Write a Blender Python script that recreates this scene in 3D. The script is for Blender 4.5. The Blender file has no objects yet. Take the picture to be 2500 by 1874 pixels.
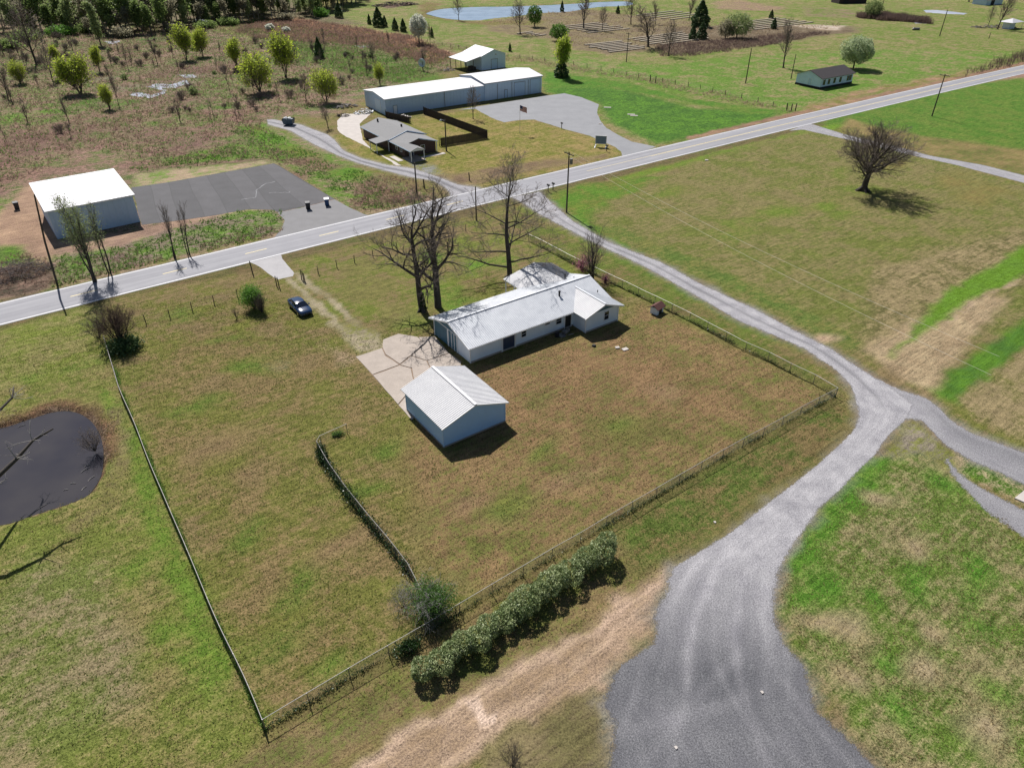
import bpy, math, random
import numpy as np
from mathutils import Vector, Matrix
R = math.radians
S = bpy.context.scene
COL = S.collection
# ------------------------------------------------------------------ camera, sky, sun
H = 45.0; PITCH = R(34.1); F = 1733.0
cam_d = bpy.data.cameras.new('camera'); cam = bpy.data.objects.new('camera', cam_d); COL.objects.link(cam)
cam.location = (0, 0, H); cam.rotation_euler = (R(90)-PITCH, 0, 0)
cam_d.sensor_width = 36; cam_d.lens = F/2500*36; cam_d.clip_end = 20000
S.camera = cam
W = bpy.data.worlds.new('World'); S.world = W; W.use_nodes = True
wn = W.node_tree.nodes; wn.clear()
wo = wn.new('ShaderNodeOutputWorld'); wb = wn.new('ShaderNodeBackground'); sk = wn.new('ShaderNodeTexSky')
sk.sky_type = 'NISHITA'; sk.sun_disc = False; sk.sun_elevation = R(50.5); sk.sun_rotation = R(-26)
wb.inputs[1].default_value = 0.05
W.node_tree.links.new(sk.outputs[0], wb.inputs[0]); W.node_tree.links.new(wb.outputs[0], wo.inputs[0])
sd = bpy.data.lights.new('sun', 'SUN'); so = bpy.data.objects.new('sun', sd); COL.objects.link(so)
sd.energy = 5.0; sd.angle = R(0.5); sd.color = (1, .955, .9)
SAZ = R(-64); SEL = R(50.5)
so.rotation_euler = Vector((math.cos(SAZ)*math.cos(SEL), math.sin(SAZ)*math.cos(SEL), -math.sin(SEL))).to_track_quat('-Z', 'Y').to_euler()
S.view_settings.view_transform = 'Standard'; S.view_settings.look = 'None'; S.view_settings.exposure = 0.36; S.view_settings.gamma = 1
S.view_settings.use_curve_mapping = False

# ------------------------------------------------------------------ survey: bearings read off the photograph -> metres on the ground
def ray(x, y):
    u = (x-1250)/F; v = (y-937)/F
    return np.array([u, math.cos(PITCH)-v*math.sin(PITCH), -math.sin(PITCH)-v*math.cos(PITCH)])
def G(x, y, z=0.0):
    d = ray(x, y); k = (H-z)/(-d[2]); return np.array([d[0]*k, d[1]*k])
def GP(pts): return [G(x, y) for x, y in pts]
def hgt(bx, by, ty):
    b = G(bx, by); d = ray(bx, ty); return H+b[1]/d[1]*d[2]
# ------------------------------------------------------------------ object helpers
def link(o, parent=None):
    COL.objects.link(o)
    if parent is not None: o.parent = parent
    return o
def tag(o, label, cat, group=None):
    o['label'] = label; o['category'] = cat
    if group: o['group'] = group
    return o
def thing(name, label, cat, loc=(0, 0, 0), rz=0, group=None):
    o = bpy.data.objects.new(name, None); o.location = loc; o.rotation_euler = (0, 0, rz); o.empty_display_size = .3
    return tag(link(o), label, cat, group)
class MB:
    def __init__(s): s.v = []; s.f = []; s.m = []; s.mi = 0
    def add(s, vs, fs):
        b = len(s.v); s.v += [tuple(map(float, q)) for q in vs]; s.f += [tuple(b+i for i in f) for f in fs]; s.m += [s.mi]*len(fs); return s
    def box(s, c, d, rz=0):
        hx, hy, hz = d[0]/2, d[1]/2, d[2]/2; cs, sn = math.cos(rz), math.sin(rz); vs = []
        for z in (-hz, hz):
            for x, y in ((-hx, -hy), (hx, -hy), (hx, hy), (-hx, hy)):
                vs.append((c[0]+x*cs-y*sn, c[1]+x*sn+y*cs, c[2]+z))
        return s.add(vs, [(0, 3, 2, 1), (4, 5, 6, 7), (0, 1, 5, 4), (1, 2, 6, 5), (2, 3, 7, 6), (3, 0, 4, 7)])
    def b2(s, x0, x1, y0, y1, z0, z1): return s.box(((x0+x1)/2, (y0+y1)/2, (z0+z1)/2), (x1-x0, y1-y0, z1-z0))
    def prism(s, poly, z0, z1):
        n = len(poly)
        a = sum(poly[i][0]*poly[(i+1) % n][1]-poly[(i+1) % n][0]*poly[i][1] for i in range(n))
        if a < 0: poly = poly[::-1]
        vs = [(p[0], p[1], z0) for p in poly]+[(p[0], p[1], z1) for p in poly]
        return s.add(vs, [tuple(range(n-1, -1, -1)), tuple(range(n, 2*n))]+[(i, (i+1) % n, n+(i+1) % n, n+i) for i in range(n)])
    def tube(s, pts, rad, k=6, cap=True):
        pts = [np.array(p, float) for p in pts]
        if not hasattr(rad, '__len__'): rad = [rad]*len(pts)
        n = len(pts); vs = []
        for i, p in enumerate(pts):
            t = pts[min(i+1, n-1)]-pts[max(i-1, 0)]; t = t/(np.linalg.norm(t)+1e-9)
            a = np.cross(t, (0, 0, 1) if abs(t[2]) < .9 else (1, 0, 0)); a /= np.linalg.norm(a); b = np.cross(t, a)
            for j in range(k):
                w = 2*math.pi*j/k; vs.append(p+(a*math.cos(w)+b*math.sin(w))*rad[i])
        fs = [(i*k+j, i*k+(j+1) % k, (i+1)*k+(j+1) % k, (i+1)*k+j) for i in range(n-1) for j in range(k)]
        if cap: fs += [tuple(range(k-1, -1, -1)), tuple((n-1)*k+j for j in range(k))]
        return s.add(vs, fs)
    def beam(s, a, b, w, h):
        a = np.array(a, float); b = np.array(b, float); t = b-a; t /= np.linalg.norm(t)
        up = np.array((0, 0, 1.)) if abs(t[2]) < .95 else np.array((1., 0, 0)); x = np.cross(t, up); x /= np.linalg.norm(x); y = np.cross(x, t)
        vs = [p+x*i*w/2+y*j*h/2 for p in (a, b) for i, j in ((-1, -1), (1, -1), (1, 1), (-1, 1))]
        return s.add(vs, [(0, 1, 2, 3), (7, 6, 5, 4), (0, 4, 5, 1), (1, 5, 6, 2), (2, 6, 7, 3), (3, 7, 4, 0)])
    def build(s, name, mats, parent=None, smooth=False, kind=None, label=None):
        me = bpy.data.meshes.new(name); me.from_pydata(s.v, [], s.f)
        if not isinstance(mats, (list, tuple)): mats = [mats]
        for m in mats: me.materials.append(m)
        if len(mats) > 1: me.polygons.foreach_set('material_index', s.m)
        if smooth: me.polygons.foreach_set('use_smooth', [True]*len(s.f))
        o = bpy.data.objects.new(name, me); link(o, parent)
        if kind: o['kind'] = kind
        if label: o['label'] = label
        return o
def npmesh(name, V, faces, nper, mats, parent=None, attrs=None, mi=None):
    """fast mesh from arrays: V (n,3), faces (m,nper)"""
    me = bpy.data.meshes.new(name); m = len(faces)
    me.vertices.add(len(V)); me.vertices.foreach_set('co', np.asarray(V, np.float32).ravel())
    me.loops.add(m*nper); me.loops.foreach_set('vertex_index', np.asarray(faces, np.int32).ravel())
    me.polygons.add(m); me.polygons.foreach_set('loop_start', np.arange(0, m*nper, nper, dtype=np.int32))
    me.polygons.foreach_set('loop_total', np.full(m, nper, np.int32))
    if mi is not None: me.polygons.foreach_set('material_index', np.asarray(mi, np.int32))
    for a in (mats if isinstance(mats, (list, tuple)) else [mats]): me.materials.append(a)
    for k, val in (attrs or {}).items():
        if val.ndim == 2:
            at = me.attributes.new(k, 'FLOAT_COLOR', 'POINT'); c = np.ones((len(V), 4), np.float32); c[:, :3] = val; at.data.foreach_set('color', c.ravel())
        else:
            at = me.attributes.new(k, 'FLOAT', 'POINT'); at.data.foreach_set('value', val.astype(np.float32))
    me.update(calc_edges=True)
    o = bpy.data.objects.new(name, me); return link(o, parent)
def dup(root, loc, rz=0, sc=1.0, label=None, name=None):
    r = root.copy(); COL.objects.link(r); r.location = loc; r.rotation_euler = (0, 0, rz); r.scale = (sc, sc, sc) if not hasattr(sc, '__len__') else sc
    if label: r['label'] = label
    for ch in root.children:
        c = ch.copy(); COL.objects.link(c); c.parent = r
        for g in ch.children:
            d = g.copy(); COL.objects.link(d); d.parent = c
    return r
# ------------------------------------------------------------------ materials
def nodes(name):
    m = bpy.data.materials.new(name); m.use_nodes = True; nt = m.node_tree
    return m, nt, nt.nodes['Principled BSDF']
def N(nt, t, **kw):
    n = nt.nodes.new(t)
    for k, v in kw.items():
        if k.startswith('i'): n.inputs[int(k[1:])].default_value = v
        else: setattr(n, k, v)
    return n
def noise(nt, vec, scale, detail=3, rough=.6):
    n = nt.nodes.new('ShaderNodeTexNoise'); n.inputs['Scale'].default_value = scale; n.inputs['Detail'].default_value = detail; n.inputs['Roughness'].default_value = rough
    nt.links.new(vec, n.inputs['Vector']); return n.outputs[0]
def ramp(nt, fac, a, b, ca=(0, 0, 0, 1), cb=(1, 1, 1, 1)):
    r = nt.nodes.new('ShaderNodeValToRGB'); r.color_ramp.elements[0].position = a; r.color_ramp.elements[1].position = b
    r.color_ramp.elements[0].color = ca; r.color_ramp.elements[1].color = cb; nt.links.new(fac, r.inputs[0]); return r.outputs[0]
def mixc(nt, f, a, b, mode='MIX'):
    n = nt.nodes.new('ShaderNodeMix'); n.data_type = 'RGBA'; n.blend_type = mode
    for s, val in ((0, f), (6, a), (7, b)):
        if isinstance(val, bpy.types.NodeSocket): nt.links.new(val, n.inputs[s])
        elif s == 0: n.inputs[0].default_value = val
        else: n.inputs[s].default_value = (*val[:3], 1) if hasattr(val, '__len__') else (val, val, val, 1)
    return n.outputs[2]
def math_(nt, op, a, b=0.0, c=None):
    n = nt.nodes.new('ShaderNodeMath'); n.operation = op
    for i, val in enumerate((a, b) if c is None else (a, b, c)):
        if isinstance(val, bpy.types.NodeSocket): nt.links.new(val, n.inputs[i])
        else: n.inputs[i].default_value = val
    return n.outputs[0]
def bump(nt, bs, h, dist=.05, strength=1):
    b = nt.nodes.new('ShaderNodeBump'); b.inputs['Distance'].default_value = dist; b.inputs['Strength'].default_value = strength
    nt.links.new(h, b.inputs['Height']); nt.links.new(b.outputs[0], bs.inputs['Normal'])
def mat(name, c, rough=.7, var=.25, scale=2.0, c2=None, metal=0, spec=.5, coarse=.5, bmp=0):
    m, nt, bs = nodes(name); geo = N(nt, 'ShaderNodeNewGeometry'); tc = geo.outputs['Position']
    n1 = noise(nt, tc, scale, 4); n2 = noise(nt, tc, scale*9, 2)
    f = math_(nt, 'ADD', math_(nt, 'MULTIPLY', n1, .6), math_(nt, 'MULTIPLY', n2, .4))
    c2 = c2 or tuple(x*(1-var) for x in c)
    col = mixc(nt, ramp(nt, f, .35, .65), c2, c if c2 is not None else c)
    nt.links.new(col, bs.inputs['Base Color']); bs.inputs['Roughness'].default_value = rough; bs.inputs['Metallic'].default_value = metal
    bs.inputs['Specular IOR Level'].default_value = spec
    if bmp: bump(nt, bs, n2, bmp)
    return m
M = {}
M['roof_metal'] = mat('roof_metal', (.64, .66, .69), .46, .2, .8, metal=.2, c2=(.50, .52, .56))
M['roof_white'] = mat('roof_white', (.56, .56, .59), .6, .10, .15, metal=.1)
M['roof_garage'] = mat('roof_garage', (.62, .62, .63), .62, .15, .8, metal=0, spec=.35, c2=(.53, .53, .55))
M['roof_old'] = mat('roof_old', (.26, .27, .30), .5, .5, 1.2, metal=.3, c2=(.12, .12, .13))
M['wall_white'] = mat('wall_white', (.76, .84, .92), .7, .12, .7)
M['wall_cool'] = mat('wall_cool', (.66, .82, .96), .7, .15, .7)
M['wall_blue'] = mat('wall_blue', (.42, .63, .88), .6, .1, .6)
M['wall_metal'] = mat('wall_metal', (.50, .65, .84), .5, .1, .3, metal=.1)
M['wall_metal_light'] = mat('wall_metal_light', (.60, .73, .88), .5, .08, .3, metal=.1)
M['trim_white'] = mat('trim_white', (.80, .81, .82), .5, .06)
M['teal'] = mat('teal', (.05, .16, .24), .5, .25, 1)
M['navy_door'] = mat('navy_door', (.03, .05, .10), .5, .2)
M['glass'] = mat('glass', (.02, .03, .045), .08, .3, spec=.8)
M['dark'] = mat('dark', (.02, .02, .022), .8)
M['brick'] = mat('brick', (.10, .06, .05), .9, .4, 6)
M['shingle_grey'] = mat('shingle_grey', (.24, .24, .245), .9, .2, 3)
M['shingle_dark'] = mat('shingle_dark', (.038, .032, .036), .9, .4, 2)
M['shingle_red'] = mat('shingle_red', (.12, .045, .04), .9, .4, 4)
M['wood_dark'] = mat('wood_dark', (.05, .036, .032), .9, .4, 3)
M['wood_pole'] = mat('wood_pole', (.085, .07, .055), .9, .3, 5)
M['wood_weathered'] = mat('wood_weathered', (.35, .30, .23), .9, .4, 2)
M['galv'] = mat('galv', (.55, .55, .56), .4, .15, metal=.5)
M['galv_dark'] = mat('galv_dark', (.22, .21, .21), .5, .2, metal=.5)
M['rail'] = mat('rail', (.40, .38, .36), .5, .2, metal=.3)
M['wire'] = mat('wire', (.16, .15, .14), .6, metal=.3)
M['cable'] = mat('cable', (.55, .53, .45), .5, metal=.2)
M['bark'] = mat('bark', (.075, .064, .055), .95, .4, 3)
M['bark_light'] = mat('bark_light', (.26, .24, .20), .95, .3, 3)
M['bark_pale'] = mat('bark_pale', (.13, .115, .10), .95, .4, 3)
M['twig'] = mat('twig', (.23, .185, .155), .95, .3, 2)
M['twig_pale'] = mat('twig_pale', (.22, .20, .17), .95, .3, 2)
M['dead_white'] = mat('dead_white', (.34, .32, .30), .9, .3, 3)
M['concrete'] = mat('concrete', (.40, .345, .30), .9, .22, .9, bmp=.01)
M['concrete_pale'] = mat('concrete_pale', (.50, .46, .43), .9, .2, .7)
M['asphalt_dark'] = mat('asphalt_dark', (.082, .080, .088), .85, .3, .35, bmp=.006); M['asphalt_dark_b'] = mat('asphalt_dark_b', (.066, .065, .072), .85, .3, .35, bmp=.006)
M['asphalt_seam'] = mat('asphalt_seam', (.05, .05, .055), .85, .2)
M['asphalt_grey'] = mat('asphalt_grey', (.24, .245, .26), .85, .22, .3, c2=(.19, .195, .21))
M['asphalt_apron'] = mat('asphalt_apron', (.19, .188, .195), .85, .2, .5)
M['apron_concrete'] = mat('apron_concrete', (.38, .37, .38), .85, .2, .5)
M['paint_white'] = mat('paint_white', (.85, .85, .85), .6, .3, 3, c2=(.70, .70, .70))
M['paint_yellow'] = mat('paint_yellow', (.80, .66, .30), .6, .3, 3)
M['car_paint'] = mat('car_paint', (.012, .035, .095), .16, .1, spec=.8)
M['car_glass'] = mat('car_glass', (.006, .010, .022), .05, .1, spec=.9)
M['tyre'] = mat('tyre', (.015, .015, .015), .8)
M['chrome'] = mat('chrome', (.6, .6, .62), .2, metal=.9)
M['red_lamp'] = mat('red_lamp', (.25, .01, .01), .3)
M['bin_blue'] = mat('bin_blue', (.02, .07, .19), .4)
M['bin_dark'] = mat('bin_dark', (.02, .022, .03), .4)
M['plastic_white'] = mat('plastic_white', (.7, .72, .74), .4)
M['dumpster'] = mat('dumpster', (.05, .09, .14), .5)
M['junk'] = mat('junk', (.30, .28, .26), .9, .6, 3, c2=(.08, .07, .07))
M['brush'] = mat('brush', (.11, .085, .08), .95, .5, 2)
M['dirt'] = mat('dirt', (.25, .18, .13), .95, .3, 1)
M['sign_blue'] = mat('sign_blue', (.16, .24, .32), .5)
M['flag_red'] = mat('flag_red', (.5, .04, .05), .8); M['flag_white'] = mat('flag_white', (.75, .75, .75), .8); M['flag_blue'] = mat('flag_blue', (.03, .05, .18), .8)

def leafmat(name, c, c2, rough=.6, trans=.45):
    m, nt, bs = nodes(name); geo = N(nt, 'ShaderNodeNewGeometry')
    n1 = noise(nt, geo.outputs['Position'], 1.1, 2); n2 = noise(nt, geo.outputs['Position'], 7, 1)
    f = math_(nt, 'ADD', math_(nt, 'MULTIPLY', n1, .5), math_(nt, 'MULTIPLY', n2, .5))
    col = mixc(nt, ramp(nt, f, .38, .62), c2, c); nt.links.new(col, bs.inputs['Base Color']); bs.inputs['Roughness'].default_value = rough
    bs.inputs['Specular IOR Level'].default_value = .3
    tr = N(nt, 'ShaderNodeBsdfTranslucent'); nt.links.new(col, tr.inputs[0]); ms = N(nt, 'ShaderNodeMixShader'); ms.inputs[0].default_value = trans
    nt.links.new(bs.outputs[0], ms.inputs[1]); nt.links.new(tr.outputs[0], ms.inputs[2]); nt.links.new(ms.outputs[0], nt.nodes['Material Output'].inputs[0])
    return m
M['leaf_willow'] = leafmat('leaf_willow', (.50, .58, .07), (.29, .38, .05), .6, .6)
M['leaf_green'] = leafmat('leaf_green', (.18, .31, .06), (.08, .17, .035))
M['leaf_spring'] = leafmat('leaf_spring', (.34, .40, .17), (.20, .26, .10))
M['leaf_cedar'] = leafmat('leaf_cedar', (.09, .155, .05), (.045, .085, .03), trans=.2)
M['leaf_woods'] = leafmat('leaf_woods', (.27, .36, .11), (.12, .17, .06), .6, .6)
M['leaf_woods_dull'] = leafmat('leaf_woods_dull', (.36, .33, .22), (.20, .19, .13), .6, .6)
M['leaf_blossom'] = leafmat('leaf_blossom', (.80, .80, .72), (.52, .54, .44))
M['leaf_pear'] = leafmat('leaf_pear', (.56, .62, .40), (.30, .38, .20))
M['leaf_pink'] = leafmat('leaf_pink', (.50, .19, .28), (.25, .09, .13))
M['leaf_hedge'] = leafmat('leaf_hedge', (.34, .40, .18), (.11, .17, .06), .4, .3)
M['leaf_hedge_top'] = leafmat('leaf_hedge_top', (.52, .56, .32), (.26, .33, .14), .4, .2)
M['leaf_vivid'] = leafmat('leaf_vivid', (.18, .36, .06), (.09, .20, .03))
M['tuft_green'] = leafmat('tuft_green', (.16, .22, .04), (.07, .11, .022), .8, .4); M['tuft_dry'] = leafmat('tuft_dry', (.30, .24, .11), (.15, .11, .05), .9, .4)
M['leaf_green_deep'] = leafmat('leaf_green_deep', (.15, .29, .06), (.06, .13, .03), .6, .4)
M['leaf_ivy'] = leafmat('leaf_ivy', (.035, .08, .018), (.012, .03, .010), .35, .1)
M['weed_brown'] = leafmat('weed_brown', (.32, .22, .17), (.18, .115, .09), .9, .5)
M['weed_tan'] = leafmat('weed_tan', (.46, .37, .25), (.27, .20, .13), .9, .5)
M['weed_green'] = leafmat('weed_green', (.15, .27, .05), (.08, .17, .03), .7, .5)
M['grass_dry'] = leafmat('grass_dry', (.33, .24, .12), (.18, .13, .06), .9, .2)
M['twig_bush'] = leafmat('twig_bush', (.20, .14, .12), (.11, .075, .065), .95, .4)

# ground: two colours per place and how they are shared out, broken up by noise
def ground_mat():
    m, nt, bs = nodes('grass_ground'); L = nt.links
    A = N(nt, 'ShaderNodeAttribute', attribute_name='colA').outputs[0]; B = N(nt, 'ShaderNodeAttribute', attribute_name='colB').outputs[0]
    Fc = N(nt, 'ShaderNodeAttribute', attribute_name='fac').outputs[2]; Rg = N(nt, 'ShaderNodeAttribute', attribute_name='rough').outputs[2]
    P = N(nt, 'ShaderNodeNewGeometry').outputs['Position']
    mp = N(nt, 'ShaderNodeMapping'); L.new(P, mp.inputs[0]); mp.vector_type = 'TEXTURE'; mp.inputs['Rotation'].default_value = (0, 0, R(36)); mp.inputs['Scale'].default_value = (7, 1, 1)
    st = noise(nt, mp.outputs[0], 2.2, 4, .65); st2 = noise(nt, mp.outputs[0], .7, 3, .6)
    mp3 = N(nt, 'ShaderNodeMapping'); L.new(P, mp3.inputs[0]); mp3.vector_type = 'TEXTURE'; mp3.inputs['Rotation'].default_value = (0, 0, R(39)); mp3.inputs['Scale'].default_value = (16, 1, 1)
    st3 = noise(nt, mp3.outputs[0], 3.4, 3, .7)
    n0 = noise(nt, P, .22, 4, .65); n1 = noise(nt, P, 1.3, 4, .7); n2 = noise(nt, P, 6.5, 3, .75); n3 = noise(nt, P, 22, 2, .7)
    # share of B
    mix = math_(nt, 'ADD', math_(nt, 'ADD', math_(nt, 'MULTIPLY', n0, .34), math_(nt, 'MULTIPLY', n1, .26)), math_(nt, 'ADD', math_(nt, 'MULTIPLY', n2, .20), math_(nt, 'MULTIPLY', math_(nt, 'ADD', math_(nt, 'MULTIPLY', st, .5), math_(nt, 'MULTIPLY', st2, .5)), .20)))
    f = math_(nt, 'ADD', math_(nt, 'MULTIPLY', math_(nt, 'SUBTRACT', mix, .5), 12.0), Fc); fc = N(nt, 'ShaderNodeClamp'); L.new(f, fc.inputs[0])
    col = mixc(nt, fc.outputs[0], A, B)
    # fine value variation
    sp = math_(nt, 'ADD', math_(nt, 'MULTIPLY', math_(nt, 'SUBTRACT', n2, .5), 4.0), math_(nt, 'MULTIPLY', math_(nt, 'SUBTRACT', n3, .5), 3.6))
    sp = math_(nt, 'ADD', sp, math_(nt, 'MULTIPLY', math_(nt, 'SUBTRACT', n1, .5), 1.8))
    sp = math_(nt, 'ADD', sp, math_(nt, 'MULTIPLY', math_(nt, 'SUBTRACT', st, .5), 1.5))
    sp = math_(nt, 'ADD', sp, math_(nt, 'MULTIPLY', math_(nt, 'SUBTRACT', st3, .5), 1.5))
    amp = math_(nt, 'ADD', 1.0, math_(nt, 'MULTIPLY', sp, math_(nt, 'ADD', .75, math_(nt, 'MULTIPLY', Rg, .8))))
    amp = math_(nt, 'MAXIMUM', amp, .25)
    sc = nt.nodes.new('ShaderNodeVectorMath'); sc.operation = 'SCALE'; L.new(col, sc.inputs[0]); L.new(amp, sc.inputs[3])
    hs = mixc(nt, math_(nt, 'MULTIPLY', ramp(nt, n2, .5, .75), .10), sc.outputs[0], (.36, .30, .16))
    L.new(hs, bs.inputs['Base Color']); bs.inputs['Roughness'].default_value = .95; bs.inputs['Specular IOR Level'].default_value = .1
    hh = math_(nt, 'ADD', math_(nt, 'MULTIPLY', n2, .6), math_(nt, 'ADD', math_(nt, 'MULTIPLY', n3, .35), math_(nt, 'MULTIPLY', n1, math_(nt, 'MULTIPLY', Rg, 3.0))))
    bump(nt, bs, hh, .16, 1)
    return m
M['ground'] = ground_mat()
def gravel_mat(name, dark=False):
    m, nt, bs = nodes(name); L = nt.links
    ac = N(nt, 'ShaderNodeAttribute', attribute_name='across').outputs[2]; al = N(nt, 'ShaderNodeAttribute', attribute_name='along').outputs[2]
    dk = N(nt, 'ShaderNodeAttribute', attribute_name='dark').outputs[2]
    P = N(nt, 'ShaderNodeNewGeometry').outputs['Position']
    cx = N(nt, 'ShaderNodeCombineXYZ'); L.new(math_(nt, 'ADD', ac, math_(nt, 'MULTIPLY', noise(nt, P, .12, 2), 2.2)), cx.inputs[0]); L.new(math_(nt, 'MULTIPLY', al, .035), cx.inputs[1])
    s1 = noise(nt, cx.outputs[0], .8, 3, .55); s2 = noise(nt, cx.outputs[0], 2.6, 3, .6)
    n1 = noise(nt, P, .5, 5); n2 = noise(nt, P, 9, 3, .8); n3 = noise(nt, P, 30, 2, .8)
    f = math_(nt, 'ADD', math_(nt, 'MULTIPLY', s1, .16), math_(nt, 'ADD', math_(nt, 'MULTIPLY', s2, .08), math_(nt, 'ADD', math_(nt, 'MULTIPLY', n1, .42), math_(nt, 'MULTIPLY', n2, .34))))
    light = mixc(nt, ramp(nt, f, .40, .60), (.215, .21, .228), (.385, .377, .392))
    drk = mixc(nt, ramp(nt, f, .47, .63), (.075, .077, .086), (.165, .165, .175))
    dk2 = math_(nt, 'ADD', dk, math_(nt, 'MULTIPLY', math_(nt, 'SUBTRACT', n1, .5), .9)); cl = N(nt, 'ShaderNodeClamp'); L.new(dk2, cl.inputs[0])
    col = mixc(nt, cl.outputs[0], light, drk)
    amp = math_(nt, 'ADD', 1, math_(nt, 'ADD', math_(nt, 'MULTIPLY', math_(nt, 'SUBTRACT', n2, .5), 1.8), math_(nt, 'MULTIPLY', math_(nt, 'SUBTRACT', n3, .5), 2.4)))
    sc = nt.nodes.new('ShaderNodeVectorMath'); sc.operation = 'SCALE'; L.new(col, sc.inputs[0]); L.new(amp, sc.inputs[3])
    L.new(sc.outputs[0], bs.inputs['Base Color']); bs.inputs['Roughness'].default_value = .95; bs.inputs['Specular IOR Level'].default_value = .15
    # ragged, thinning edge: stones get sparse towards the side of the lane
    ed = N(nt, 'ShaderNodeAttribute', attribute_name='edge').outputs[2]
    e = math_(nt, 'ADD', ed, math_(nt, 'MULTIPLY', math_(nt, 'SUBTRACT', math_(nt, 'ADD', math_(nt, 'MULTIPLY', n2, .6), math_(nt, 'MULTIPLY', noise(nt, P, 2.2, 3), .4)), .5), 2.6))
    al_ = N(nt, 'ShaderNodeClamp'); L.new(math_(nt, 'MULTIPLY', math_(nt, 'SUBTRACT', e, .25), 3.0), al_.inputs[0]); L.new(al_.outputs[0], bs.inputs['Alpha'])
    bump(nt, bs, n2, .03, .8)
    return m
M['gravel'] = gravel_mat('gravel')
def road_mat():
    m, nt, bs = nodes('road_asphalt'); L = nt.links
    ac = N(nt, 'ShaderNodeAttribute', attribute_name='across').outputs[2]; al = N(nt, 'ShaderNodeAttribute', attribute_name='along').outputs[2]
    P = N(nt, 'ShaderNodeNewGeometry').outputs['Position']
    cx = N(nt, 'ShaderNodeCombineXYZ'); L.new(ac, cx.inputs[0]); L.new(math_(nt, 'MULTIPLY', al, .03), cx.inputs[1])
    s1 = noise(nt, cx.outputs[0], 1.1, 3); n1 = noise(nt, P, .35, 4); n2 = noise(nt, P, 12, 2)
    f = math_(nt, 'ADD', math_(nt, 'MULTIPLY', s1, .6), math_(nt, 'ADD', math_(nt, 'MULTIPLY', n1, .2), math_(nt, 'MULTIPLY', n2, .2)))
    L.new(mixc(nt, ramp(nt, f, .38, .62), (.20, .20, .222), (.285, .285, .308)), bs.inputs['Base Color']); bs.inputs['Roughness'].default_value = .8
    return m
M['road'] = road_mat()
def water_mat(name, c, rough, film=None):
    m, nt, bs = nodes(name); P = N(nt, 'ShaderNodeNewGeometry').outputs['Position']
    n = noise(nt, P, .13, 3)
    nt.links.new(mixc(nt, ramp(nt, n, .38, .66), c, film or c), bs.inputs['Base Color']); bs.inputs['Roughness'].default_value = rough
    bs.inputs['IOR'].default_value = 1.33
    bump(nt, bs, noise(nt, P, 5, 2), .01, .3)
    return m
M['pond'] = water_mat('pond_water', (.032, .031, .040), .06, (.048, .045, .049))
M['pond_far'] = water_mat('far_water', (.17, .24, .36), .15, (.24, .32, .45))  # blue of the reflected sky put into the far water's base colour
M['puddle'] = water_mat('puddle_water', (.36, .38, .46), .25, (.46, .48, .55))

# ------------------------------------------------------------------ value noise (numpy), used for ragged outlines and patches
def vnoise(x, y, s, seed=0):
    x = np.asarray(x)/s; y = np.asarray(y)/s; xi = np.floor(x).astype(np.int64); yi = np.floor(y).astype(np.int64); fx = x-xi; fy = y-yi
    fx = fx*fx*(3-2*fx); fy = fy*fy*(3-2*fy)
    def h(a, b):
        n = (a*374761393+b*668265263+seed*1442695041) & 0x7fffffff; n = ((n ^ (n >> 13))*1274126177) & 0x7fffffff; return ((n ^ (n >> 16)) & 0xffff)/65535.
    return (h(xi, yi)*(1-fx)+h(xi+1, yi)*fx)*(1-fy)+(h(xi, yi+1)*(1-fx)+h(xi+1, yi+1)*fx)*fy
def fbm(x, y, s, seed=0, o=3): return sum(vnoise(x, y, s/2**i, seed+i*7)*.5**i for i in range(o))/sum(.5**i for i in range(o))
def sdist(X, Y, poly):
    """signed distance, positive inside"""
    poly = np.array(poly); n = len(poly); d2 = np.full(X.shape, 1e12); ins = np.zeros(X.shape, bool)
    for i in range(n):
        a = poly[i]; b = poly[(i+1) % n]; e = b-a; wx = X-a[0]; wy = Y-a[1]
        t = np.clip((wx*e[0]+wy*e[1])/(e@e+1e-9), 0, 1); d2 = np.minimum(d2, (wx-e[0]*t)**2+(wy-e[1]*t)**2)
        c = (a[1] > Y) != (b[1] > Y)
        with np.errstate(divide='ignore', invalid='ignore'): ins ^= c & (X < e[0]*(Y-a[1])/(e[1]+1e-12)+a[0])
    return np.where(ins, 1, -1)*np.sqrt(d2)
def linedist(X, Y, pl):
    d2 = np.full(X.shape, 1e12)
    for a, b in zip(pl[:-1], pl[1:]):
        e = b-a; wx = X-a[0]; wy = Y-a[1]; t = np.clip((wx*e[0]+wy*e[1])/(e@e+1e-9), 0, 1); d2 = np.minimum(d2, (wx-e[0]*t)**2+(wy-e[1]*t)**2)
    return np.sqrt(d2)
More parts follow.
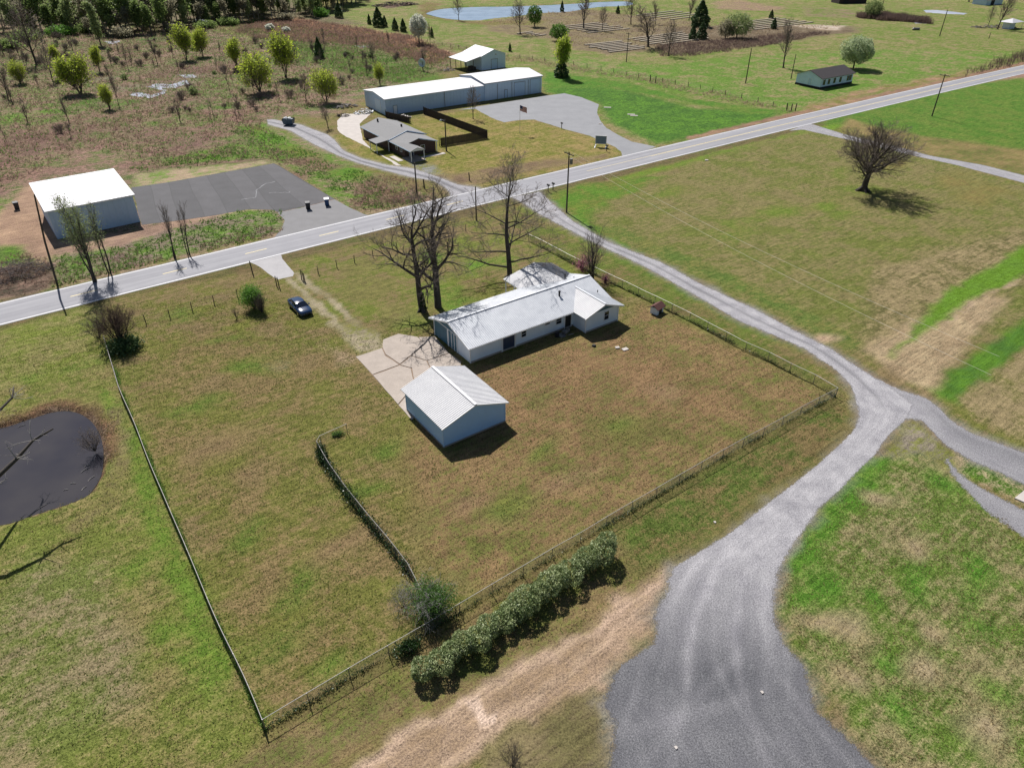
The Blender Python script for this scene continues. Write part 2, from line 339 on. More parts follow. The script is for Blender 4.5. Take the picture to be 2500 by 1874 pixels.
# ------------------------------------------------------------------ the road line
near = [G(x, y) for x, y in ((0, 788), (700, 622), (1300, 469), (1445.6, 433.5), (1616, 394), (1806, 349.6), (1933, 318), (2213, 248), (2500, 182))]
far = [G(x, y) for x, y in ((0, 739), (700, 576), (1300, 432), (1521.5, 379.7), (1680, 343), (1838, 305), (2156, 228), (2500, 160))]
ca, sa = math.cos(R(35)), math.sin(R(35))
def ab(p): return (p[0]*ca+p[1]*sa, -p[0]*sa+p[1]*ca)
pn = np.polyfit(*np.array([ab(p) for p in near]).T, 2); pf = np.polyfit(*np.array([ab(p) for p in far]).T, 2)
def road_pt(s, off=0.0):
    """point s metres along the road (rotated frame), off metres to the far side of the centre line"""
    s0 = min(max(s, -15), 300); v = (np.polyval(pn, s0)+np.polyval(pf, s0))/2; k = (np.polyval(np.polyder(pn), s0)+np.polyval(np.polyder(pf), s0))/2
    v += k*(s-s0); nx, ny = -k/math.hypot(1, k), 1/math.hypot(1, k); a, b = s+nx*off, v+ny*off
    return np.array([a*ca-b*sa, a*sa+b*ca])
HALF = 3.3
ROADPOLY = [road_pt(s, -HALF-.35) for s in range(-60, 700, 8)]+[road_pt(s, HALF+.35) for s in range(696, -68, -8)]
# ------------------------------------------------------------------ ponds
POND = GP([(0, 1038), (60, 1020), (121, 1001), (160, 997), (193, 1004), (222, 1024), (240, 1052), (248, 1080), (250, 1110), (244, 1154), (217, 1197), (185, 1215), (145, 1229), (80, 1250), (0, 1275), (-130, 1290), (-260, 1250), (-330, 1170), (-300, 1100), (-180, 1060), (-80, 1045)])
PONDFAR = GP([(1043, 30), (1084, 20), (1170, 15.5), (1233, 15), (1320, 12), (1402, 8), (1470, 3.5), (1535, 3), (1537, 12), (1453, 17), (1390, 27), (1320, 31), (1260, 38), (1201, 44), (1154, 49), (1090, 44), (1049, 35)])
def smooth(P, n=6):
    P = np.array(P); Q = []; m_ = len(P)
    for i in range(m_):
        a, b, c, d = P[i-1], P[i], P[(i+1) % m_], P[(i+2) % m_]
        for j in range(n): t = j/n; Q.append(.5*((2*b)+(c-a)*t+(2*a-5*b+4*c-d)*t*t+(3*b-3*c+d-a)*t**3))
    return Q
POND = smooth(POND); PONDFAR = smooth(PONDFAR, 4)
# ------------------------------------------------------------------ ground sheet
ys = [-60, -30, -10, 5, 12]; y = 17.
while y < 560: ys.append(y); y += .0064*(y+25)
while y < 7000: ys.append(y); y *= 1.25
ts = [-40, -14, -6, -3, -1.9, -1.5, -1.25]+list(np.linspace(-1.12, 1.12, 620))+[1.25, 1.5, 1.9, 3, 6, 14, 40]
ys = np.array(ys); ts = np.array(ts); TT, YY = np.meshgrid(ts, ys); XX = TT*(np.maximum(YY, 0)*.66+22)
X = XX.ravel(); Y = YY.ravel(); nr, nc = YY.shape
Z = np.zeros_like(X)
wx = X+(fbm(X, Y, 9, 3)-.5)*7; wy = Y+(fbm(X, Y, 9, 11)-.5)*7     # warped position: natural outlines
wx2 = X+(fbm(X, Y, 1.6, 5)-.5)*1.6; wy2 = Y+(fbm(X, Y, 1.6, 8)-.5)*1.6
cA = np.zeros((len(X), 3)); cB = np.zeros((len(X), 3)); fac = np.zeros(len(X)); rgh = np.zeros(len(X))
OLIVE = (.138, .148, .034); BROWN = (.180, .134, .066); GREEN = (.075, .145, .020); VIV = (.100, .195, .022); DEEP = (.052, .125, .020)
TAN = (.36, .27, .185); DRY = (.24, .19, .10); MAUVE = (.235, .155, .118); PASTURE = (.118, .168, .032); LAWN = (.132, .160, .030); DIRT = (.34, .235, .165); GREY = (.22, .21, .20)
RUST = (.26, .13, .075); DKW = (.06, .05, .035)
cA[:] = OLIVE; cB[:] = BROWN; fac[:] = .5
def zone(poly, a, b, f, soft=1.5, warp=2, rough=0.0, k=1.0, px=True):
    P = GP(poly) if px else poly; P = np.array(P); lo = P.min(0)-soft*3-8; hi = P.max(0)+soft*3+8
    I = np.where((X > lo[0]) & (X < hi[0]) & (Y > lo[1]) & (Y < hi[1]))[0]
    if not len(I): return
    x_, y_ = ((X, Y), (wx2, wy2), (wx, wy))[warp]
    w = np.clip(sdist(x_[I], y_[I], P)/soft*.5+.5, 0, 1)*k; w = w*w*(3-2*w) if k == 1 else w
    cA[I] += (np.array(a)-cA[I])*w[:, None]; cB[I] += (np.array(b)-cB[I])*w[:, None]; fac[I] += (f-fac[I])*w; rgh[I] += (rough-rgh[I])*w
def stripe(pl, wid, a, b, f, soft=.5, warp=1, k=1.0, rough=0.0, px=True):
    P = np.array(GP(pl) if px else pl); lo = P.min(0)-wid-8; hi = P.max(0)+wid+8
    I = np.where((X > lo[0]) & (X < hi[0]) & (Y > lo[1]) & (Y < hi[1]))[0]
    if not len(I): return
    x_, y_ = ((X, Y), (wx2, wy2), (wx, wy))[warp]
    w = np.clip((wid/2-linedist(x_[I], y_[I], P))/soft+.5, 0, 1)*k
    cA[I] += (np.array(a)-cA[I])*w[:, None]; cB[I] += (np.array(b)-cB[I])*w[:, None]; fac[I] += (f-fac[I])*w; rgh[I] += (rough-rgh[I])*w
def spot(x, y, rx, a, b, f, k=.9, ry=None, rough=0.0):
    c = G(x, y); ry = ry or rx; dx = (wx-c[0]); dy = (wy-c[1]); u = (dx*ca+dy*sa)/rx; v = (-dx*sa+dy*ca)/ry
    w = np.clip(1.25-np.sqrt(u*u+v*v), 0, 1)*k
    cA[:] += (np.array(a)-cA)*w[:, None]; cB[:] += (np.array(b)-cB)*w[:, None]; fac[:] += (f-fac)*w; rgh[:] += (rough-rgh)*w
# --- pasture beyond, right
zone([(1000, -60), (3200, -60), (3200, 260), (2500, 160), (1900, 290), (1560, 380), (1300, 190), (900, 90), (720, 60)], PASTURE, DRY, .28, 3)
zone([(700, -60), (-1200, -60), (-1200, 90), (0, 90), (880, 60), (760, 20)], (.11, .12, .05), (.16, .12, .08), .5, 5, rough=1)
# --- wetland, left
zone([(-1500, 60), (0, 60), (560, 60), (900, 75), (1120, 130), (1100, 170), (1000, 210), (880, 240), (800, 280), (640, 300), (700, 420), (900, 520), (0, 740), (-1500, 1100)], (.105, .150, .040), MAUVE, .52, 4, rough=.9)
zone([(0, 290), (300, 270), (640, 270), (690, 380), (440, 410), (330, 420), (250, 400), (80, 440), (-200, 560), (-400, 330)], (.12, .145, .05), (.22, .135, .105), .60, 3, rough=.9)
zone([(560, 55), (700, 42), (1010, 90), (1110, 135), (1050, 165), (900, 110), (780, 100), (620, 90)], (.15, .13, .05), RUST, .85, 3, rough=.8)
zone([(760, 105), (900, 118), (1060, 160), (1000, 200), (900, 150), (780, 125)], GREEN, MAUVE, .35, 3, rough=.6)
zone([(700, 95), (830, 118), (960, 150), (1090, 190), (980, 205), (850, 175), (700, 140)], GREEN, (.12, .13, .04), .15, 3, rough=.5)
zone([(510, 55), (560, 55), (690, 90), (620, 100), (540, 80)], (.13, .18, .03), DRY, .4, 2)
for x, y, r, c in ((390, 95, 9, DEEP), (190, 110, 12, GREEN), (120, 265, 10, VIV), (200, 255, 9, GREEN), (260, 330, 6, GREEN), (40, 285, 7, VIV), (720, 180, 8, VIV), (330, 250, 7, GREEN), (560, 260, 6, GREEN), (480, 140, 6, GREEN), (660, 150, 10, GREEN), (30, 500, 8, VIV), (20, 620, 6, GREEN), (640, 340, 5, GREEN)): spot(x, y, r, c, MAUVE, .12, rough=.5)
for x, y, r in ((440, 170, 12), (540, 165, 14), (420, 245, 9), (350, 320, 9), (480, 350, 10), (130, 330, 12), (60, 370, 10), (600, 380, 8)): spot(x, y, r, MAUVE, (.15, .09, .075), .6, .7, rough=.9)
for x, y, r in ((420, 205, 7), (480, 185, 6), (300, 215, 6), (250, 195, 5)): spot(x, y, r, (.26, .22, .17), (.12, .09, .08), .5, .6)
for x, y, r in ((100, 300, 8), (160, 380, 7), (400, 300, 8), (500, 300, 7), (560, 340, 6), (300, 380, 7), (60, 220, 10), (140, 230, 9), (420, 120, 9), (600, 190, 8), (520, 210, 8)): spot(x, y, r, (.115, .19, .035), MAUVE, .25, .75, rough=.8)
# bank beside the left building
zone([(330, 425), (420, 412), (560, 400), (640, 392), (700, 402), (660, 398), (420, 446), (320, 462)], TAN, VIV, .35, 1, 1)
zone([(380, 405), (480, 396), (650, 385), (700, 405), (850, 510), (900, 505), (700, 360), (560, 350), (420, 385)], VIV, (.19, .13, .09), .33, 1.5, 1, rough=.5)
zone([(570, 300), (640, 300), (760, 350), (900, 420), (1060, 480), (1050, 500), (900, 515), (850, 505), (690, 395), (640, 350)], VIV, MAUVE, .30, 1.5, 1, rough=.4)
zone([(580, 310), (640, 305), (700, 345), (860, 410), (1000, 460), (960, 480), (820, 430), (680, 370)], (.09, .19, .02), OLIVE, .3, 1, 1)
for x, y, r in ((700, 430, 4), (780, 405, 4), (940, 460, 5), (900, 445, 4), (870, 492, 2.5), (960, 490, 3), (1000, 485, 3), (740, 390, 4)): spot(x, y, r, MAUVE, (.16, .09, .07), .5, .85, rough=.9)
zone([(-40, 560), (80, 440), (120, 470), (150, 590), (110, 640), (60, 610), (-40, 600)], (.40, .27, .18), (.26, .17, .12), .5, 1.2, 1)
zone([(135, 590), (340, 560), (480, 520), (680, 500), (600, 525), (420, 560), (300, 600), (140, 625)], (.38, .26, .18), MAUVE, .45, 1, 1)
zone([(140, 625), (300, 600), (420, 560), (580, 515), (680, 510), (700, 560), (640, 590), (430, 655), (270, 695), (120, 720)], VIV, (.20, .15, .12), .50, 1, 1, rough=.6)
zone([(-200, 700), (60, 640), (140, 660), (130, 705), (0, 735), (-200, 780)], MAUVE, DKW, .5, 1, 1, rough=.9)
zone([(0, 600), (50, 600), (60, 640), (0, 650)], GREEN, VIV, .5, 1.2, 1, rough=.5)
# --- mown lawn round the brick house and the long building
zone([(800, 350), (760, 330), (880, 330), (1030, 285), (1180, 265), (1240, 297), (1300, 292), (1480, 345), (1520, 372), (1500, 390), (1240, 440), (1140, 470), (1050, 440), (930, 405)], (.145, .155, .028), (.25, .19, .075), .38, 1, 1)
zone([(1030, 430), (1090, 425), (1300, 395), (1480, 375), (1490, 385), (1260, 425), (1130, 462)], (.22, .17, .08), (.16, .11, .07), .35, 1, 1, rough=.3)
zone([(1330, 225), (1340, 185), (1400, 190), (1700, 265), (1900, 275), (1860, 305), (1600, 352), (1490, 300), (1460, 250)], DEEP, (.085, .19, .022), .40, 1.5, 1, rough=.25)
zone([(1330, 175), (1500, 195), (1680, 240), (1920, 272), (1830, 280), (1500, 215), (1330, 215)], (.065, .165, .018), PASTURE, .35, 1.5, 1)
zone([(1350, 130), (1600, 160), (1900, 130), (2200, 120), (2500, 130), (2160, 225), (1920, 272), (1600, 215), (1400, 175)], (.10, .185, .026), DRY, .20, 4)
# timber rows: bare brown ground
zone([(1180, 55), (1310, 35), (1420, 22), (1560, 40), (1700, 55), (1640, 120), (1480, 132), (1400, 120), (1300, 90), (1200, 75)], (.20, .17, .08), (.16, .12, .08), .55, 3, rough=.4)
zone([(1640, 70), (1780, 60), (2080, 65), (2100, 80), (1960, 95), (1800, 118), (1650, 135), (1600, 115)], (.19, .15, .10), (.11, .08, .05), .5, 3, rough=.5)
zone([(1740, 5), (1800, 0), (1920, 20), (1900, 28), (1760, 22)], MAUVE, DRY, .5, 3, rough=.6)
zone([(1960, 15), (2110, 30), (2100, 45), (1970, 40)], MAUVE, PASTURE, .5, 3, rough=.4)
zone([(1930, 62), (2060, 62), (2050, 75), (1990, 72)], (.42, .36, .30), TAN, .4, 2)
zone([(1030, 5), (1080, 10), (1050, 40), (1160, 52), (1340, 50), (1330, 62), (1150, 60), (1020, 40)], OLIVE, (.17, .12, .06), .5, 2, rough=.4)
zone([(930, 15), (1000, 5), (1020, 12), (950, 20)], MAUVE, DKW, .4, 2, rough=.8)
# road verges: dead brown strip on the far side, dull green on the near side
stripe([road_pt(s, HALF+1.6) for s in range(130, 320, 6)], 2.6, (.30, .19, .12), (.20, .12, .085), .5, .8, px=False)
stripe([road_pt(s, HALF+1.2) for s in range(0, 60, 6)], 2.2, OLIVE, (.26, .19, .13), .55, .8, px=False)
stripe([road_pt(s, -HALF-1.6) for s in range(-30, 320, 6)], 2.8, (.105, .115, .035), (.13, .10, .05), .55, .8, px=False)
stripe([road_pt(s, -HALF-5.0) for s in range(-30, 90, 6)], 2.4, (.17, .12, .05), OLIVE, .45, .9, px=False)
stripe([road_pt(s, -HALF-4.6) for s in range(96, 175, 6)], 3.4, (.12, .22, .022), LAWN, .3, 1.2, px=False)
zone([(1960, 262), (2160, 214), (2330, 176), (2360, 172), (2350, 184), (2180, 222), (1990, 272)], (.30, .19, .12), OLIVE, .4, 1, rough=.2)
zone([(2350, 215), (2500, 176), (2560, 165), (2540, 200), (2420, 232)], (.33, .20, .13), MAUVE, .4, 1, rough=.2)
# --- right hand side beyond the driveway
zone([(1990, 300), (2300, 215), (2500, 190), (3200, 200), (3200, 420), (2500, 370), (2200, 320)], (.07, .155, .020), PASTURE, .40, 2)
zone([(2070, 320), (2060, 290), (2200, 325), (2500, 372), (3200, 430), (3200, 520), (2500, 440), (2300, 395)], (.23, .175, .075), (.115, .125, .035), .42, 1.5)
zone([(1500, 445), (1980, 315), (2280, 390), (2500, 445), (3200, 560), (3200, 800), (2500, 800), (2250, 900), (2000, 850), (1700, 690), (1480, 560), (1360, 480)], (.122, .142, .032), (.180, .155, .066), .55, 2)
zone([(1330, 480), (1450, 440), (1600, 430), (1560, 470), (1460, 490), (1470, 550), (1620, 640), (1560, 640), (1400, 560)], (.085, .18, .020), OLIVE, .3, 1.5)
for x, y, r in ((1890, 520, 7), (1780, 560, 6), (1640, 470, 5), (2000, 500, 6), (2090, 460, 6), (2060, 520, 5), (1420, 510, 3), (2060, 420, 4)): spot(x, y, r, (.12, .19, .024), OLIVE, .3, .7, r*.5)
for x, y, r in ((2180, 400, 6), (2400, 470, 9), (2330, 440, 7)): spot(x, y, r, (.24, .16, .07), OLIVE, .35, .7, r*.5)
stripe([(1420, 590), (1620, 690), (1800, 790), (1960, 850)], 2.5, (.085, .15, .022), OLIVE, .3, 1.2, k=.8)
stripe([(1500, 560), (1700, 650), (1900, 740), (2100, 850)], 3.5, (.075, .14, .026), OLIVE, .4, 1.5, k=.7)
zone([(2130, 660), (2500, 560), (3200, 500), (3200, 700), (2500, 690), (2300, 760), (2240, 860), (2180, 900), (2100, 860)], (.13, .12, .045), DRY, .5, 1.5, 1)
zone([(2120, 850), (2230, 780), (2400, 720), (2460, 730), (2330, 880), (2290, 960), (2200, 930)], (.36, .28, .17), (.27, .20, .12), .35, 1, 1, rough=.3)
zone([(2300, 720), (2500, 600), (2560, 590), (2560, 640), (2360, 740), (2230, 830), (2180, 870)], (.10, .20, .015), VIV, .4, .8, 1)
zone([(2280, 965), (2330, 900), (2500, 780), (2800, 700), (2800, 780), (2500, 850), (2340, 990)], (.085, .19, .018), DEEP, .4, .8, 1)
zone([(2330, 990), (2500, 860), (2900, 780), (2900, 1100), (2500, 1080)], (.16, .155, .05), DRY, .55, 1, 1)
spot(2020, 838, 2.2, (.42, .29, .20), TAN, .4, .9, 1.1)
stripe([(2300, 790), (2480, 680)], .7, TAN, DRY, .5, .5)
# --- lawn between the road and the house
zone([(700, 640), (1290, 500), (1480, 640), (1530, 700), (1150, 700), (1020, 760), (860, 820), (760, 740)], LAWN, BROWN, .36, 1.2, 1)
for x, y, r in ((1090, 700, 3), (1240, 650, 2.5), (1060, 620, 3), (1120, 730, 3), (1180, 650, 3), (980, 770, 2.2)): spot(x, y, r, (.10, .21, .024), LAWN, .2, .8)
for x, y, r in ((900, 700, 4), (1000, 640, 3), (950, 760, 3), (860, 650, 3)): spot(x, y, r, BROWN, LAWN, .35, .7)
zone([(1290, 520), (1400, 590), (1700, 740), (1960, 880), (1980, 935), (1700, 800), (1400, 640), (1290, 580)], (.105, .14, .026), (.15, .12, .05), .42, 1, 1)
# --- house yard
zone([(1150, 900), (1530, 790), (1560, 735), (2040, 970), (1180, 1450), (1000, 1340), (860, 1180), (900, 1040), (1000, 1060)], (.225, .150, .074), (.120, .128, .034), .30, 1.5, 1)
zone([(1150, 900), (1530, 800), (1850, 960), (1500, 1150), (1180, 1060)], (.225, .142, .073), (.130, .118, .040), .27, 2.5, 2)
zone([(560, 830), (860, 860), (1010, 1040), (1000, 1340), (950, 1500), (660, 1760), (480, 1330), (260, 830), (300, 700), (600, 700)], (.138, .142, .034), (.190, .140, .064), .50, 2.5, 2)
zone([(270, 700), (620, 640), (720, 700), (860, 850), (560, 800), (270, 860)], (.135, .145, .030), BROWN, .46, 2, 1)
for x, y, r, q in ((640, 900, 4, 0), (480, 1000, 3.5, 0), (780, 880, 3, 1), (560, 1090, 4, 1), (660, 1140, 3, 1), (740, 1400, 3, 0), (700, 1540, 3.4, 0), (820, 1600, 2, 0), (600, 1280, 3, 0), (900, 1180, 2.5, 0), (960, 1080, 2.5, 0), (540, 950, 3, 1), (420, 780, 3, 0), (520, 840, 3, 0), (860, 1320, 3, 1), (1260, 1260, 3.5, 0), (1500, 1060, 3.5, 0), (1600, 940, 3.4, 1), (1380, 1180, 3, 1), (1150, 1260, 3, 1), (1300, 1080, 3, 0)):
    if q: spot(x, y, r, (.23, .15, .085), BROWN, .35, .8, r*.55)
    else: spot(x, y, r, (.085, .15, .022), OLIVE, .3, .75, r*.55)
for k in range(7): stripe([(300+k*22, 770+k*16), (560, 690+k*24), (700+k*9, 735+k*14)], .35, (.16, .11, .05), (.11, .08, .035), .5, .35, k=.55)
# --- left of the long fence
zone([(-600, 760), (0, 800), (200, 800), (260, 850), (470, 1350), (650, 1790), (560, 1900), (-900, 1900)], (.138, .165, .034), (.20, .168, .068), .44, 2, 1)
zone([(-600, 760), (0, 790), (250, 720), (250, 900), (120, 930), (-200, 1000)], (.145, .178, .032), (.20, .18, .070), .38, 1.5, 1)
stripe([(0, 790), (160, 745), (330, 705), (600, 650)], 4.0, (.105, .105, .035), (.13, .095, .045), .5, 1)
for x, y, r in ((110, 920, 2), (260, 1120, 1.6), (270, 1250, 1.6), (330, 1400, 2), (420, 1540, 2), (480, 1640, 2), (60, 1560, 2.5), (290, 990, 1.5), (220, 890, 1.6)): spot(x, y, r, VIV, LAWN, .3, .7)
stripe([(255, 960), (310, 1060), (360, 1200), (430, 1400), (540, 1640)], 1.5, (.10, .185, .022), LAWN, .3, .9, k=.8)
stripe([(280, 1000), (300, 1120), (255, 1230), (180, 1290)], 1.6, (.22, .16, .09), OLIVE, .35, .8, k=.7)
zone([(0, 1400), (220, 1380), (330, 1560), (260, 1760), (80, 1874), (-300, 1874)], (.135, .165, .040), (.22, .18, .10), .42, 2, 2)
# --- strip outside the front fence, hedge ground and the dirt track
zone([(650, 1790), (940, 1610), (1320, 1380), (1990, 1000), (2060, 960), (2100, 1020), (2000, 1130), (1640, 1390), (1480, 1500), (1300, 1640), (820, 1874), (560, 1900)], (.215, .155, .075), (.115, .125, .032), .45, 1, 1)
zone([(1480, 1290), (1980, 1000), (2050, 985), (2085, 1020), (2030, 1090), (1660, 1360), (1560, 1400)], (.085, .125, .024), (.155, .115, .05), .45, 1, 1)
zone([(560, 1860), (800, 1780), (1080, 1640), (1200, 1570), (1180, 1640), (900, 1780), (760, 1874), (560, 1910)], (.22, .165, .082), (.10, .115, .03), .55, .8, 1)
zone([(820, 1900), (1000, 1780), (1240, 1640), (1420, 1530), (1560, 1420), (1640, 1390), (1620, 1440), (1590, 1530), (1500, 1620), (1480, 1680), (1420, 1700), (1180, 1820), (1100, 1900)], (.37, .265, .185), (.27, .19, .12), .48, .7, 1)
stripe([(880, 1874), (1180, 1690), (1440, 1540), (1600, 1430)], .7, (.47, .34, .25), TAN, .3, .5, k=.8)
stripe([(1080, 1874), (1330, 1690), (1580, 1480)], .6, (.44, .32, .23), TAN, .3, .5, k=.7)
zone([(1120, 1715), (1165, 1702), (1185, 1735), (1222, 1740), (1215, 1760), (1170, 1772), (1150, 1745)], (.62, .47, .37), (.50, .37, .28), .3, .25, 1)
zone([(1180, 1900), (1180, 1830), (1420, 1700), (1500, 1670), (1480, 1760), (1490, 1900)], (.20, .16, .085), (.13, .115, .05), .5, .8, 1)
# --- bottom right grass
zone([(1940, 1345), (2060, 1192), (2150, 1106), (2250, 1040), (2330, 1110), (2360, 1180), (2500, 1320), (3000, 1500), (3000, 1950), (2170, 1900), (1980, 1630), (1900, 1480)], (.098, .158, .026), (.21, .185, .090), .42, .8, 1, rough=.15)
stripe([(1950, 1380), (2010, 1270), (2080, 1200), (2150, 1130)], 2.2, (.06, .165, .014), VIV, .3, 1, k=.85)
for x, y, r in ((1990, 1420, 1.6), (2090, 1440, 1.4), (2250, 1400, 1.8), (2400, 1380, 1.8), (2150, 1600, 1.5), (2330, 1180, 1.6), (2430, 1480, 2), (2200, 1740, 1.8), (2450, 1700, 1.8)): spot(x, y, r, (.055, .165, .014), VIV, .25, .75)
for x, y, r in ((2060, 1530, 1.5), (2260, 1620, 1.9), (2200, 1340, 1.2), (2400, 1780, 1.7), (2010, 1500, 1.1), (2300, 1530, 1.6), (2060, 1680, 1.3), (2120, 1230, 1.3)): spot(x, y, r, (.36, .27, .18), DRY, .4, .8)
zone([(2310, 1080), (2440, 1150), (2500, 1180), (2500, 1230), (2400, 1180), (2330, 1150)], (.075, .15, .018), TAN, .3, .6, 1)
# dust and thin gravel beside the lanes
LANE_L = [(1246, 483), (1276, 498), (1309.5, 522), (1427, 584), (1572, 653), (1696, 723), (1800, 785), (1960, 852), (2000, 880), (2040, 907), (2072, 942), (2090, 986), (2091, 1024), (2078, 1052), (2047, 1084), (1990, 1135), (1927, 1185), (1863, 1233), (1800, 1283), (1771, 1304), (1635, 1386), (1620, 1420), (1622, 1442), (1598, 1480), (1586, 1506), (1594, 1530), (1586, 1571), (1500, 1626), (1480, 1667), (1462, 1718), (1490, 1763), (1478, 1874), (1470, 2000)]
LANE_R = [(1322, 467), (1348, 492), (1404, 540), (1490, 590), (1616, 638), (1721, 695), (1838, 748), (1950, 808), (2034, 850), (2078, 882), (2132, 916), (2190, 950), (2235, 985), (2215, 1025), (2180, 1055), (2157, 1084), (2145, 1106), (2110, 1138), (2059, 1192), (2006, 1239), (1971, 1293), (1957, 1309), (1934, 1345), (1911, 1390), (1898, 1458), (1902, 1512), (1920, 1567), (1975, 1625), (2002, 1734), (2088, 1811), (2151, 1874), (2280, 2000)]
BR_U = [(2078, 882), (2132, 916), (2189, 945), (2259, 967), (2294, 992), (2319, 1021), (2370, 1052), (2433, 1075), (2500, 1100), (2700, 1170), (3000, 1260)]
BR_L = [(2091, 990), (2120, 1010), (2170, 1030), (2225, 1027), (2252, 1030), (2306, 1090), (2370, 1128), (2433, 1154), (2500, 1187), (2700, 1290), (3000, 1420)]
zone(LANE_L+LANE_R[::-1], (.24, .225, .21), (.17, .14, .10), .45, 1.0, 1)
zone(BR_U+BR_L[::-1], (.25, .23, .21), (.19, .15, .11), .45, 1.1, 1)
zone([(2150, 1100), (2240, 1030), (2330, 1110), (2360, 1170), (2250, 1110), (2190, 1120)], (.27, .23, .18), OLIVE, .5, .8, 1)
BRICK_U = [(652, 291), (668, 291), (736, 304), (802, 328), (818, 340), (840, 367), (885, 386), (948, 402), (1011, 410), (1075, 432), (1122, 450), (1170, 457), (1180, 462)]
BRICK_L = [(654, 304), (672, 310), (708, 320), (765, 354), (822, 380), (869, 398), (929, 415), (1002, 434), (1056, 443), (1087, 462), (1096, 474), (1095, 485)]
zone(BRICK_U+BRICK_L[::-1], (.27, .25, .23), (.2, .18, .13), .45, 1.0, 1)
zone([(1000, 398), (1050, 400), (1080, 425), (1040, 425)], (.25, .25, .26), OLIVE, .4, 1, 1)
stripe([(700, 680), (735, 708), (780, 752), (830, 800), (885, 850)], 1.0, (.34, .29, .20), (.19, .17, .08), .35, .5)
stripe([(722, 668), (760, 698), (820, 745), (880, 800), (925, 835)], 1.1, (.34, .29, .20), (.20, .17, .09), .35, .5)
zone([(840, 790), (900, 800), (940, 840), (930, 860), (870, 865)], (.34, .29, .20), OLIVE, .35, .8, 1)
zone([(787, 835), (830, 850), (870, 880), (840, 900)], OLIVE, (.3, .22, .15), .5, .6, 1, k=.6)
spot(690, 890, 1.6, (.26, .21, .14), BROWN, .4, .7, .9)
fac += (fbm(X, Y, 14, 21)-.5)*.9+(fbm(X, Y, 4, 22)-.5)*.7
# banks of the near pond
for off, a, b in ((2.0, (.19, .11, .065), (.105, .075, .035)), (.35, (.13, .08, .055), (.17, .12, .08))):
    sd_ = sdist(wx2, wy2, POND); Ymask = (Y > 20) & (Y < 75) & (X < -5)
    top = np.clip((Y-np.mean([p[1] for p in POND]))/8+.65, .18, 1)
    w = np.clip((sd_/np.maximum(off*top, .2)+1)*1.6, 0, 1)*Ymask
    cA += (np.array(a)-cA)*w[:, None]; cB += (np.array(b)-cB)*w[:, None]; fac += (.5-fac)*w; rgh += (.6-rgh)*w
for P_, dep, sl in ((POND, .9, 1.0), (PONDFAR, 1.2, 3.5)):
    P_ = np.array(P_); I = np.where((X > P_[:, 0].min()-5) & (X < P_[:, 0].max()+5) & (Y > P_[:, 1].min()-5) & (Y < P_[:, 1].max()+5))[0]
    Z[I] -= np.clip((sdist(X[I], Y[I], P_)+sl*.45)/sl, 0, 1)*dep
# gentle roll of the rough ground far from anything built
idx = np.arange(nr*nc).reshape(nr, nc); q = np.stack([idx[:-1, :-1], idx[:-1, 1:], idx[1:, 1:], idx[1:, :-1]], -1).reshape(-1, 4)
go = npmesh('ground', np.stack([X, Y, Z], 1), q, 4, M['ground'], attrs={'colA': np.clip(cA, 0, 1), 'colB': np.clip(cB, 0, 1), 'fac': fac, 'rough': rgh}); go['kind'] = 'structure'

def sheet(name, poly, z, m, px=True, kind='structure', parent=None, wob=0.0, step=.6):
    P = GP(poly) if px else poly
    if wob:
        Q = []
        for a, b in zip(P, P[1:]+P[:1]):
            a = np.array(a); b = np.array(b); n = max(1, int(np.linalg.norm(b-a)/step))
            for i in range(n):
                p = a+(b-a)*i/n; Q.append(p+np.array([fbm(p[0], p[1], 1.3, 2)-.5, fbm(p[0], p[1], 1.3, 9)-.5])*wob)
        P = Q
    me = bpy.data.meshes.new(name)
    from mathutils.geometry import tessellate_polygon
    V = [Vector((float(p[0]), float(p[1]), z)) for p in P]; T = tessellate_polygon([V]); me.from_pydata(V, [], [tuple(t) for t in T])
    me.materials.append(m); me.validate(); o = link(bpy.data.objects.new(name, me), parent)
    for p_ in me.polygons:
        if p_.normal.z < 0: p_.flip()
    if kind and parent is None: o['kind'] = kind
    return o
sheet('pond_water', [p for p in POND], -.35, M['pond'], px=False)
sheet('far_pond_water', [p for p in PONDFAR], -.35, M['pond_far'], px=False)
def resample(pl, n):
    P = np.array(pl); d = np.r_[0, np.cumsum(np.linalg.norm(np.diff(P, axis=0), axis=1))]; t = np.linspace(0, d[-1], n)
    return np.stack([np.interp(t, d, P[:, i]) for i in range(2)], 1), d[-1]
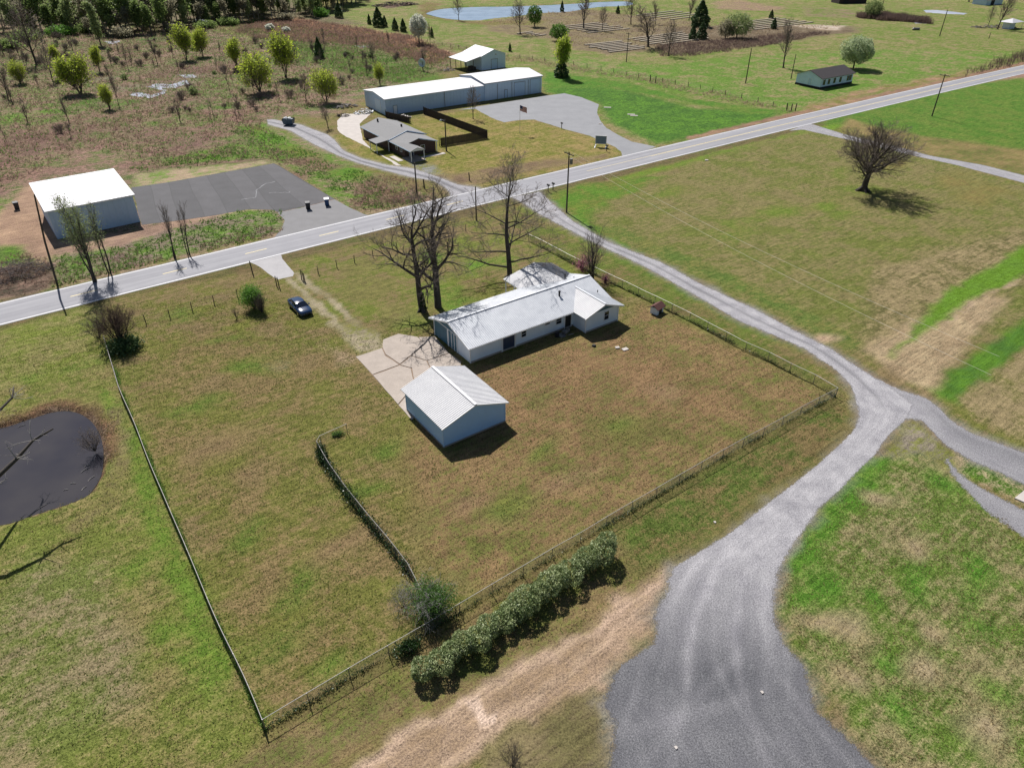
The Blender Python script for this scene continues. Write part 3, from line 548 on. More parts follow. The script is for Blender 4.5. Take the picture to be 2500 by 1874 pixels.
def lane(name, Lp, Rp, z, darkf, nacross=16, step=.6, m='gravel', px=True, marks=None):
    """ribbon between two edges; both edges are matched at common fractions of their length"""
    Lw = GP(Lp) if px else Lp; Rw = GP(Rp) if px else Rp
    ln = sum(np.linalg.norm(b-a) for a, b in zip(Lw[:-1], Lw[1:])); n = max(4, int(ln/step)); A, la = resample(Lw, n); B, lb = resample(Rw, n)
    t = np.linspace(0, 1, nacross); V = A[:, None, :]*(1-t[None, :, None])+B[:, None, :]*t[None, :, None]
    wd = np.linalg.norm(B-A, axis=1)[:, None]*np.ones_like(t)[None]
    across = (t[None]-.5)*wd; mid = (A+B)/2; al = np.r_[0, np.cumsum(np.linalg.norm(np.diff(mid, axis=0), axis=1))][:, None]*np.ones_like(t)[None]
    edge = np.minimum(t, 1-t)[None]*wd/.9
    V = V.reshape(-1, 2); idx = np.arange(n*nacross).reshape(n, nacross); q = np.stack([idx[:-1, :-1], idx[:-1, 1:], idx[1:, 1:], idx[1:, :-1]], -1).reshape(-1, 4)
    o = npmesh(name, np.c_[V, np.full(len(V), z)], q, 4, M[m], attrs={'across': across.ravel(), 'along': al.ravel(), 'edge': edge.ravel(), 'dark': darkf(V[:, 0], V[:, 1], across.ravel(), al.ravel()) if darkf is not lane_dark else lane_dark(V[:, 0], V[:, 1], across.ravel(), al.ravel(), (t[None]*np.ones_like(wd)).ravel())})
    o['kind'] = 'structure'; return o
TRACKS = [([(2040, 960), (2060, 1040), (1985, 1160), (1860, 1275), (1745, 1390), (1690, 1520), (1665, 1700), (1640, 1880)], .42, .9), ([(2085, 1040), (2030, 1150), (1900, 1290), (1815, 1420), (1790, 1540), (1810, 1700), (1890, 1880)], .40, .8),
    ([(2010, 1090), (1930, 1180), (1790, 1290), (1690, 1390), (1620, 1500), (1570, 1640), (1520, 1780)], .36, .7), ([(2060, 1140), (1950, 1290), (1880, 1400), (1862, 1500), (1890, 1620), (1985, 1760), (2090, 1880)], .34, .6),
    ([(1740, 1430), (1740, 1600), (1820, 1760), (1980, 1880)], .30, .5), ([(1900, 1660), (1780, 1720), (1640, 1750), (1510, 1800)], .5, .4), ([(1850, 1560), (1700, 1700), (1560, 1880)], .4, .4)]
def lane_dark(x, y, a, l, fr=None):
    low = np.clip((44-y)/14, 0, 1)*1.05                               # the wide lower end is newer, darker stone
    c = np.exp(-(a/.35)**2)*.55*(y > 50)                              # crown of the narrow lane between the wheel tracks
    tr = 0
    for q, (pl, wd_, k_) in enumerate(TRACKS):
        g_ = linedist(x+(fbm(x, y, 3, q)-.5)*.5, y, GP(pl)); tr = tr+k_*np.exp(-(g_/wd_)**2)*np.clip(1.5*fbm(x, y, 3.5, q+20)-.15, 0, 1)
    c = c*np.clip((y-58)/8, 0, 1)
    return np.clip(low+c-.10-np.minimum(tr, 1)*.5+(fbm(x, y, 5, 31)-.5)*.45, -.3, 1.15)
lane('gravel_lane', LANE_L, LANE_R, .008, lane_dark, 90, step=.4)
lane('gravel_branch_lane', BR_L, BR_U, .004, lambda x, y, a, l: np.clip(l/13, 0, 1)*.5-.05+.12*np.sin(a*1.4), 18)
lane('gravel_spur', [(2300, 1120), (2319, 1163), (2401, 1249), (2500, 1318), (2700, 1450)], [(2320, 1118), (2350, 1155), (2395, 1185), (2500, 1239), (2750, 1330)], .004, lambda x, y, a, l: .4+0*x, 12)
lane('gravel_driveway', BRICK_L, BRICK_U, .004, lambda x, y, a, l: np.clip(np.exp(-((a+.1)/.5)**2)*.7, 0, 1), 16)
lane('paved_driveway', [(1925, 320), (1958, 317), (2069, 342), (2211, 377), (2338, 405), (2500, 448), (2750, 520)], [(1975, 301), (1992, 305), (2069, 329), (2180, 354), (2275, 380), (2401, 402), (2500, 427), (2750, 490)], .004, lambda x, y, a, l: .12+0*x, 8)
# road with its markings
rs = np.arange(-60, 700, 2.0); nac = 9
V = []; ac = []; al = []
for s in rs:
    for t in np.linspace(-1, 1, nac):
        p = road_pt(s, t*(HALF+.35)+(0 if abs(t) < 1 else t*(fbm(s, t*9, 4, 4)-.5)*.25)); V.append((p[0], p[1], .014)); ac.append(t*(HALF+.35)); al.append(s)
idx = np.arange(len(rs)*nac).reshape(len(rs), nac); q = np.stack([idx[:-1, 1:], idx[:-1, :-1], idx[1:, :-1], idx[1:, 1:]], -1).reshape(-1, 4)[:, ::-1]
ro = npmesh('road', V, q, 4, M['road'], attrs={'across': np.array(ac), 'along': np.array(al)}); ro['kind'] = 'structure'
def mark(name, s0, s1, off, wid, m):
    mb = MB(); ss = np.arange(s0, s1, 2.0 if s1-s0 > 8 else .8); ss = np.r_[ss, s1]
    for a, b in zip(ss[:-1], ss[1:]):
        p = [road_pt(a, off-wid/2), road_pt(b, off-wid/2), road_pt(b, off+wid/2), road_pt(a, off+wid/2)]
        mb.add([(x[0], x[1], .018) for x in p], [(0, 1, 2, 3)])
    return mb.build(name, m, ro)
mark('edge_line', -60, 690, -HALF, .15, M['paint_white']); mark('edge_line', -60, 690, HALF, .15, M['paint_white'])
d0 = ab(G(427, 662))[0]
for k in range(-4, 5): mark('centre_dash', d0+k*12.2-1.7, d0+k*12.2+1.7, 0, .17, M['paint_yellow'])
sy = ab(G(1425, 415))[0]
mark('centre_line', sy, 690, .10, .11, M['paint_yellow']); mark('centre_line', sy+18, 690, -.13, .11, M['paint_yellow'])
# paved lots
lot = sheet('asphalt_lot', [(320, 458), (411, 445), (545, 421), (668, 399), (680, 404), (817, 486), (745, 504), (679, 518), (663, 512), (601, 511), (532, 525), (440, 538), (346, 549), (335, 500)], .004, M['asphalt_seam'])
T = [(320, 458), (366, 452), (411, 445), (458, 437), (505, 429), (548, 421), (590, 413), (632, 406), (668, 399)]
Bt = [(346, 549), (393, 543.5), (442, 537), (500, 529), (556, 520), (612, 510), (668, 512), (745, 504), (817, 486)]
for k in range(8):
    a, b, c, d = G(*T[k]), G(*T[k+1]), G(*Bt[k+1]), G(*Bt[k])
    e = (b-a)/np.linalg.norm(b-a)*.07
    # curved seams, each strip its own pour
    L_ = [a+(d-a)*t+e+np.array([math.sin(t*5+k), math.cos(t*4+k)])*.16*math.sin(t*math.pi) for t in np.linspace(0, 1, 9)]
    R_ = [b+(c-b)*t-e+np.array([math.sin(t*5+k+1), math.cos(t*4+k+1)])*.16*math.sin(t*math.pi) for t in np.linspace(0, 1, 9)]
    mb = MB(); pts = [(p[0], p[1], .010+.0007*(k % 3)) for p in L_+R_[::-1]]
    mb.add([(p[0], p[1], .010+.0007*(k % 3)) for pr in zip(L_, R_) for p in pr], [(2*i, 2*i+2, 2*i+3, 2*i+1) for i in range(8)]); mb.build('asphalt_strip', M['asphalt_dark' if k % 2 else 'asphalt_dark_b'], lot)
def crackline(px_pts, wid, m, z=.016):
    P = GP(px_pts); rng = random.Random(len(px_pts)+int(px_pts[0][0])); Q = []
    for a, b in zip(P[:-1], P[1:]):
        for i in range(5): Q.append(a+(b-a)*i/5+np.array([rng.uniform(-.2, .2), rng.uniform(-.2, .2)]))
    mb = MB()
    for a, b in zip(Q[:-1], Q[1:]):
        t = (b-a); n = np.array([-t[1], t[0]])/(np.linalg.norm(t)+1e-6); w0 = wid*rng.uniform(.4, 1.2)
        mb.add([(*(a-n*w0), z), (*(b-n*w0), z), (*(b+n*w0), z), (*(a+n*w0), z)], [(0, 1, 2, 3)])
    return mb
mb = crackline([(592, 487), (622, 482), (628, 462), (650, 448), (676, 443)], .10, None); mb2 = crackline([(655, 472), (680, 470), (705, 470), (712, 466)], .09, None)
mb.add(mb2.v, mb2.f); mb.build('chalky_crack', M['asphalt_grey'], lot)
sheet('lot_apron', [(679, 519), (745, 505), (817, 487), (853, 507), (894, 524), (905, 527), (662, 584), (673, 576), (689, 560), (695, 538)], .006, M['asphalt_apron'], wob=.3)
sheet('drive_apron', [(612, 641), (625, 646), (640, 656), (668, 677), (680, 682), (715, 674), (719, 666), (700, 645), (690, 632), (686, 622)], .006, M['apron_concrete'], wob=.2)
sheet('grey_lot', [(1120, 268), (1180, 258), (1333, 234), (1378, 228), (1420, 238), (1462, 255), (1457, 275), (1468, 298), (1481, 313), (1510, 330), (1542, 346), (1602, 358), (1570, 370), (1480, 392), (1519, 381), (1516, 370), (1500, 358), (1440, 332), (1377, 315), (1304, 292), (1270, 293), (1230, 299), (1200, 288), (1160, 266)], .005, M['asphalt_grey'], wob=.3)
sheet('concrete_yard', [(838, 278), (905, 278), (878, 302), (885, 342), (915, 370), (960, 392), (980, 404), (968, 404), (908, 364), (838, 330), (824, 318), (824, 295)], .006, M['concrete_pale'], wob=.4)
# cracked concrete pad in front of the garage: each slab its own piece
pad = sheet('concrete_pad', [(872, 873), (935, 848), (938, 831), (973, 818), (1020, 825), (1061, 825), (1097, 864), (1125, 884), (1118, 905), (1000, 1018), (972, 986), (909, 916)], .003, M['dirt'])
SL = [[(868, 871), (932, 850), (940, 868), (975, 891), (909, 915)], [(933, 848), (935, 829), (973, 815), (1019, 823), (1036, 840), (1003, 868), (976, 889), (941, 866)],
      [(910, 917), (976, 893), (1003, 900), (1012, 940), (972, 988)], [(1021, 823), (1062, 822), (1097, 862), (1042, 880), (1004, 869), (1037, 841)],
      [(977, 891), (1003, 870), (1041, 881), (1052, 905), (1014, 938), (1005, 899)], [(1043, 881), (1098, 863), (1127, 884), (1122, 905), (1053, 905)],
      [(973, 990), (1013, 941), (1053, 907), (1122, 907), (1108, 935), (1005, 1026)]]
for k, s_ in enumerate(SL):
    P = [np.array(p) for p in GP(s_)]; c = sum(P)/len(P); Q = []
    for a, b in zip(P, P[1:]+P[:1]):
        for i in range(4):
            p = a+(b-a)*i/4; p = p+(c-p)/np.linalg.norm(c-p)*(.015+.04*vnoise(p[0], p[1], .8, 3)); Q.append((p[0]+.08*(vnoise(p[0], p[1], .9, 1)-.5), p[1]+.08*(vnoise(p[0], p[1], .9, 2)-.5)))
    mb = MB(); mb.prism(Q, .004, .05+.012*(k % 3)); mb.build('slab', M['concrete'], pad)
sb = MB(); sb.prism(GP([(2476, 1217), (2500, 1198), (2560, 1215), (2540, 1245)]), 0, .12); tag(sb.build('concrete_slab', M['concrete_pale']), 'pale concrete slab beside the gravel at the right edge of the photo', 'slab')
for P_ in ([(312, 231), (340, 226), (372, 232), (398, 222), (362, 212), (378, 205), (420, 206), (455, 196), (462, 204), (430, 215), (400, 216), (405, 228), (370, 239), (340, 236)], [(430, 184), (470, 182), (488, 190), (460, 190)], [(255, 101), (290, 100), (285, 108), (262, 107)], [(868, 112), (905, 113), (900, 117), (872, 116)], [(478, 47), (510, 48), (505, 57), (482, 56)], [(2254, 25), (2290, 25), (2364, 33), (2350, 36), (2300, 34), (2262, 31)], [(2228, 53), (2256, 54), (2262, 58), (2235, 58)]):
    sheet('puddle_water', P_, .012, M['puddle'], wob=2.2)

# ------------------------------------------------------------------ buildings
ANG = R(35.3)
def rib_slope(name, u0, u1, vb, vt, zf, m, parent, swap=False, pitch=.26, rib=.035, trim=None, label=None):
    """ribbed metal sheet: ribs run from vb(u) to vt(u) at every rib; zf(u, v) its height"""
    us = []; hs = []; n = max(1, int(round((u1-u0)/pitch))); p = (u1-u0)/n
    for i in range(n):
        us += [u0+i*p, u0+(i+.55)*p, u0+(i+.68)*p, u0+(i+.87)*p]; hs += [0, 0, rib, rib]
    us.append(u1); hs.append(0); V = []; ns = 1
    for u, h in zip(us, hs):
        a, b = vb(u), vt(u)
        for v in (a, b): V.append((u, v, zf(u, v)+h) if not swap else (v, u, zf(u, v)+h))
    k = len(us); b0 = len(V)
    for u in us:
        for v in (vb(u), vt(u)): V.append((u, v, zf(u, v)-.06) if not swap else (v, u, zf(u, v)-.06))
    f = [(2*i, 2*i+2, 2*i+3, 2*i+1) for i in range(k-1)]+[(b0+2*i+1, b0+2*i+3, b0+2*i+2, b0+2*i) for i in range(k-1)]
    f += [(2*i, b0+2*i, b0+2*i+2, 2*i+2) for i in range(k-1)]+[(2*i+1, 2*i+3, b0+2*i+3, b0+2*i+1) for i in range(k-1)]
    f += [(0, 1, b0+1, b0), (2*k-2, b0+2*k-2, b0+2*k-1, 2*k-1)]
    mb = MB(); mb.add(V, f); return mb.build(name, m, parent, label=label)
def lap_wall(a, b, h, hf=None, board=.2, out=.03):
    """clapboard wall from a to b (ground points, outside on the right hand), hf(t) optional gable height above h"""
    a = np.array(a, float); b = np.array(b, float); d = b-a; L = np.linalg.norm(d); d /= L; n = np.array([d[1], -d[0]]); mb = MB(); top = h+(hf if hf else 0)
    z = 0.0
    while z < top-1e-3:
        z1 = min(z+board, top)
        def span(zz):
            if zz <= h or not hf: return 0, L
            k = (zz-h)/hf; return L/2*k, L-L/2*k
        s0, e0 = span(z); s1, e1 = span(z1)
        if e1-s1 < .02: e1 = s1+.02
        p = [(*(a+d*s0+n*out), z), (*(a+d*e0+n*out), z), (*(a+d*e1), z1), (*(a+d*s1), z1), (*(a+d*s0), z), (*(a+d*e0), z)]
        mb.add(p, [(0, 1, 2, 3), (4, 5, 1, 0)]); z = z1
    return mb
def panel_wall(mb, a, b, z0, z1a, z1b=None, pitch=.9, rib=.03, apex=None):
    """vertical ribbed metal wall; top from z1a to z1b, optional apex height in the middle"""
    a = np.array(a, float); b = np.array(b, float); d = b-a; L = np.linalg.norm(d); d /= L; n = np.array([d[1], -d[0]]); z1b = z1a if z1b is None else z1b
    k = max(1, int(L/pitch)); ss = [0.0]; hh = [0]
    for i in range(k):
        c = (i+.5)*L/k; ss += [c-.05, c-.02, c+.02, c+.05]; hh += [0, rib, rib, 0]
    ss.append(L); hh.append(0)
    if apex is not None: ss.append(L/2); hh.append(0)
    o = np.argsort(ss); ss = np.array(ss)[o]; hh = np.array(hh)[o]; V = []
    for s, h in zip(ss, hh):
        t = s/L; zt = z1a+(z1b-z1a)*t if apex is None else z1a+(apex-z1a)*(1-abs(2*t-1)); p = a+d*s+n*h; V += [(*p, z0), (*p, zt)]
    mb.add(V, [(2*i, 2*i+2, 2*i+3, 2*i+1) for i in range(len(ss)-1)])
def window(parent, c, w, h, face, m_frame='trim_white', depth=.06):
    """face: unit outward normal (2d) of the wall"""
    n = np.array(face, float); t = np.array([-n[1], n[0]]); c = np.array(c, float); mb = MB()
    def bar(du, dz, ww, hh): 
        p = c[:2]+t*du+n*depth/2; mb.box((p[0], p[1], c[2]+dz), (ww, depth+.02, hh), math.atan2(t[1], t[0]))
    for sg in (-1, 1): bar(sg*(w/2), 0, .07, h+.07); bar(0, sg*h/2, w+.07, .07)
    bar(0, 0, w, .035)
    f = mb.build('window', M[m_frame], parent); g = MB(); p = c[:2]+n*.02; g.box((p[0], p[1], c[2]), (w, .03, h), math.atan2(t[1], t[0])); g.build('pane', M['glass'], f); return f
def door(parent, c, w, h, face, m, frame='trim_white', name='door'):
    n = np.array(face, float); t = np.array([-n[1], n[0]]); c = np.array(c, float); r = math.atan2(t[1], t[0]); p = c[:2]+n*.03
    d = MB().box((p[0], p[1], h/2+.02), (w, .05, h), r).build(name, M[m], parent); mb = MB()
    for sg in (-1, 1): q = c[:2]+t*sg*(w/2+.05)+n*.04; mb.box((q[0], q[1], h/2+.02), (.09, .07, h), r)
    q = c[:2]+n*.04; mb.box((q[0], q[1], h+.07), (w+.2, .075, .1), r); mb.build('frame', M[frame], d)
    q = c[:2]+t*(w/2-.12)+n*.08; MB().box((q[0], q[1], 1.0), (.05, .05, .05), r).build('handle', M['chrome'], d); return d

# --- main house, long ribbed metal roof with a wing behind and a porch wing towards the road
A0 = G(1148.7, 886.5)
hs = thing('ranch_house', 'long white ranch house with ribbed metal roof and dark teal gable end', 'house', (*A0, 0), ANG)
Lh, Dh, WH = 21.1, 8.25, 2.42; EZ, RZ, RV = 2.36, 3.86, 4.12
w = MB(); w.b2(.15, Lh-.15, .15, Dh-.15, 0, WH)                                  # core
w.add([(0, 0, 0), (0, Dh, 0), (0, Dh, WH), (0, RV, 3.68), (0, 0, WH)], [(0, 4, 3, 2, 1)]); w.add([(Lh, 0, 0), (Lh, Dh, 0), (Lh, Dh, WH), (Lh, RV, 3.68), (Lh, 0, WH)], [(0, 1, 2, 3, 4)])
w.add([(0, 0, 0), (Lh, 0, 0), (Lh, 0, WH), (0, 0, WH)], [(0, 1, 2, 3)]); w.add([(0, Dh, 0), (Lh, Dh, 0), (Lh, Dh, WH), (0, Dh, WH)], [(3, 2, 1, 0)])
w.add([(15.65, 0, 0), (15.65, -2.35, 0), (15.65, -2.35, WH), (15.65, 0, WH)], [(0, 1, 2, 3)]); w.add([(Lh, 0, 0), (Lh, -2.35, 0), (Lh, -2.35, WH), (Lh, 0, WH)], [(3, 2, 1, 0)])
w.add([(15.65, -2.35, 0), (Lh, -2.35, 0), (Lh, -2.35, WH), (15.65, -2.35, WH)], [(0, 1, 2, 3)])
w.build('wall', M['wall_white'], hs)
MB().b2(15.60, Lh+.06, -2.41, -2.36, 0, .22).b2(-.05, 15.6, -.06, -.004, 0, .22).build('footing', M['concrete'], hs)
g = MB(); g.add([(15.9, -2.42, WH), (Lh-.25, -2.42, WH), ((15.65+Lh)/2, -2.42, 3.32)], [(0, 1, 2)]); g.add([(15.9, -2.36, WH), (Lh-.25, -2.36, WH), ((15.65+Lh)/2, -2.36, 3.32)], [(2, 1, 0)]); g.build('gable_board', M['teal'], hs)
g = MB(); g.add([(-.05, .2, WH), (-.05, Dh-.2, WH), (-.05, RV, 3.62)], [(0, 2, 1)]); g.build('gable_board', M['teal'], hs)
MB().b2(-.09, -.02, 5.0, 8.1, .12, 2.36).build('garage_door', M['teal'], hs)
for v0, v1 in ((4.72, 4.98), (8.12, 8.24), (3.35, 3.45), (2.75, 2.85), (4.0, 4.08)): MB().b2(-.12, -.01, v0, v1, .05, 2.4).build('corner_trim', M['trim_white'], hs)
for v0, v1 in ((4.1, 4.7), (3.47, 3.98), (2.87, 3.33)): MB().b2(-.08, -.012, v0, v1, .15, 2.35).build('panel', M['teal'], hs)
MB().b2(-.10, -.012, .0, 8.24, 2.37, 2.47).build('head_trim', M['trim_white'], hs)
door(hs, (5.5, 0, 0), 1.7, 2.1, (0, -1), 'navy_door', name='double_door')
window(hs, (7.75, 0, 1.45), .75, .9, (0, -1)); window(hs, (11.4, 0, 1.75), .8, .45, (0, -1)); window(hs, (13.2, 0, 1.5), .9, .9, (0, -1)); door(hs, (14.7, 0, 0), .95, 2.05, (0, -1), 'dark')
window(hs, (19.1, -2.35, 1.45), .8, 1.2, (0, -1)); 
for u in (4.46, 6.54): MB().b2(u-.04, u+.04, -.1, -.01, 0, 2.3).build('downpipe', M['trim_white'], hs)
for u, v in ((15.66, -2.365), (Lh, -2.365), (0, 0)): MB().b2(u-.06, u+.06, v-.065, v+.065, .02, 2.35).build('corner_board', M['trim_white'], hs)
sl = (RZ-EZ)/(RV+.55); uE = Lh+.5; uW = 15.1; uR = (uW+uE)/2; WR = 3.5
zmain = lambda u, v: EZ+sl*(v+.55)
vval = (WR-EZ)/sl-.55
def vb(u):
    if u < uW: return -.55
    return -.55+(vval+.55)*(1-abs(u-uR)/(uR-uW))
rib_slope('roof_slope', -.5, uE, vb, lambda u: RV, zmain, M['roof_metal'], hs)
rib_slope('roof_slope', -.5, uE, lambda u: Dh+.55, lambda u: RV, lambda u, v: RZ-sl*(v-RV), M['roof_metal'], hs)
wsl = (WR-EZ)/(uR-uW)
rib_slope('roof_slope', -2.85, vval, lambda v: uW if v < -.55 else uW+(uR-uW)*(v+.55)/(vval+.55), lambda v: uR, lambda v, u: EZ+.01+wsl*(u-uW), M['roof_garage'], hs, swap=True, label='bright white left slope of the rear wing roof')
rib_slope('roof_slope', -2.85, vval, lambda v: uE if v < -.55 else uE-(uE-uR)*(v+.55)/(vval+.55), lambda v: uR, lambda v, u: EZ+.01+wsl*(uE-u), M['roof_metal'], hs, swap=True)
MB().beam((-.52, RV, RZ+.05), (uE+.02, RV, RZ+.06), .26, .03).build('ridge_cap', M['roof_metal'], hs)
MB().beam((uR, -2.87, WR+.05), (uR, vval+.1, WR+.05), .26, .04).build('ridge_cap', M['roof_metal'], hs)
fb = MB(); fb.beam((-.52, -.55, EZ-.1), (-.52, RV, RZ-.1), .05, .18); fb.beam((-.52, RV, RZ-.1), (-.52, Dh+.55, EZ-.1), .05, .18)
fb.beam((-.5, -.58, EZ-.1), (uW, -.58, EZ-.1), .05, .15); fb.beam((uW, -2.88, EZ-.1), (uR, -2.88, WR-.1), .05, .18); fb.beam((uR, -2.88, WR-.1), (uE, -2.88, EZ-.1), .05, .18)
fb.beam((uE+.02, RV, RZ-.1), (uE+.02, -.5, EZ-.1), .05, .15); fb.beam((uE+.02, RV, RZ-.1), (uE+.02, Dh+.5, EZ-.1), .05, .15); fb.build('fascia', M['trim_white'], hs)
# porch wing towards the road
pw, pe, pr, pf_ = 13.4, 21.75, 18.55, 12.45
rz_ = 3.42; vv = RV+(RZ-rz_)/sl; vw = RV+(RZ-2.3)/sl
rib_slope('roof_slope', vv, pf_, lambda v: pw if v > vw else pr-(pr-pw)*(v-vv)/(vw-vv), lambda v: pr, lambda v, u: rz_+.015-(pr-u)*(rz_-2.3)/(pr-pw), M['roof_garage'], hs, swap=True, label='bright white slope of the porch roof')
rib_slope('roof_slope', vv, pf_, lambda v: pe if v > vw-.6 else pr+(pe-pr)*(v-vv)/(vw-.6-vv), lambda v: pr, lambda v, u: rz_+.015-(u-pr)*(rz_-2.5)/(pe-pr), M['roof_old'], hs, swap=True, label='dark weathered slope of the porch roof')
fb = MB()
fb.beam((pw, pf_+.02, 2.2), (pr, pf_+.02, rz_-.1), .05, .2); fb.beam((pr, pf_+.02, rz_-.1), (pe, pf_+.02, 2.4), .05, .2); fb.beam((pw-.02, vw, 2.24), (pw-.02, pf_, 2.24), .05, .14); fb.build('porch_fascia', M['trim_white'], hs)
for u, v in ((13.6, 12.2), (16.0, 12.2), (21.4, 12.2), (13.6, 10.2)): MB().b2(u-.06, u+.06, v-.06, v+.06, .1, 2.3+min(u-13.4, 1)*.12).build('porch_post', M['trim_white'], hs)
MB().b2(17.2, Lh, Dh, 11.6, .0, 2.4).build('porch_room', M['wall_white'], hs); MB().b2(13.3, 21.6, Dh+.02, 12.5, 0, .1).build('porch_floor', M['concrete'], hs)
MB().tube([(15.2, 2.5, 3.3), (15.2, 2.5, 3.95)], .12, 8).tube([(15.2, 2.5, 3.95), (15.2, 2.5, 4.1)], [.2, .05], 8).build('flue', M['dark'], hs)
MB().tube([(20.3, .9, 3.0), (20.3, .9, 3.35)], .06, 6).build('vent_pipe', M['dark'], hs); MB().tube([(19.2, 6.3, 3.3), (19.2, 6.3, 3.9)], .09, 6).build('vent_pipe', M['dark'], hs); MB().tube([(20, 5.4, 3.3), (20, 5.4, 3.65)], .06, 6).build('vent_pipe', M['galv'], hs)
def loc2(A, ang, u, v): return (A[0]+u*math.cos(ang)-v*math.sin(ang), A[1]+u*math.sin(ang)+v*math.cos(ang))
st = MB(); st.b2(-.75, 0, -.6, .4, 0, .06).b2(.05, .55, -.2, .35, .06, .42).b2(.7, 1.1, .0, .3, .0, .5).tube([(.3, -.6, .1), (.9, -1.0, .25)], .06, 5)
p = loc2(A0, ANG, 13.2, -1.0); o = st.build('yard_clutter', M['junk']); o.location = (*p, 0); o.rotation_euler.z = ANG; tag(o, 'low heap of odds and ends by the back door in the shade of the house', 'clutter')
p = loc2(A0, ANG, 12.2, -1.0); o = MB().tube([(0, 0, 0), (0, 0, .62)], [.26, .3], 10).build('water_tub', M['bin_dark']); o.location = (*p, 0); tag(o, 'round dark tub standing against the shaded back wall of the house', 'tub')
p = G(1526, 853); o = MB().box((0, 0, .05), (.75, .55, .1), .5).box((-.9, .35, .07), (.5, .4, .14), .2).build('stepping_stone', M['concrete_pale']); o.location = (*p, 0); tag(o, 'pair of pale flat stones on the lawn behind the house wing', 'stone')
p = G(1450, 845); o = MB().tube([(0, 0, 0), (0, 0, .22)], [.3, .2], 9).build('fire_pot', M['dark']); o.location = (*p, 0); tag(o, 'small black pot on the brown lawn at the corner of the house shadow', 'pot')

# --- detached garage
A1 = G(1084, 1092); ga = thing('detached_garage', 'detached pale blue garage with lap siding and a bright white ribbed roof', 'garage', (*A1, 0), ANG)
gw, gd, gh, gr = 7.4, 7.65, 2.62, 1.25
w = MB()
for a, b, hf in (((0, 0), (gw, 0), gr), ((gw, 0), (gw, gd), 0), ((gw, gd), (0, gd), gr), ((0, gd), (0, 0), 0)):
    m_ = lap_wall(a, b, gh, hf or None); w.add(m_.v, m_.f)
w.build('wall', M['wall_blue'], ga)
MB().b2(-.06, gw+.06, -.06, gd+.06, -.02, .16).build('footing', M['concrete'], ga)
for u, v in ((0, 0), (gw, 0), (0, gd), (gw, gd)): MB().b2(u-.06, u+.06, v-.06, v+.06, .16, gh).build('corner_board', M['wall_blue'], ga)
MB().b2(1.2, 6.2, gd+.03, gd+.09, .16, 2.2).build('garage_door', M['trim_white'], ga)
gs = gr/(gw/2); ov = .28
rib_slope('roof_slope', -.32, gd+.55, lambda v: -ov, lambda v: gw/2, lambda v, u: gh+.04+gs*u, M['roof_garage'], ga, swap=True, pitch=.27, rib=.042, label='bright white left slope of the garage roof')
rib_slope('roof_slope', -.32, gd+.55, lambda v: gw+ov, lambda v: gw/2, lambda v, u: gh+.04+gs*(gw-u), M['roof_garage'], ga, swap=True, pitch=.27, rib=.042)
MB().beam((gw/2, -.36, gh+gr+.09), (gw/2, gd+.58, gh+gr+.09), .32, .05).build('ridge_cap', M['roof_white'], ga)
for v in (-.34, gd+.56): fb = MB(); fb.beam((-ov, v, gh-.04-gs*ov), (gw/2, v, gh+gr-.02), .04, .15); fb.beam((gw/2, v, gh+gr-.02), (gw+ov, v, gh-.04-gs*ov), .04, .15); fb.build('rake_trim', M['trim_white'], ga)

# --- small well house with a red brown roof near the fence
p = G(1603, 762); k = thing('well_house', 'tiny white well house with a dark red shingled roof near the side fence', 'shed', (*p, 0), ANG+R(12))
MB().b2(-.75, .75, -.55, .55, 0, .95).build('wall', M['wall_white'], k); MB().b2(-.35, .3, -.60, -.552, .05, .8).build('door', M['dark'], k)
for sg in (-1, 1): MB().add([(-.95, sg*.75, .85), (.95, sg*.75, .85), (.95, 0, 1.35), (-.95, 0, 1.35), (-.95, sg*.75, .79), (.95, sg*.75, .79), (.95, 0, 1.29), (-.95, 0, 1.29)], [(0, 1, 2, 3) if sg < 0 else (3, 2, 1, 0), (4, 7, 6, 5) if sg < 0 else (5, 6, 7, 4), (0, 4, 5, 1), (0, 3, 7, 4), (1, 5, 6, 2)]).build('roof_slope', M['shingle_red'], k)

# --- white steel building on the left
A2 = G(141, 584); B2_ = G(342.7, 541.4); a2 = math.atan2(*(B2_-A2)[::-1]); L2 = np.linalg.norm(B2_-A2)
wb_ = thing('steel_building', 'large plain steel building with a bright white low roof beside the dark asphalt lot', 'building', (*A2, 0), a2)
D2 = 13.4; hf_, hb_ = 4.75, 5.6
w = MB(); panel_wall(w, (0, 0), (L2, 0), 0, hf_); panel_wall(w, (L2, 0), (L2, D2), 0, hf_, hb_); panel_wall(w, (L2, D2), (0, D2), 0, hb_); panel_wall(w, (0, D2), (0, 0), 0, hb_, hf_); w.build('wall', M['wall_metal'], wb_)
s2 = (hb_-hf_)/D2
rib_slope('roof_slope', -.35, L2+.3, lambda u: -.35, lambda u: D2+.3, lambda u, v: hf_+.05+s2*v, M['roof_white'], wb_, pitch=.6, rib=.03)
MB().beam((-.35, -.38, hf_-.06), (L2+.3, -.38, hf_-.06), .05, .2).beam((L2+.33, -.35, hf_-.06), (L2+.33, D2+.3, hb_-.04), .05, .2).beam((-.38, -.35, hf_-.06), (-.38, D2+.3, hb_-.04), .05, .2).build('eave_trim', M['trim_white'], wb_)
MB().b2(L2+.03, L2+.1, 2, 5.2, .05, 3.4).build('roller_door', M['trim_white'], wb_)

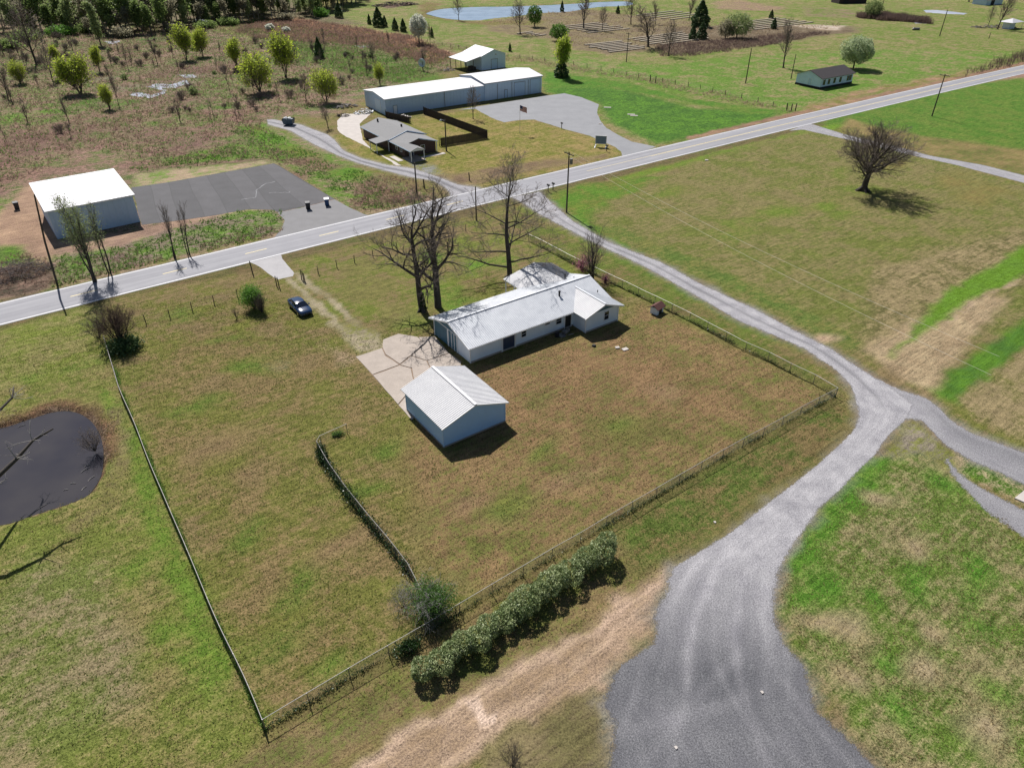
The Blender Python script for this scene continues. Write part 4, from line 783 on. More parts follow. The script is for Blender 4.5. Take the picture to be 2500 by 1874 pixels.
# --- long steel warehouse in two sections
A3 = G(943.5, 282.5); a3 = R(33.6)
lw = thing('long_warehouse', 'long pale blue steel warehouse in two sections behind the brick house', 'warehouse', (*A3, 0), a3)
L3, L3b, D3 = 29.6, 48.6, 12.8
for n_, (x0, x1, e, r, d0, d1) in enumerate(((0, L3, 4.0, 4.75, 0, D3), (L3, L3b, 4.5, 5.45, -.15, D3+.6))):
    w = MB(); panel_wall(w, (x0, d0), (x1, d0), 0, e, pitch=1.0); panel_wall(w, (x1, d1), (x0, d1), 0, e, pitch=1.0); panel_wall(w, (x1, d0), (x1, d1), 0, e, apex=r, pitch=1.0); panel_wall(w, (x0, d1), (x0, d0), 0, e, apex=r, pitch=1.0); w.build('wall', M['wall_metal_light' if n_ else 'wall_metal'], lw)
    rd = (d0+d1)/2; ss = (r-e)/(rd-d0)
    rib_slope('roof_slope', x0-.3, x1+.3, lambda u: d0-.3, lambda u: rd, lambda u, v: e+.05+ss*(v-d0)+.001*n_, M['roof_white'], lw, pitch=.6, rib=.03)
    rib_slope('roof_slope', x0-.3, x1+.3, lambda u: d1+.3, lambda u: rd, lambda u, v: e+.05+ss*(d1-v)+.001*n_, M['roof_white'], lw, pitch=.6, rib=.03)
    f = MB(); f.beam((x0-.3, d0-.33, e-.04), (x1+.3, d0-.33, e-.04), .06, .16)
    for x in (x0-.32, x1+.32): f.beam((x, d0-.3, e-.05), (x, rd, r-.02), .05, .18); f.beam((x, rd, r-.02), (x, d1+.3, e-.05), .05, .18)
    f.build('eave_trim', M['galv_dark' if n_ else 'trim_white'], lw)
for x, wd, hh in ((41.0, 3.6, 3.6), (46.3, 3.4, 3.9), (36.4, .9, 2.1)): door(lw, (x, -.15, 0), wd, hh, (0, -1), 'wall_metal', frame='galv_dark', name='roller_door')
for x in (17.0, 33.6, 38.4, 43.9): MB().b2(x-.05, x+.05, -.24, -.17, 0, 3.95).build('downpipe', M['galv_dark'], lw)
door(lw, (2.6, 0, 0), 1.0, 2.1, (0, -1), 'trim_white', frame='teal'); door(lw, (0, 4.6, 0), 3.0, 3.0, (-1, 0), 'wall_metal_light', frame='trim_white', name='roller_door')

# --- shed with lean-to
A4 = G(1820/3.16+600, 545/3.16); sh = thing('white_shed', 'tall white metal shed with an open lean-to behind the warehouse', 'shed', (*A4, 0), ANG)
w = MB(); sw, sdp, se, sr = 9.4, 10.5, 4.3, 5.9
panel_wall(w, (0, 0), (sw, 0), 0, se, apex=sr); panel_wall(w, (sw, 0), (sw, sdp), 0, se); panel_wall(w, (sw, sdp), (0, sdp), 0, se, apex=sr); panel_wall(w, (0, sdp), (0, 0), 0, se); w.build('wall', M['wall_metal_light'], sh)
q_ = (sr-se)/(sw/2)
rib_slope('roof_slope', -.4, sdp+.4, lambda v: -.4, lambda v: sw/2, lambda v, u: se+.05+q_*u, M['roof_white'], sh, swap=True, pitch=.6, rib=.03)
rib_slope('roof_slope', -.4, sdp+.4, lambda v: sw+.4, lambda v: sw/2, lambda v, u: se+.05+q_*(sw-u), M['roof_white'], sh, swap=True, pitch=.6, rib=.03)
rib_slope('lean_to_roof', .2, sdp+.4, lambda v: -5.8, lambda v: -.42, lambda v, u: se-.13+.20*(u+.4), M['roof_white'], sh, swap=True, pitch=.6, rib=.03)
for v in (.4, 3.6, 6.8, 10.2): MB().b2(-5.6, -5.45, v, v+.15, 0, 3.1).build('post', M['wood_pole'], sh)
for v in (.4, 5.3): MB().b2(-2.9, -2.75, v, v+.15, 0, 3.6).build('post', M['wood_pole'], sh)
door(sh, (5.0, 0, 0), 2.4, 2.9, (0, -1), 'wall_metal', frame='galv_dark', name='roller_door'); window(sh, (5.6, 0, 4.3), .4, .4, (0, -1))
p = loc2(A4, ANG, -2.8, 1.6); o = MB().b2(-1.3, 1.3, -.6, .6, 0, 1.1).b2(-1.0, .4, -.5, .5, 1.1, 1.5).build('stacked_crates', M['wood_dark']); o.location = (*p, 0); o.rotation_euler.z = ANG; tag(o, 'dark stack of crates under the lean-to of the white shed', 'crates')

# --- brick house with grey shingle roof
A5 = np.array([-21.63, 149.85]); bh = thing('brick_house', 'dark brick house with a grey shingle roof and front porch beside the gravel drive', 'house', (*A5, 0), R(35))
MB().b2(.3, 8.9, 9.4, 22.6, 0, 2.4).b2(.6, 8.2, 3.0, 9.4, 0, 2.3).build('wall', M['brick'], bh)
def plain_roof(name, pts_t, m, parent, th=.1):
    n = len(pts_t); mb = MB(); mb.add([p for p in pts_t]+[(p[0], p[1], p[2]-th) for p in pts_t], [tuple(range(n)), tuple(range(2*n-1, n-1, -1))]+[(i, n+i, n+(i+1) % n, (i+1) % n) for i in range(n)]); return mb.build(name, m, parent)
rz5, ez5 = 3.75, 2.35
plain_roof('roof_slope', [(-.15, 9, ez5), (4.6, 9, rz5), (4.6, 23.1, rz5), (-.15, 23.1, ez5)], M['shingle_grey'], bh); plain_roof('roof_slope', [(9.35, 9, ez5), (9.35, 23.1, ez5), (4.6, 23.1, rz5), (4.6, 9, rz5)], M['shingle_grey'], bh)
plain_roof('roof_slope', [(0.0, 9.1, ez5-.1), (-.0, -1.0, ez5-.1), (1.65, -1.0, 2.85), (1.65, 3.0, 2.85), (2.6, 3.0, 3.05), (4.3, 3.0, 3.5), (4.3, 9.1, 3.5)], M['shingle_grey'], bh)
plain_roof('roof_slope', [(8.8, 9.1, ez5-.1), (4.3, 9.1, 3.5), (4.3, 3.0, 3.5), (8.8, 3.0, ez5-.1)], M['shingle_grey'], bh); plain_roof('roof_slope', [(3.35, -1.0, ez5-.1), (3.35, 3.0, ez5-.1), (1.65, 3.0, 2.85), (1.65, -1.0, 2.85)], M['shingle_grey'], bh)
for g_, f_ in (([(.3, 9.38, 2.4), (8.9, 9.38, 2.4), (4.6, 9.38, 3.66)], (0, 1, 2)), ([(.6, 2.98, 2.2), (8.2, 2.98, 2.2), (4.3, 2.98, 3.4)], (0, 1, 2)), ([(.3, 22.62, 2.4), (8.9, 22.62, 2.4), (4.6, 22.62, 3.66)], (2, 1, 0))): MB().add(g_, [f_]).build('gable', M['brick'], bh)
MB().add([(.0, -.9, 2.15), (3.35, -.9, 2.15), (1.65, -.9, 2.74)], [(0, 1, 2)]).build('gable_board', M['trim_white'], bh)
fb = MB(); fb.beam((-.2, 8.95, ez5-.08), (4.6, 8.95, rz5-.08), .05, .2); fb.beam((4.6, 8.95, rz5-.08), (9.4, 8.95, ez5-.08), .05, .2); fb.beam((4.3, 2.95, 3.4), (8.85, 2.95, ez5-.18), .05, .18); fb.beam((-.03, -1, ez5-.2), (-.03, 9, ez5-.2), .05, .16); fb.beam((-.2, 9, ez5-.1), (-.2, 23.1, ez5-.1), .05, .16); fb.build('fascia', M['wall_metal'], bh)
for u, v in ((.15, -.85), (3.2, -.85), (8.5, 3.1)): MB().b2(u-.07, u+.07, v-.07, v+.07, 0, 2.2).build('porch_post', M['trim_white'], bh)
plain_roof('porch_roof', [(-3.1, 8.9, 2.15), (0, 8.9, 2.5), (0, 12.6, 2.5), (-3.1, 12.6, 2.15)], M['shingle_grey'], bh)
for u, v in ((-2.9, 9.1), (-2.9, 12.4), (-.1, 9.0)): MB().b2(u-.07, u+.07, v-.07, v+.07, 0, 2.1).build('porch_post', M['trim_white'], bh)
for v in (4.5, 6.6): window(bh, (.6, v, 1.4), .8, 1.0, (-1, 0))
window(bh, (.3, 14.2, 1.5), .9, 1.0, (-1, 0)); window(bh, (5.0, 3.0, 1.4), 1.0, 1.1, (0, -1)); door(bh, (2.2, 3.0, 0), .95, 2.0, (0, -1), 'navy_door')
MB().b2(-.2, 3.5, -1.1, 3.0, 0, .08).build('porch_floor', M['concrete'], bh); MB().b2(3.5, 9.2, .4, 1.5, 0, .06).build('path', M['concrete_pale'], bh); MB().b2(-1.9, -.7, 1.2, 5.4, 0, .05).build('path', M['concrete_pale'], bh)
for u, v in ((3.4, 21), (5.6, 13.5)): MB().b2(u-.15, u+.15, v-.15, v+.15, 3.4, 4.05).build('roof_vent', M['dark'], bh)

# --- privacy fence round its back yard: every board its own piece
def board_fence(name, label, pts, m, h=1.8, bw=.3, cap=300):
    t = thing(name, label, 'fence', (pts[0][0], pts[0][1], 0)); base = np.array(pts[0]); n = 0; rng = random.Random(4)
    me = MB().box((0, 0, h/2), (bw-.03, .025, h)).build('board', m, t); proto = me; first = True; rails = MB()
    for a, b in zip(pts[:-1], pts[1:]):
        a = np.array(a); b = np.array(b); d = b-a; L = np.linalg.norm(d); d /= L; r = math.atan2(d[1], d[0])
        for z in (.4, 1.4): rails.beam((*(a-base), z), (*(b-base), z), .05, .09)
        for i in range(int(L/bw)):
            c = a+d*(i+.5)*bw-base+np.array([-d[1], d[0]])*(.045+rng.uniform(-.006, .006)); o = proto if first else proto.copy()
            if not first: COL.objects.link(o)
            first = False; o.location = (c[0], c[1], rng.uniform(-.03, .03)); o.rotation_euler.z = r; n += 1
    rails.build('rail', m, t)
    for a in pts: MB().box((a[0]-base[0], a[1]-base[1], .95), (.12, .12, 1.95)).build('post', m, t)
    return t
p3 = np.array([-16.2, 161.0]); p1 = np.array([-22.7, 190.2]); p2 = np.array([-5.7, 167.7])
board_fence('privacy_fence', 'dark wooden privacy fence round the back yard of the brick house', [p1, p2, p3], M['wood_dark'], bw=.32)
board_fence('privacy_fence', 'short dark board fence between the brick house and the long warehouse', [G(944, 284)+np.array([0, -1.2]), G(1003, 302)], M['wood_dark'], h=1.5, bw=.36)

# --- abandoned white house right
A6 = G(1800+635/3.16, 690/3.16); abh = thing('abandoned_house', 'abandoned white house with a dark sagging roof alone in the pasture', 'house', (*A6, 0), R(33.5))
w = MB(); w.b2(.1, 14.9, .1, 8.5, 0, 3.0); 
for a, b, hf in (((0, 0), (15, 0), 0), ((15, 0), (15, 8.6), 1.4), ((15, 8.6), (0, 8.6), 0), ((0, 8.6), (0, 0), 1.4)):
    m_ = lap_wall(a, b, 3.05, hf or None, .3); w.add(m_.v, m_.f)
w.build('wall', M['wall_cool'], abh); MB().b2(-.1, 15.1, -.1, 8.7, -.02, .55).build('footing', M['dark'], abh)
for sg in (0, 1):
    v0 = -.5 if sg == 0 else 9.1; pts_ = [(-.4, v0, 2.9), (15.6, v0, 2.9), (15.6, 4.3, 4.6), (-.4, 4.3, 4.6)]; plain_roof('roof_slope', pts_ if sg == 0 else pts_[::-1], M['shingle_dark'], abh)
for u in (1.4, 3.6, 6.2, 9.0, 12.6, 13.8): window(abh, (u, -.03, 1.75), .85, 1.35, (0, -1), m_frame='wood_dark')
door(abh, (0, 3.8, 0), 1.0, 2.3, (-1, 0), 'wall_metal')

# --- far dark barn, far grey shed, white canopy
def simple_gable(name, label, cat, base, ang, L_, D_, e, r, mw, mr, doors=()):
    t = thing(name, label, cat, (*base, 0), ang); MB().b2(0, L_, 0, D_, 0, e).add([(0, 0, e), (0, D_, e), (0, D_/2, r)], [(0, 2, 1)]).add([(L_, 0, e), (L_, D_, e), (L_, D_/2, r)], [(0, 1, 2)]).build('wall', M[mw], t)
    plain_roof('roof_slope', [(-.4, -.5, e-.1), (L_+.4, -.5, e-.1), (L_+.4, D_/2, r+.1), (-.4, D_/2, r+.1)], M[mr], t); plain_roof('roof_slope', [(L_+.4, D_+.5, e-.1), (-.4, D_+.5, e-.1), (-.4, D_/2, r+.1), (L_+.4, D_/2, r+.1)], M[mr], t)
    for x, wd, hh in doors: door(t, (x, 0, 0), wd, hh, (0, -1), 'dark', frame='wood_dark', name='doorway')
    return t
simple_gable('dark_barn', 'far dark weathered barn at the top edge of the pasture', 'barn', G(2048, 10), R(10), 16, 8, 3.4, 5.5, 'wood_dark', 'galv_dark', ((4, 3, 2.8), (11, 3, 2.8)))
simple_gable('grey_outbuilding', 'far grey outbuilding with a low roof at the top right', 'shed', G(2406, 14), R(25), 13, 8, 2.6, 4.0, 'wall_metal', 'shingle_grey', ((5, 2.5, 2.2),))
p = G(2462, 72); k = thing('canopy_hut', 'small white hut with a wide pale canopy under the bare trees at the right edge', 'hut', (*p, 0), R(30))
MB().b2(0, 4.2, 0, 3, 0, 2.5).build('wall', M['wall_white'], k)
MB().add([(-1.2, -1.5, 2.6), (8, -1.5, 2.6), (8, 4.5, 2.6), (-1.2, 4.5, 2.6), (3.4, 1.5, 3.9)], [(0, 1, 4), (1, 2, 4), (2, 3, 4), (3, 0, 4), (3, 2, 1, 0)]).build('roof', M['roof_white'], k)
for u, v in ((7.6, -1.1), (7.6, 4.1)): MB().b2(u-.06, u+.06, v-.06, v+.06, 0, 2.6).build('post', M['trim_white'], k)

# ------------------------------------------------------------------ chain link fences
def chain_fence(name, label, pts, h=1.2, sp=3.0, wob=0.0, posts=None, group=None, spacing=.11):
    """posts, one top rail and woven wire between the ground points"""
    P = [np.array(p, float) for p in pts]; base = P[0]; t = thing(name, label, 'fence', (*base, 0), 0, group)
    L = np.r_[0, np.cumsum([np.linalg.norm(b-a) for a, b in zip(P[:-1], P[1:])])]; tot = L[-1]
    def at(s):
        s = min(max(s, 0), tot); i = min(np.searchsorted(L, s, 'right')-1, len(P)-2); p = P[i]+(P[i+1]-P[i])*(s-L[i])/(L[i+1]-L[i]); d = (P[i+1]-P[i])/(L[i+1]-L[i])
        return p-base+np.array([-d[1], d[0]])*(vnoise(s, 0, 7, 3)-.5)*wob, d
    if posts is None: n = max(1, int(round(tot/sp))); posts = [tot*i/n for i in range(n+1)]
    proto = MB().tube([(0, 0, 0), (0, 0, h+.02)], .032, 6).build('post', M['galv_dark'], t)
    for k, s in enumerate(posts):
        o = proto if k == 0 else proto.copy()
        if k: COL.objects.link(o)
        p, _ = at(s); o.location = (p[0], p[1], 0)
    ss = np.arange(0, tot+.5, 1.0); ss[-1] = tot; mb = MB(); mb.tube([(*at(s)[0], h+.01*math.sin(s)) for s in ss], .026, 5); mb.build('top_rail', M['rail'], t)
    V = []; Fq = []
    def wire(s0, z0, s1, z1, w=.0042):
        p0, d = at(s0); p1, _ = at(s1); b = len(V); V.extend([(*p0, z0-w), (*p1, z1-w), (*p1, z1+w), (*p0, z0+w)]); Fq.append((b, b+1, b+2, b+3))
        nrm = np.array([-d[1], d[0]])*w; b = len(V); V.extend([(*(p0-nrm), z0), (*(p1-nrm), z1), (*(p1+nrm), z1), (*(p0+nrm), z0)]); Fq.append((b, b+1, b+2, b+3))
    s = 0
    while s < tot:
        e = min(s+h-.1, tot); wire(s, .04, e, .04+(e-s)); wire(s, h-.05, e, h-.05-(e-s)); s += spacing
    o = npmesh('wire_mesh', V, np.array(Fq), 4, M['galv_dark'], t); o['kind'] = 'stuff'
    return t
chain_fence('chain_link_fence', 'long chain link fence running from the bare bush by the road down the left side', GP([(262, 838), (300, 960), (345, 1070), (400, 1205), (470, 1372), (560, 1585), (649, 1780)]), wob=.35)
FB = [(649, 1780), (748, 1720), (849, 1659), (936, 1608), (1060, 1535), (1199, 1451), (1277, 1405), (1349, 1361), (1417, 1323), (1483, 1282), (1600, 1214), (1715, 1147), (1822, 1086), (1869, 1062), (1914, 1037), (1959, 1011), (1999, 989), (2039, 969)]
chain_fence('chain_link_fence', 'front chain link fence running behind the hedge along the gravel lane', GP(FB), wob=.05)
chain_fence('chain_link_fence', 'chain link fence along the right side of the yard beside the gravel lane', GP([(2039, 969), (1982, 935), (1923, 907), (1868, 878), (1814, 855), (1670, 777), (1627, 756), (1575, 731), (1533, 710), (1487, 688), (1440, 665), (1383, 637), (1351, 619), (1319, 602), (1290, 588)]), wob=.1)
chain_fence('chain_link_fence', 'short chain link fence with creeper growing through it in the middle of the yard', GP([(849, 1058), (774, 1092), (806, 1150), (850, 1212), (900, 1275), (950, 1335), (1000, 1400), (1040, 1480)]), wob=.1)
# ------------------------------------------------------------------ post and wire fence along the road and other posts
def wire_fence(name, label, pts, h=1.3, nw=3, r=.06, m='wood_pole', cat='fence', strand=.006):
    base = np.array(pts[0]); t = thing(name, label, cat, (*base, 0)); rng = random.Random(len(pts))
    proto = None
    for p in pts:
        p = np.array(p)-base
        if proto is None: proto = o = MB().tube([(0, 0, 0), (0, 0, h)], [r, r*.85], 6).build('post', M[m], t)
        else: o = proto.copy(); COL.objects.link(o)
        o.location = (p[0], p[1], 0); o.rotation_euler = (rng.uniform(-.06, .06), rng.uniform(-.06, .06), 0)
    for k in range(nw):
        z = h*(.35+.3*k); MB().tube([(*(np.array(p)-base), z) for p in pts], strand, 3).build('wire', M['wire'], t)
    return t
wire_fence('wire_fence', 'post and wire fence along the verge left of the house driveway', GP([(310, 805), (357, 790), (415, 776), (470, 759), (523, 742), (580, 726)]))
wire_fence('wire_fence', 'post and wire fence along the verge right of the house driveway', GP([(745, 687), (778, 669), (823, 654), (866, 642), (911, 629), (970, 612), (1137, 565)]))
far_f = GP([(1000, 95), (1060, 108), (1120, 120), (1180, 133), (1240, 140), (1330, 150), (1400, 160), (1467, 172), (1530, 184), (1587, 196), (1680, 212), (1770, 232), (1850, 250), (1925, 272)])
fpts = []
for a, b in zip(far_f[:-1], far_f[1:]):
    n = max(1, int(np.linalg.norm(b-a)/4)); fpts += [a+(b-a)*i/n for i in range(n)]
wire_fence('pasture_fence', 'old wooden post and wire fence across the green pasture behind the warehouse lot', fpts, r=.09)
def posts(px_pts, label, group, h=1.6, r=.075, name='gate_post'):
    first = None
    for i, (x, y) in enumerate(px_pts):
        if first is None: o = first = MB().tube([(0, 0, 0), (.02, .01, h*.5), (0, 0, h)], [r, r*.95, r*.85], 7).build(name, M['wood_pole'])
        else: o = first.copy(); COL.objects.link(o)
        p = G(x, y); o.location = (*p, 0); o.rotation_euler = (0, .04*(i % 3-1), 0); tag(o, label[i] if isinstance(label, list) else label, 'post', group)
posts([(682, 702), (676, 699)], ['nearer dark wooden post of the pair left of the driveway mouth', 'farther dark wooden post of the pair left of the driveway mouth'], 'posts left of the driveway')
posts([(742, 686), (737, 683)], ['nearer dark wooden post of the pair right of the driveway mouth', 'farther dark wooden post of the pair right of the driveway mouth'], 'posts right of the driveway')
posts([(617, 668)], ['single leaning wooden post beside the road at the driveway corner'], 'roadside posts', 2.0, .09, 'wooden_post')
posts([(1146, 441)], ['short dark post at the corner of the brick house gravel drive'], None, 1.6, .12, 'wooden_post')
posts([(1036, 460)], ['short dark post in the weeds left of the gravel drive'], None, 1.8, .14, 'wooden_post')
posts([(1587, 200), (1600, 203)], ['left dark gate post in the pasture fence behind the green field', 'right dark gate post in the pasture fence behind the green field'], 'gate posts in the pasture fence', 2.0, .16)
posts([(1920, 270), (1931, 272), (1941, 271)], ['leftmost of three dark posts where the pasture fence meets the road', 'middle of three dark posts where the pasture fence meets the road', 'rightmost of three dark posts where the pasture fence meets the road'], 'posts where the pasture fence meets the road', 1.9, .15)
# ------------------------------------------------------------------ utility poles
def pole(bx, by, ty, label, arm=None, lean=(0, 0), lamp=False, transformer=False, r=.15, group=None, h=None):
    b = G(bx, by); h = h or hgt(bx, by, ty); t = thing('utility_pole', label, 'pole', (*b, 0), 0, group)
    MB().tube([(0, 0, 0), (lean[0]*.5, lean[1]*.5, h*.5), (lean[0], lean[1], h)], [r, r*.85, r*.68], 8).build('pole', M['wood_pole'], t)
    if arm is not None:
        a = arm; d = np.array([math.cos(a), math.sin(a)]); MB().beam((*(np.array(lean)-d*1.25), h-.35), (*(np.array(lean)+d*1.25), h-.35), .11, .13).build('cross_arm', M['wood_pole'], t)
        for s in (-1.1, -.5, .5, 1.1): MB().tube([(*(np.array(lean)+d*s), h-.28), (*(np.array(lean)+d*s), h-.08)], [.05, .03], 6).build('insulator', M['galv'], t)
    if transformer: MB().tube([(lean[0]+.42, lean[1]-.1, h-2.0), (lean[0]+.42, lean[1]-.1, h-1.1)], .26, 10).build('transformer', M['galv_dark'], t)
    if lamp: MB().tube([(lean[0], lean[1], h-.25), (lean[0]-.7, lean[1]+.1, h-.05)], .04, 6).build('lamp_arm', M['galv'], t); MB().tube([(lean[0]-.9, lean[1]+.1, h-.25), (lean[0]-.9, lean[1]+.1, h)], [.26, .12], 8).build('lamp_head', M['plastic_white'], t)
    return b, h
PA = pole(1383, 519, 371, 'tall utility pole with cross arm and transformer where the gravel lane meets the road', arm=R(-55), transformer=True)
pole(1163, 538, 455, 'slim dark pole standing on the lawn beside the road between the bare trees', r=.13)
pole(1018, 476, 397, 'dark utility pole rising in front of the brick house, behind the twin tree', r=.16)
pole(1090, 369, 292, 'pole with a pale lamp on top beside the brick house', lamp=True, r=.17)
pole(1529, 152, 80, 'thin utility pole in the pasture in front of the timber rows', arm=R(-55), r=.15)
pole(1820, 204, 118, 'tall bare utility pole in the open pasture left of the abandoned house', r=.17)
pole(1931, 193, 133, 'short utility pole just behind the abandoned white house', r=.15)
pole(2275, 284, 181, 'tall leaning utility pole on the grass beyond the road on the right', arm=R(-55), r=.17)
pole(2294, 88, 24, 'utility pole standing alone high in the far right pasture', r=.19)
pole(2150, 32, -10, 'far utility pole beside the shrubs at the top right', r=.2)
pole(2414, 95, 80, 'short far pole in the pasture below the white canopy hut', r=.14)
pole(2472, 158, 138, 'short pole in the purple brush beside the road at the far right', r=.12)
b_, h_ = pole(1033, 173, 125, 'pole carrying a white satellite dish in the weeds left of the shed', r=.16)
o = MB().tube([(0, 0, 0), (-.08, -.1, .02), (-.16, -.2, .1), (-.2, -.25, .2)], [.25, .8, 1.15, 1.3], 14, cap=False).build('satellite_dish', M['plastic_white']); o.location = (b_[0], b_[1]-.3, h_*.45); o.rotation_euler = (R(60), 0, 0); tag(o, 'round white dish fixed halfway up the pole in the weeds', 'dish')
b = G(140, 695); t = thing('utility_pole', 'tall dark pole wrapped in dead creeper at the left corner of the steel building', 'pole', (*b, 0))
hh = 13.0; MB().tube([(0, 0, 0), (.5, .2, hh*.5), (1.4, .4, hh)], [.15, .13, .10], 8).build('pole', M['wood_pole'], t)
# overhead cables crossing the field
def cable(pts, label, r=.011):
    mb = MB(); P = [np.array(p, float) for p in pts]; Q = []
    for a, b in zip(P[:-1], P[1:]):
        for i in range(24):
            u = i/24; p = a+(b-a)*u; Q.append((p[0], p[1], p[2]-4*1.0*u*(1-u)))
    Q.append(tuple(P[-1])); mb.tube(Q, r, 4); o = mb.build('overhead_cable', M['cable']); tag(o, label, 'cable'); return o
pa = (*PA[0], PA[1]-.3); e1 = G(2420, 915, 8.0); e2 = G(2440, 870, 8.0)
s1 = G(1440, 425, PA[1]-.8); s2 = G(1462, 420, PA[1]-.8)
cable([(pa[0]-.3, pa[1]-.4, pa[2]), (e1[0], e1[1], 8.0)], 'thin pale overhead cable nearer the camera crossing the big brown field')
cable([(pa[0]+.6, pa[1]+.7, pa[2]), (e2[0], e2[1], 8.0)], 'thin pale overhead cable farther from the camera crossing the big brown field')
# ------------------------------------------------------------------ mailboxes, sign, flag
def mailbox(x, y, label, n=1, rz=R(35)):
    p = G(x, y); t = thing('mailbox', label, 'mailbox', (*p, 0), rz)
    MB().b2(-.06, .06, -.06, .06, 0, 1.15).build('post', M['wood_pole'], t)
    b = MB(); b.b2(-.13, .13, -.35, .3, 1.15, 1.32); b.tube([(0, -.35, 1.32), (0, .3, 1.32)], .13, 10); b.build('box', M['dark'], t)
    MB().b2(-.12, .12, -.38, -.35, 1.16, 1.42).build('door', M['galv_dark'], t)
mailbox(1338, 468, 'left mailbox of the pair on posts where the gravel lane leaves the road'); mailbox(1350, 464, 'right mailbox of the pair on posts where the gravel lane leaves the road')
mailbox(1481, 370, 'dark mailbox right beside the framed roadside sign'); mailbox(1371, 314, 'dark post box standing at the edge of the grey paved lot')
p = G(1466, 359); t = thing('roadside_sign', 'framed blue grey board sign on white skids beside the grey driveway', 'sign', (*p, 0), R(-12))
MB().b2(-1.15, 1.15, -.04, .04, .75, 2.35).build('board', M['sign_blue'], t)
for u in (-1.2, 1.2): MB().b2(u-.06, u+.06, -.07, .07, .1, 2.5).build('upright', M['trim_white'], t); MB().b2(u-.1, u+.1, -1.3, 1.3, 0, .14).build('skid', M['trim_white'], t)
MB().b2(-1.25, 1.25, -.06, .06, 2.37, 2.47).build('rail', M['trim_white'], t); MB().b2(-1.14, 1.14, -.06, .06, .66, .74).build('rail', M['trim_white'], t)
p = G(1269, 326); hf = hgt(1269, 326, 256); t = thing('flagpole', 'thin flagpole with a small red, white and blue flag on the lawn', 'flagpole', (*p, 0))
MB().tube([(0, 0, 0), (0, 0, hf)], [.05, .03], 8).build('pole', M['galv'], t)
fl = MB(); n = 13
for i in range(n):
    z1 = hf-.15-i*.13; k = 8; z0 = z1-.13; fl.mi = 0 if i % 2 == 0 else 1
    xs = [.05+j*2.2/k for j in range(k+1)]; yv = [.18*math.sin(j*1.3)-.02*j for j in range(k+1)]; dz = [-.09*j for j in range(k+1)]
    for j in range(k):
        fl.mi = 2 if (i < 7 and j < 3) else (0 if i % 2 == 0 else 1)
        fl.add([(xs[j], yv[j], z0+dz[j]), (xs[j+1], yv[j+1], z0+dz[j+1]), (xs[j+1], yv[j+1], z1+dz[j+1]), (xs[j], yv[j], z1+dz[j])], [(0, 1, 2, 3)])
fl.v = [(a*.72, b*.72, hf-(hf-c)*.72) for a, b, c in fl.v]; fl.build('flag', [M['flag_red'], M['flag_white'], M['flag_blue']], t)
def wheelie(x, y, m, label, rz=0):
    p = G(x, y); t = thing('wheelie_bin', label, 'bin', (*p, 0), rz); mb = MB(); a, b = .27, .36
    mb.add([(-a, -a, .08), (a, -a, .08), (a, a, .08), (-a, a, .08), (-b, -b, 1.05), (b, -b, 1.05), (b, b, 1.05), (-b, b, 1.05)], [(0, 3, 2, 1), (4, 5, 6, 7), (0, 1, 5, 4), (1, 2, 6, 5), (2, 3, 7, 6), (3, 0, 4, 7)]); mb.build('body', M[m], t)
    MB().add([(-.4, -.42, 1.06), (.4, -.42, 1.06), (.4, .4, 1.1), (-.4, .4, 1.1), (-.36, -.38, 1.14), (.36, -.38, 1.14), (.36, .36, 1.2), (-.36, .36, 1.2)], [(0, 3, 2, 1), (4, 5, 6, 7), (0, 1, 5, 4), (1, 2, 6, 5), (2, 3, 7, 6), (3, 0, 4, 7)]).build('lid', M['galv' if m == 'bin_blue' else m], t)
    for s in (-1, 1): MB().tube([(s*.24, .34, .12), (s*.32, .34, .12)], .12, 10).build('wheel', M['tyre'], t)
wheelie(753, 511, 'bin_dark', 'dark wheelie bin standing left on the edge of the asphalt lot', R(20)); wheelie(799, 502, 'bin_blue', 'bright blue wheelie bin standing right on the edge of the asphalt lot', R(15))
wheelie(43, 511, 'bin_dark', 'dark bin by the dirt path left of the steel building', R(40))
for o in [o for o in COL.objects if o.name.startswith('wheelie_bin')]: o.scale = (1.15, 1.15, 1.15)
p = G(706, 305); t = thing('rubbish_skip', 'small dark blue skip heaped with pale rubbish at the end of the gravel drive', 'skip', (*p, 0), R(-5))
a, b = 1.1, 1.35; MB().add([(-a, -.8, .25), (a, -.8, .25), (a, .8, .25), (-a, .8, .25), (-b, -1, 1.5), (b, -1, 1.5), (b, 1, 1.5), (-b, 1, 1.5)], [(0, 3, 2, 1), (0, 1, 5, 4), (1, 2, 6, 5), (2, 3, 7, 6), (3, 0, 4, 7)]).build('body', M['dumpster'], t)
rng = random.Random(5); mb = MB()
for i in range(22): mb.box((rng.uniform(-1, 1), rng.uniform(-.7, .7), rng.uniform(1.2, 1.7)), (rng.uniform(.2, .6), rng.uniform(.2, .5), rng.uniform(.1, .3)), rng.uniform(0, 3))
mb.build('rubbish', M['plastic_white'], t)['kind'] = 'stuff'
def heap(name, x, y, rx, ry, hh, n, label, cat, m, rz=0, seed=1, elong=4, sc=.5):
    p = G(x, y); rng = random.Random(seed); mb = MB()
    for i in range(n):
        r = math.sqrt(rng.random()); a = rng.uniform(0, 6.28); u, v = r*math.cos(a)*rx, r*math.sin(a)*ry; z = hh*(1-r*r)*rng.random(); l = rng.uniform(.3, 1)*sc*elong; w = rng.uniform(.25, .6)*sc; d = rng.uniform(0, 3.14)
        e = np.array([math.cos(d), math.sin(d), rng.uniform(-.35, .35)])*l/2; c = np.array([u, v, z+w*.4]); mb.beam(c-e, c+e, w, w*.6)
    o = mb.build(name, M[m]); o.location = (*p, 0); o.rotation_euler.z = rz; tag(o, label, cat); return o
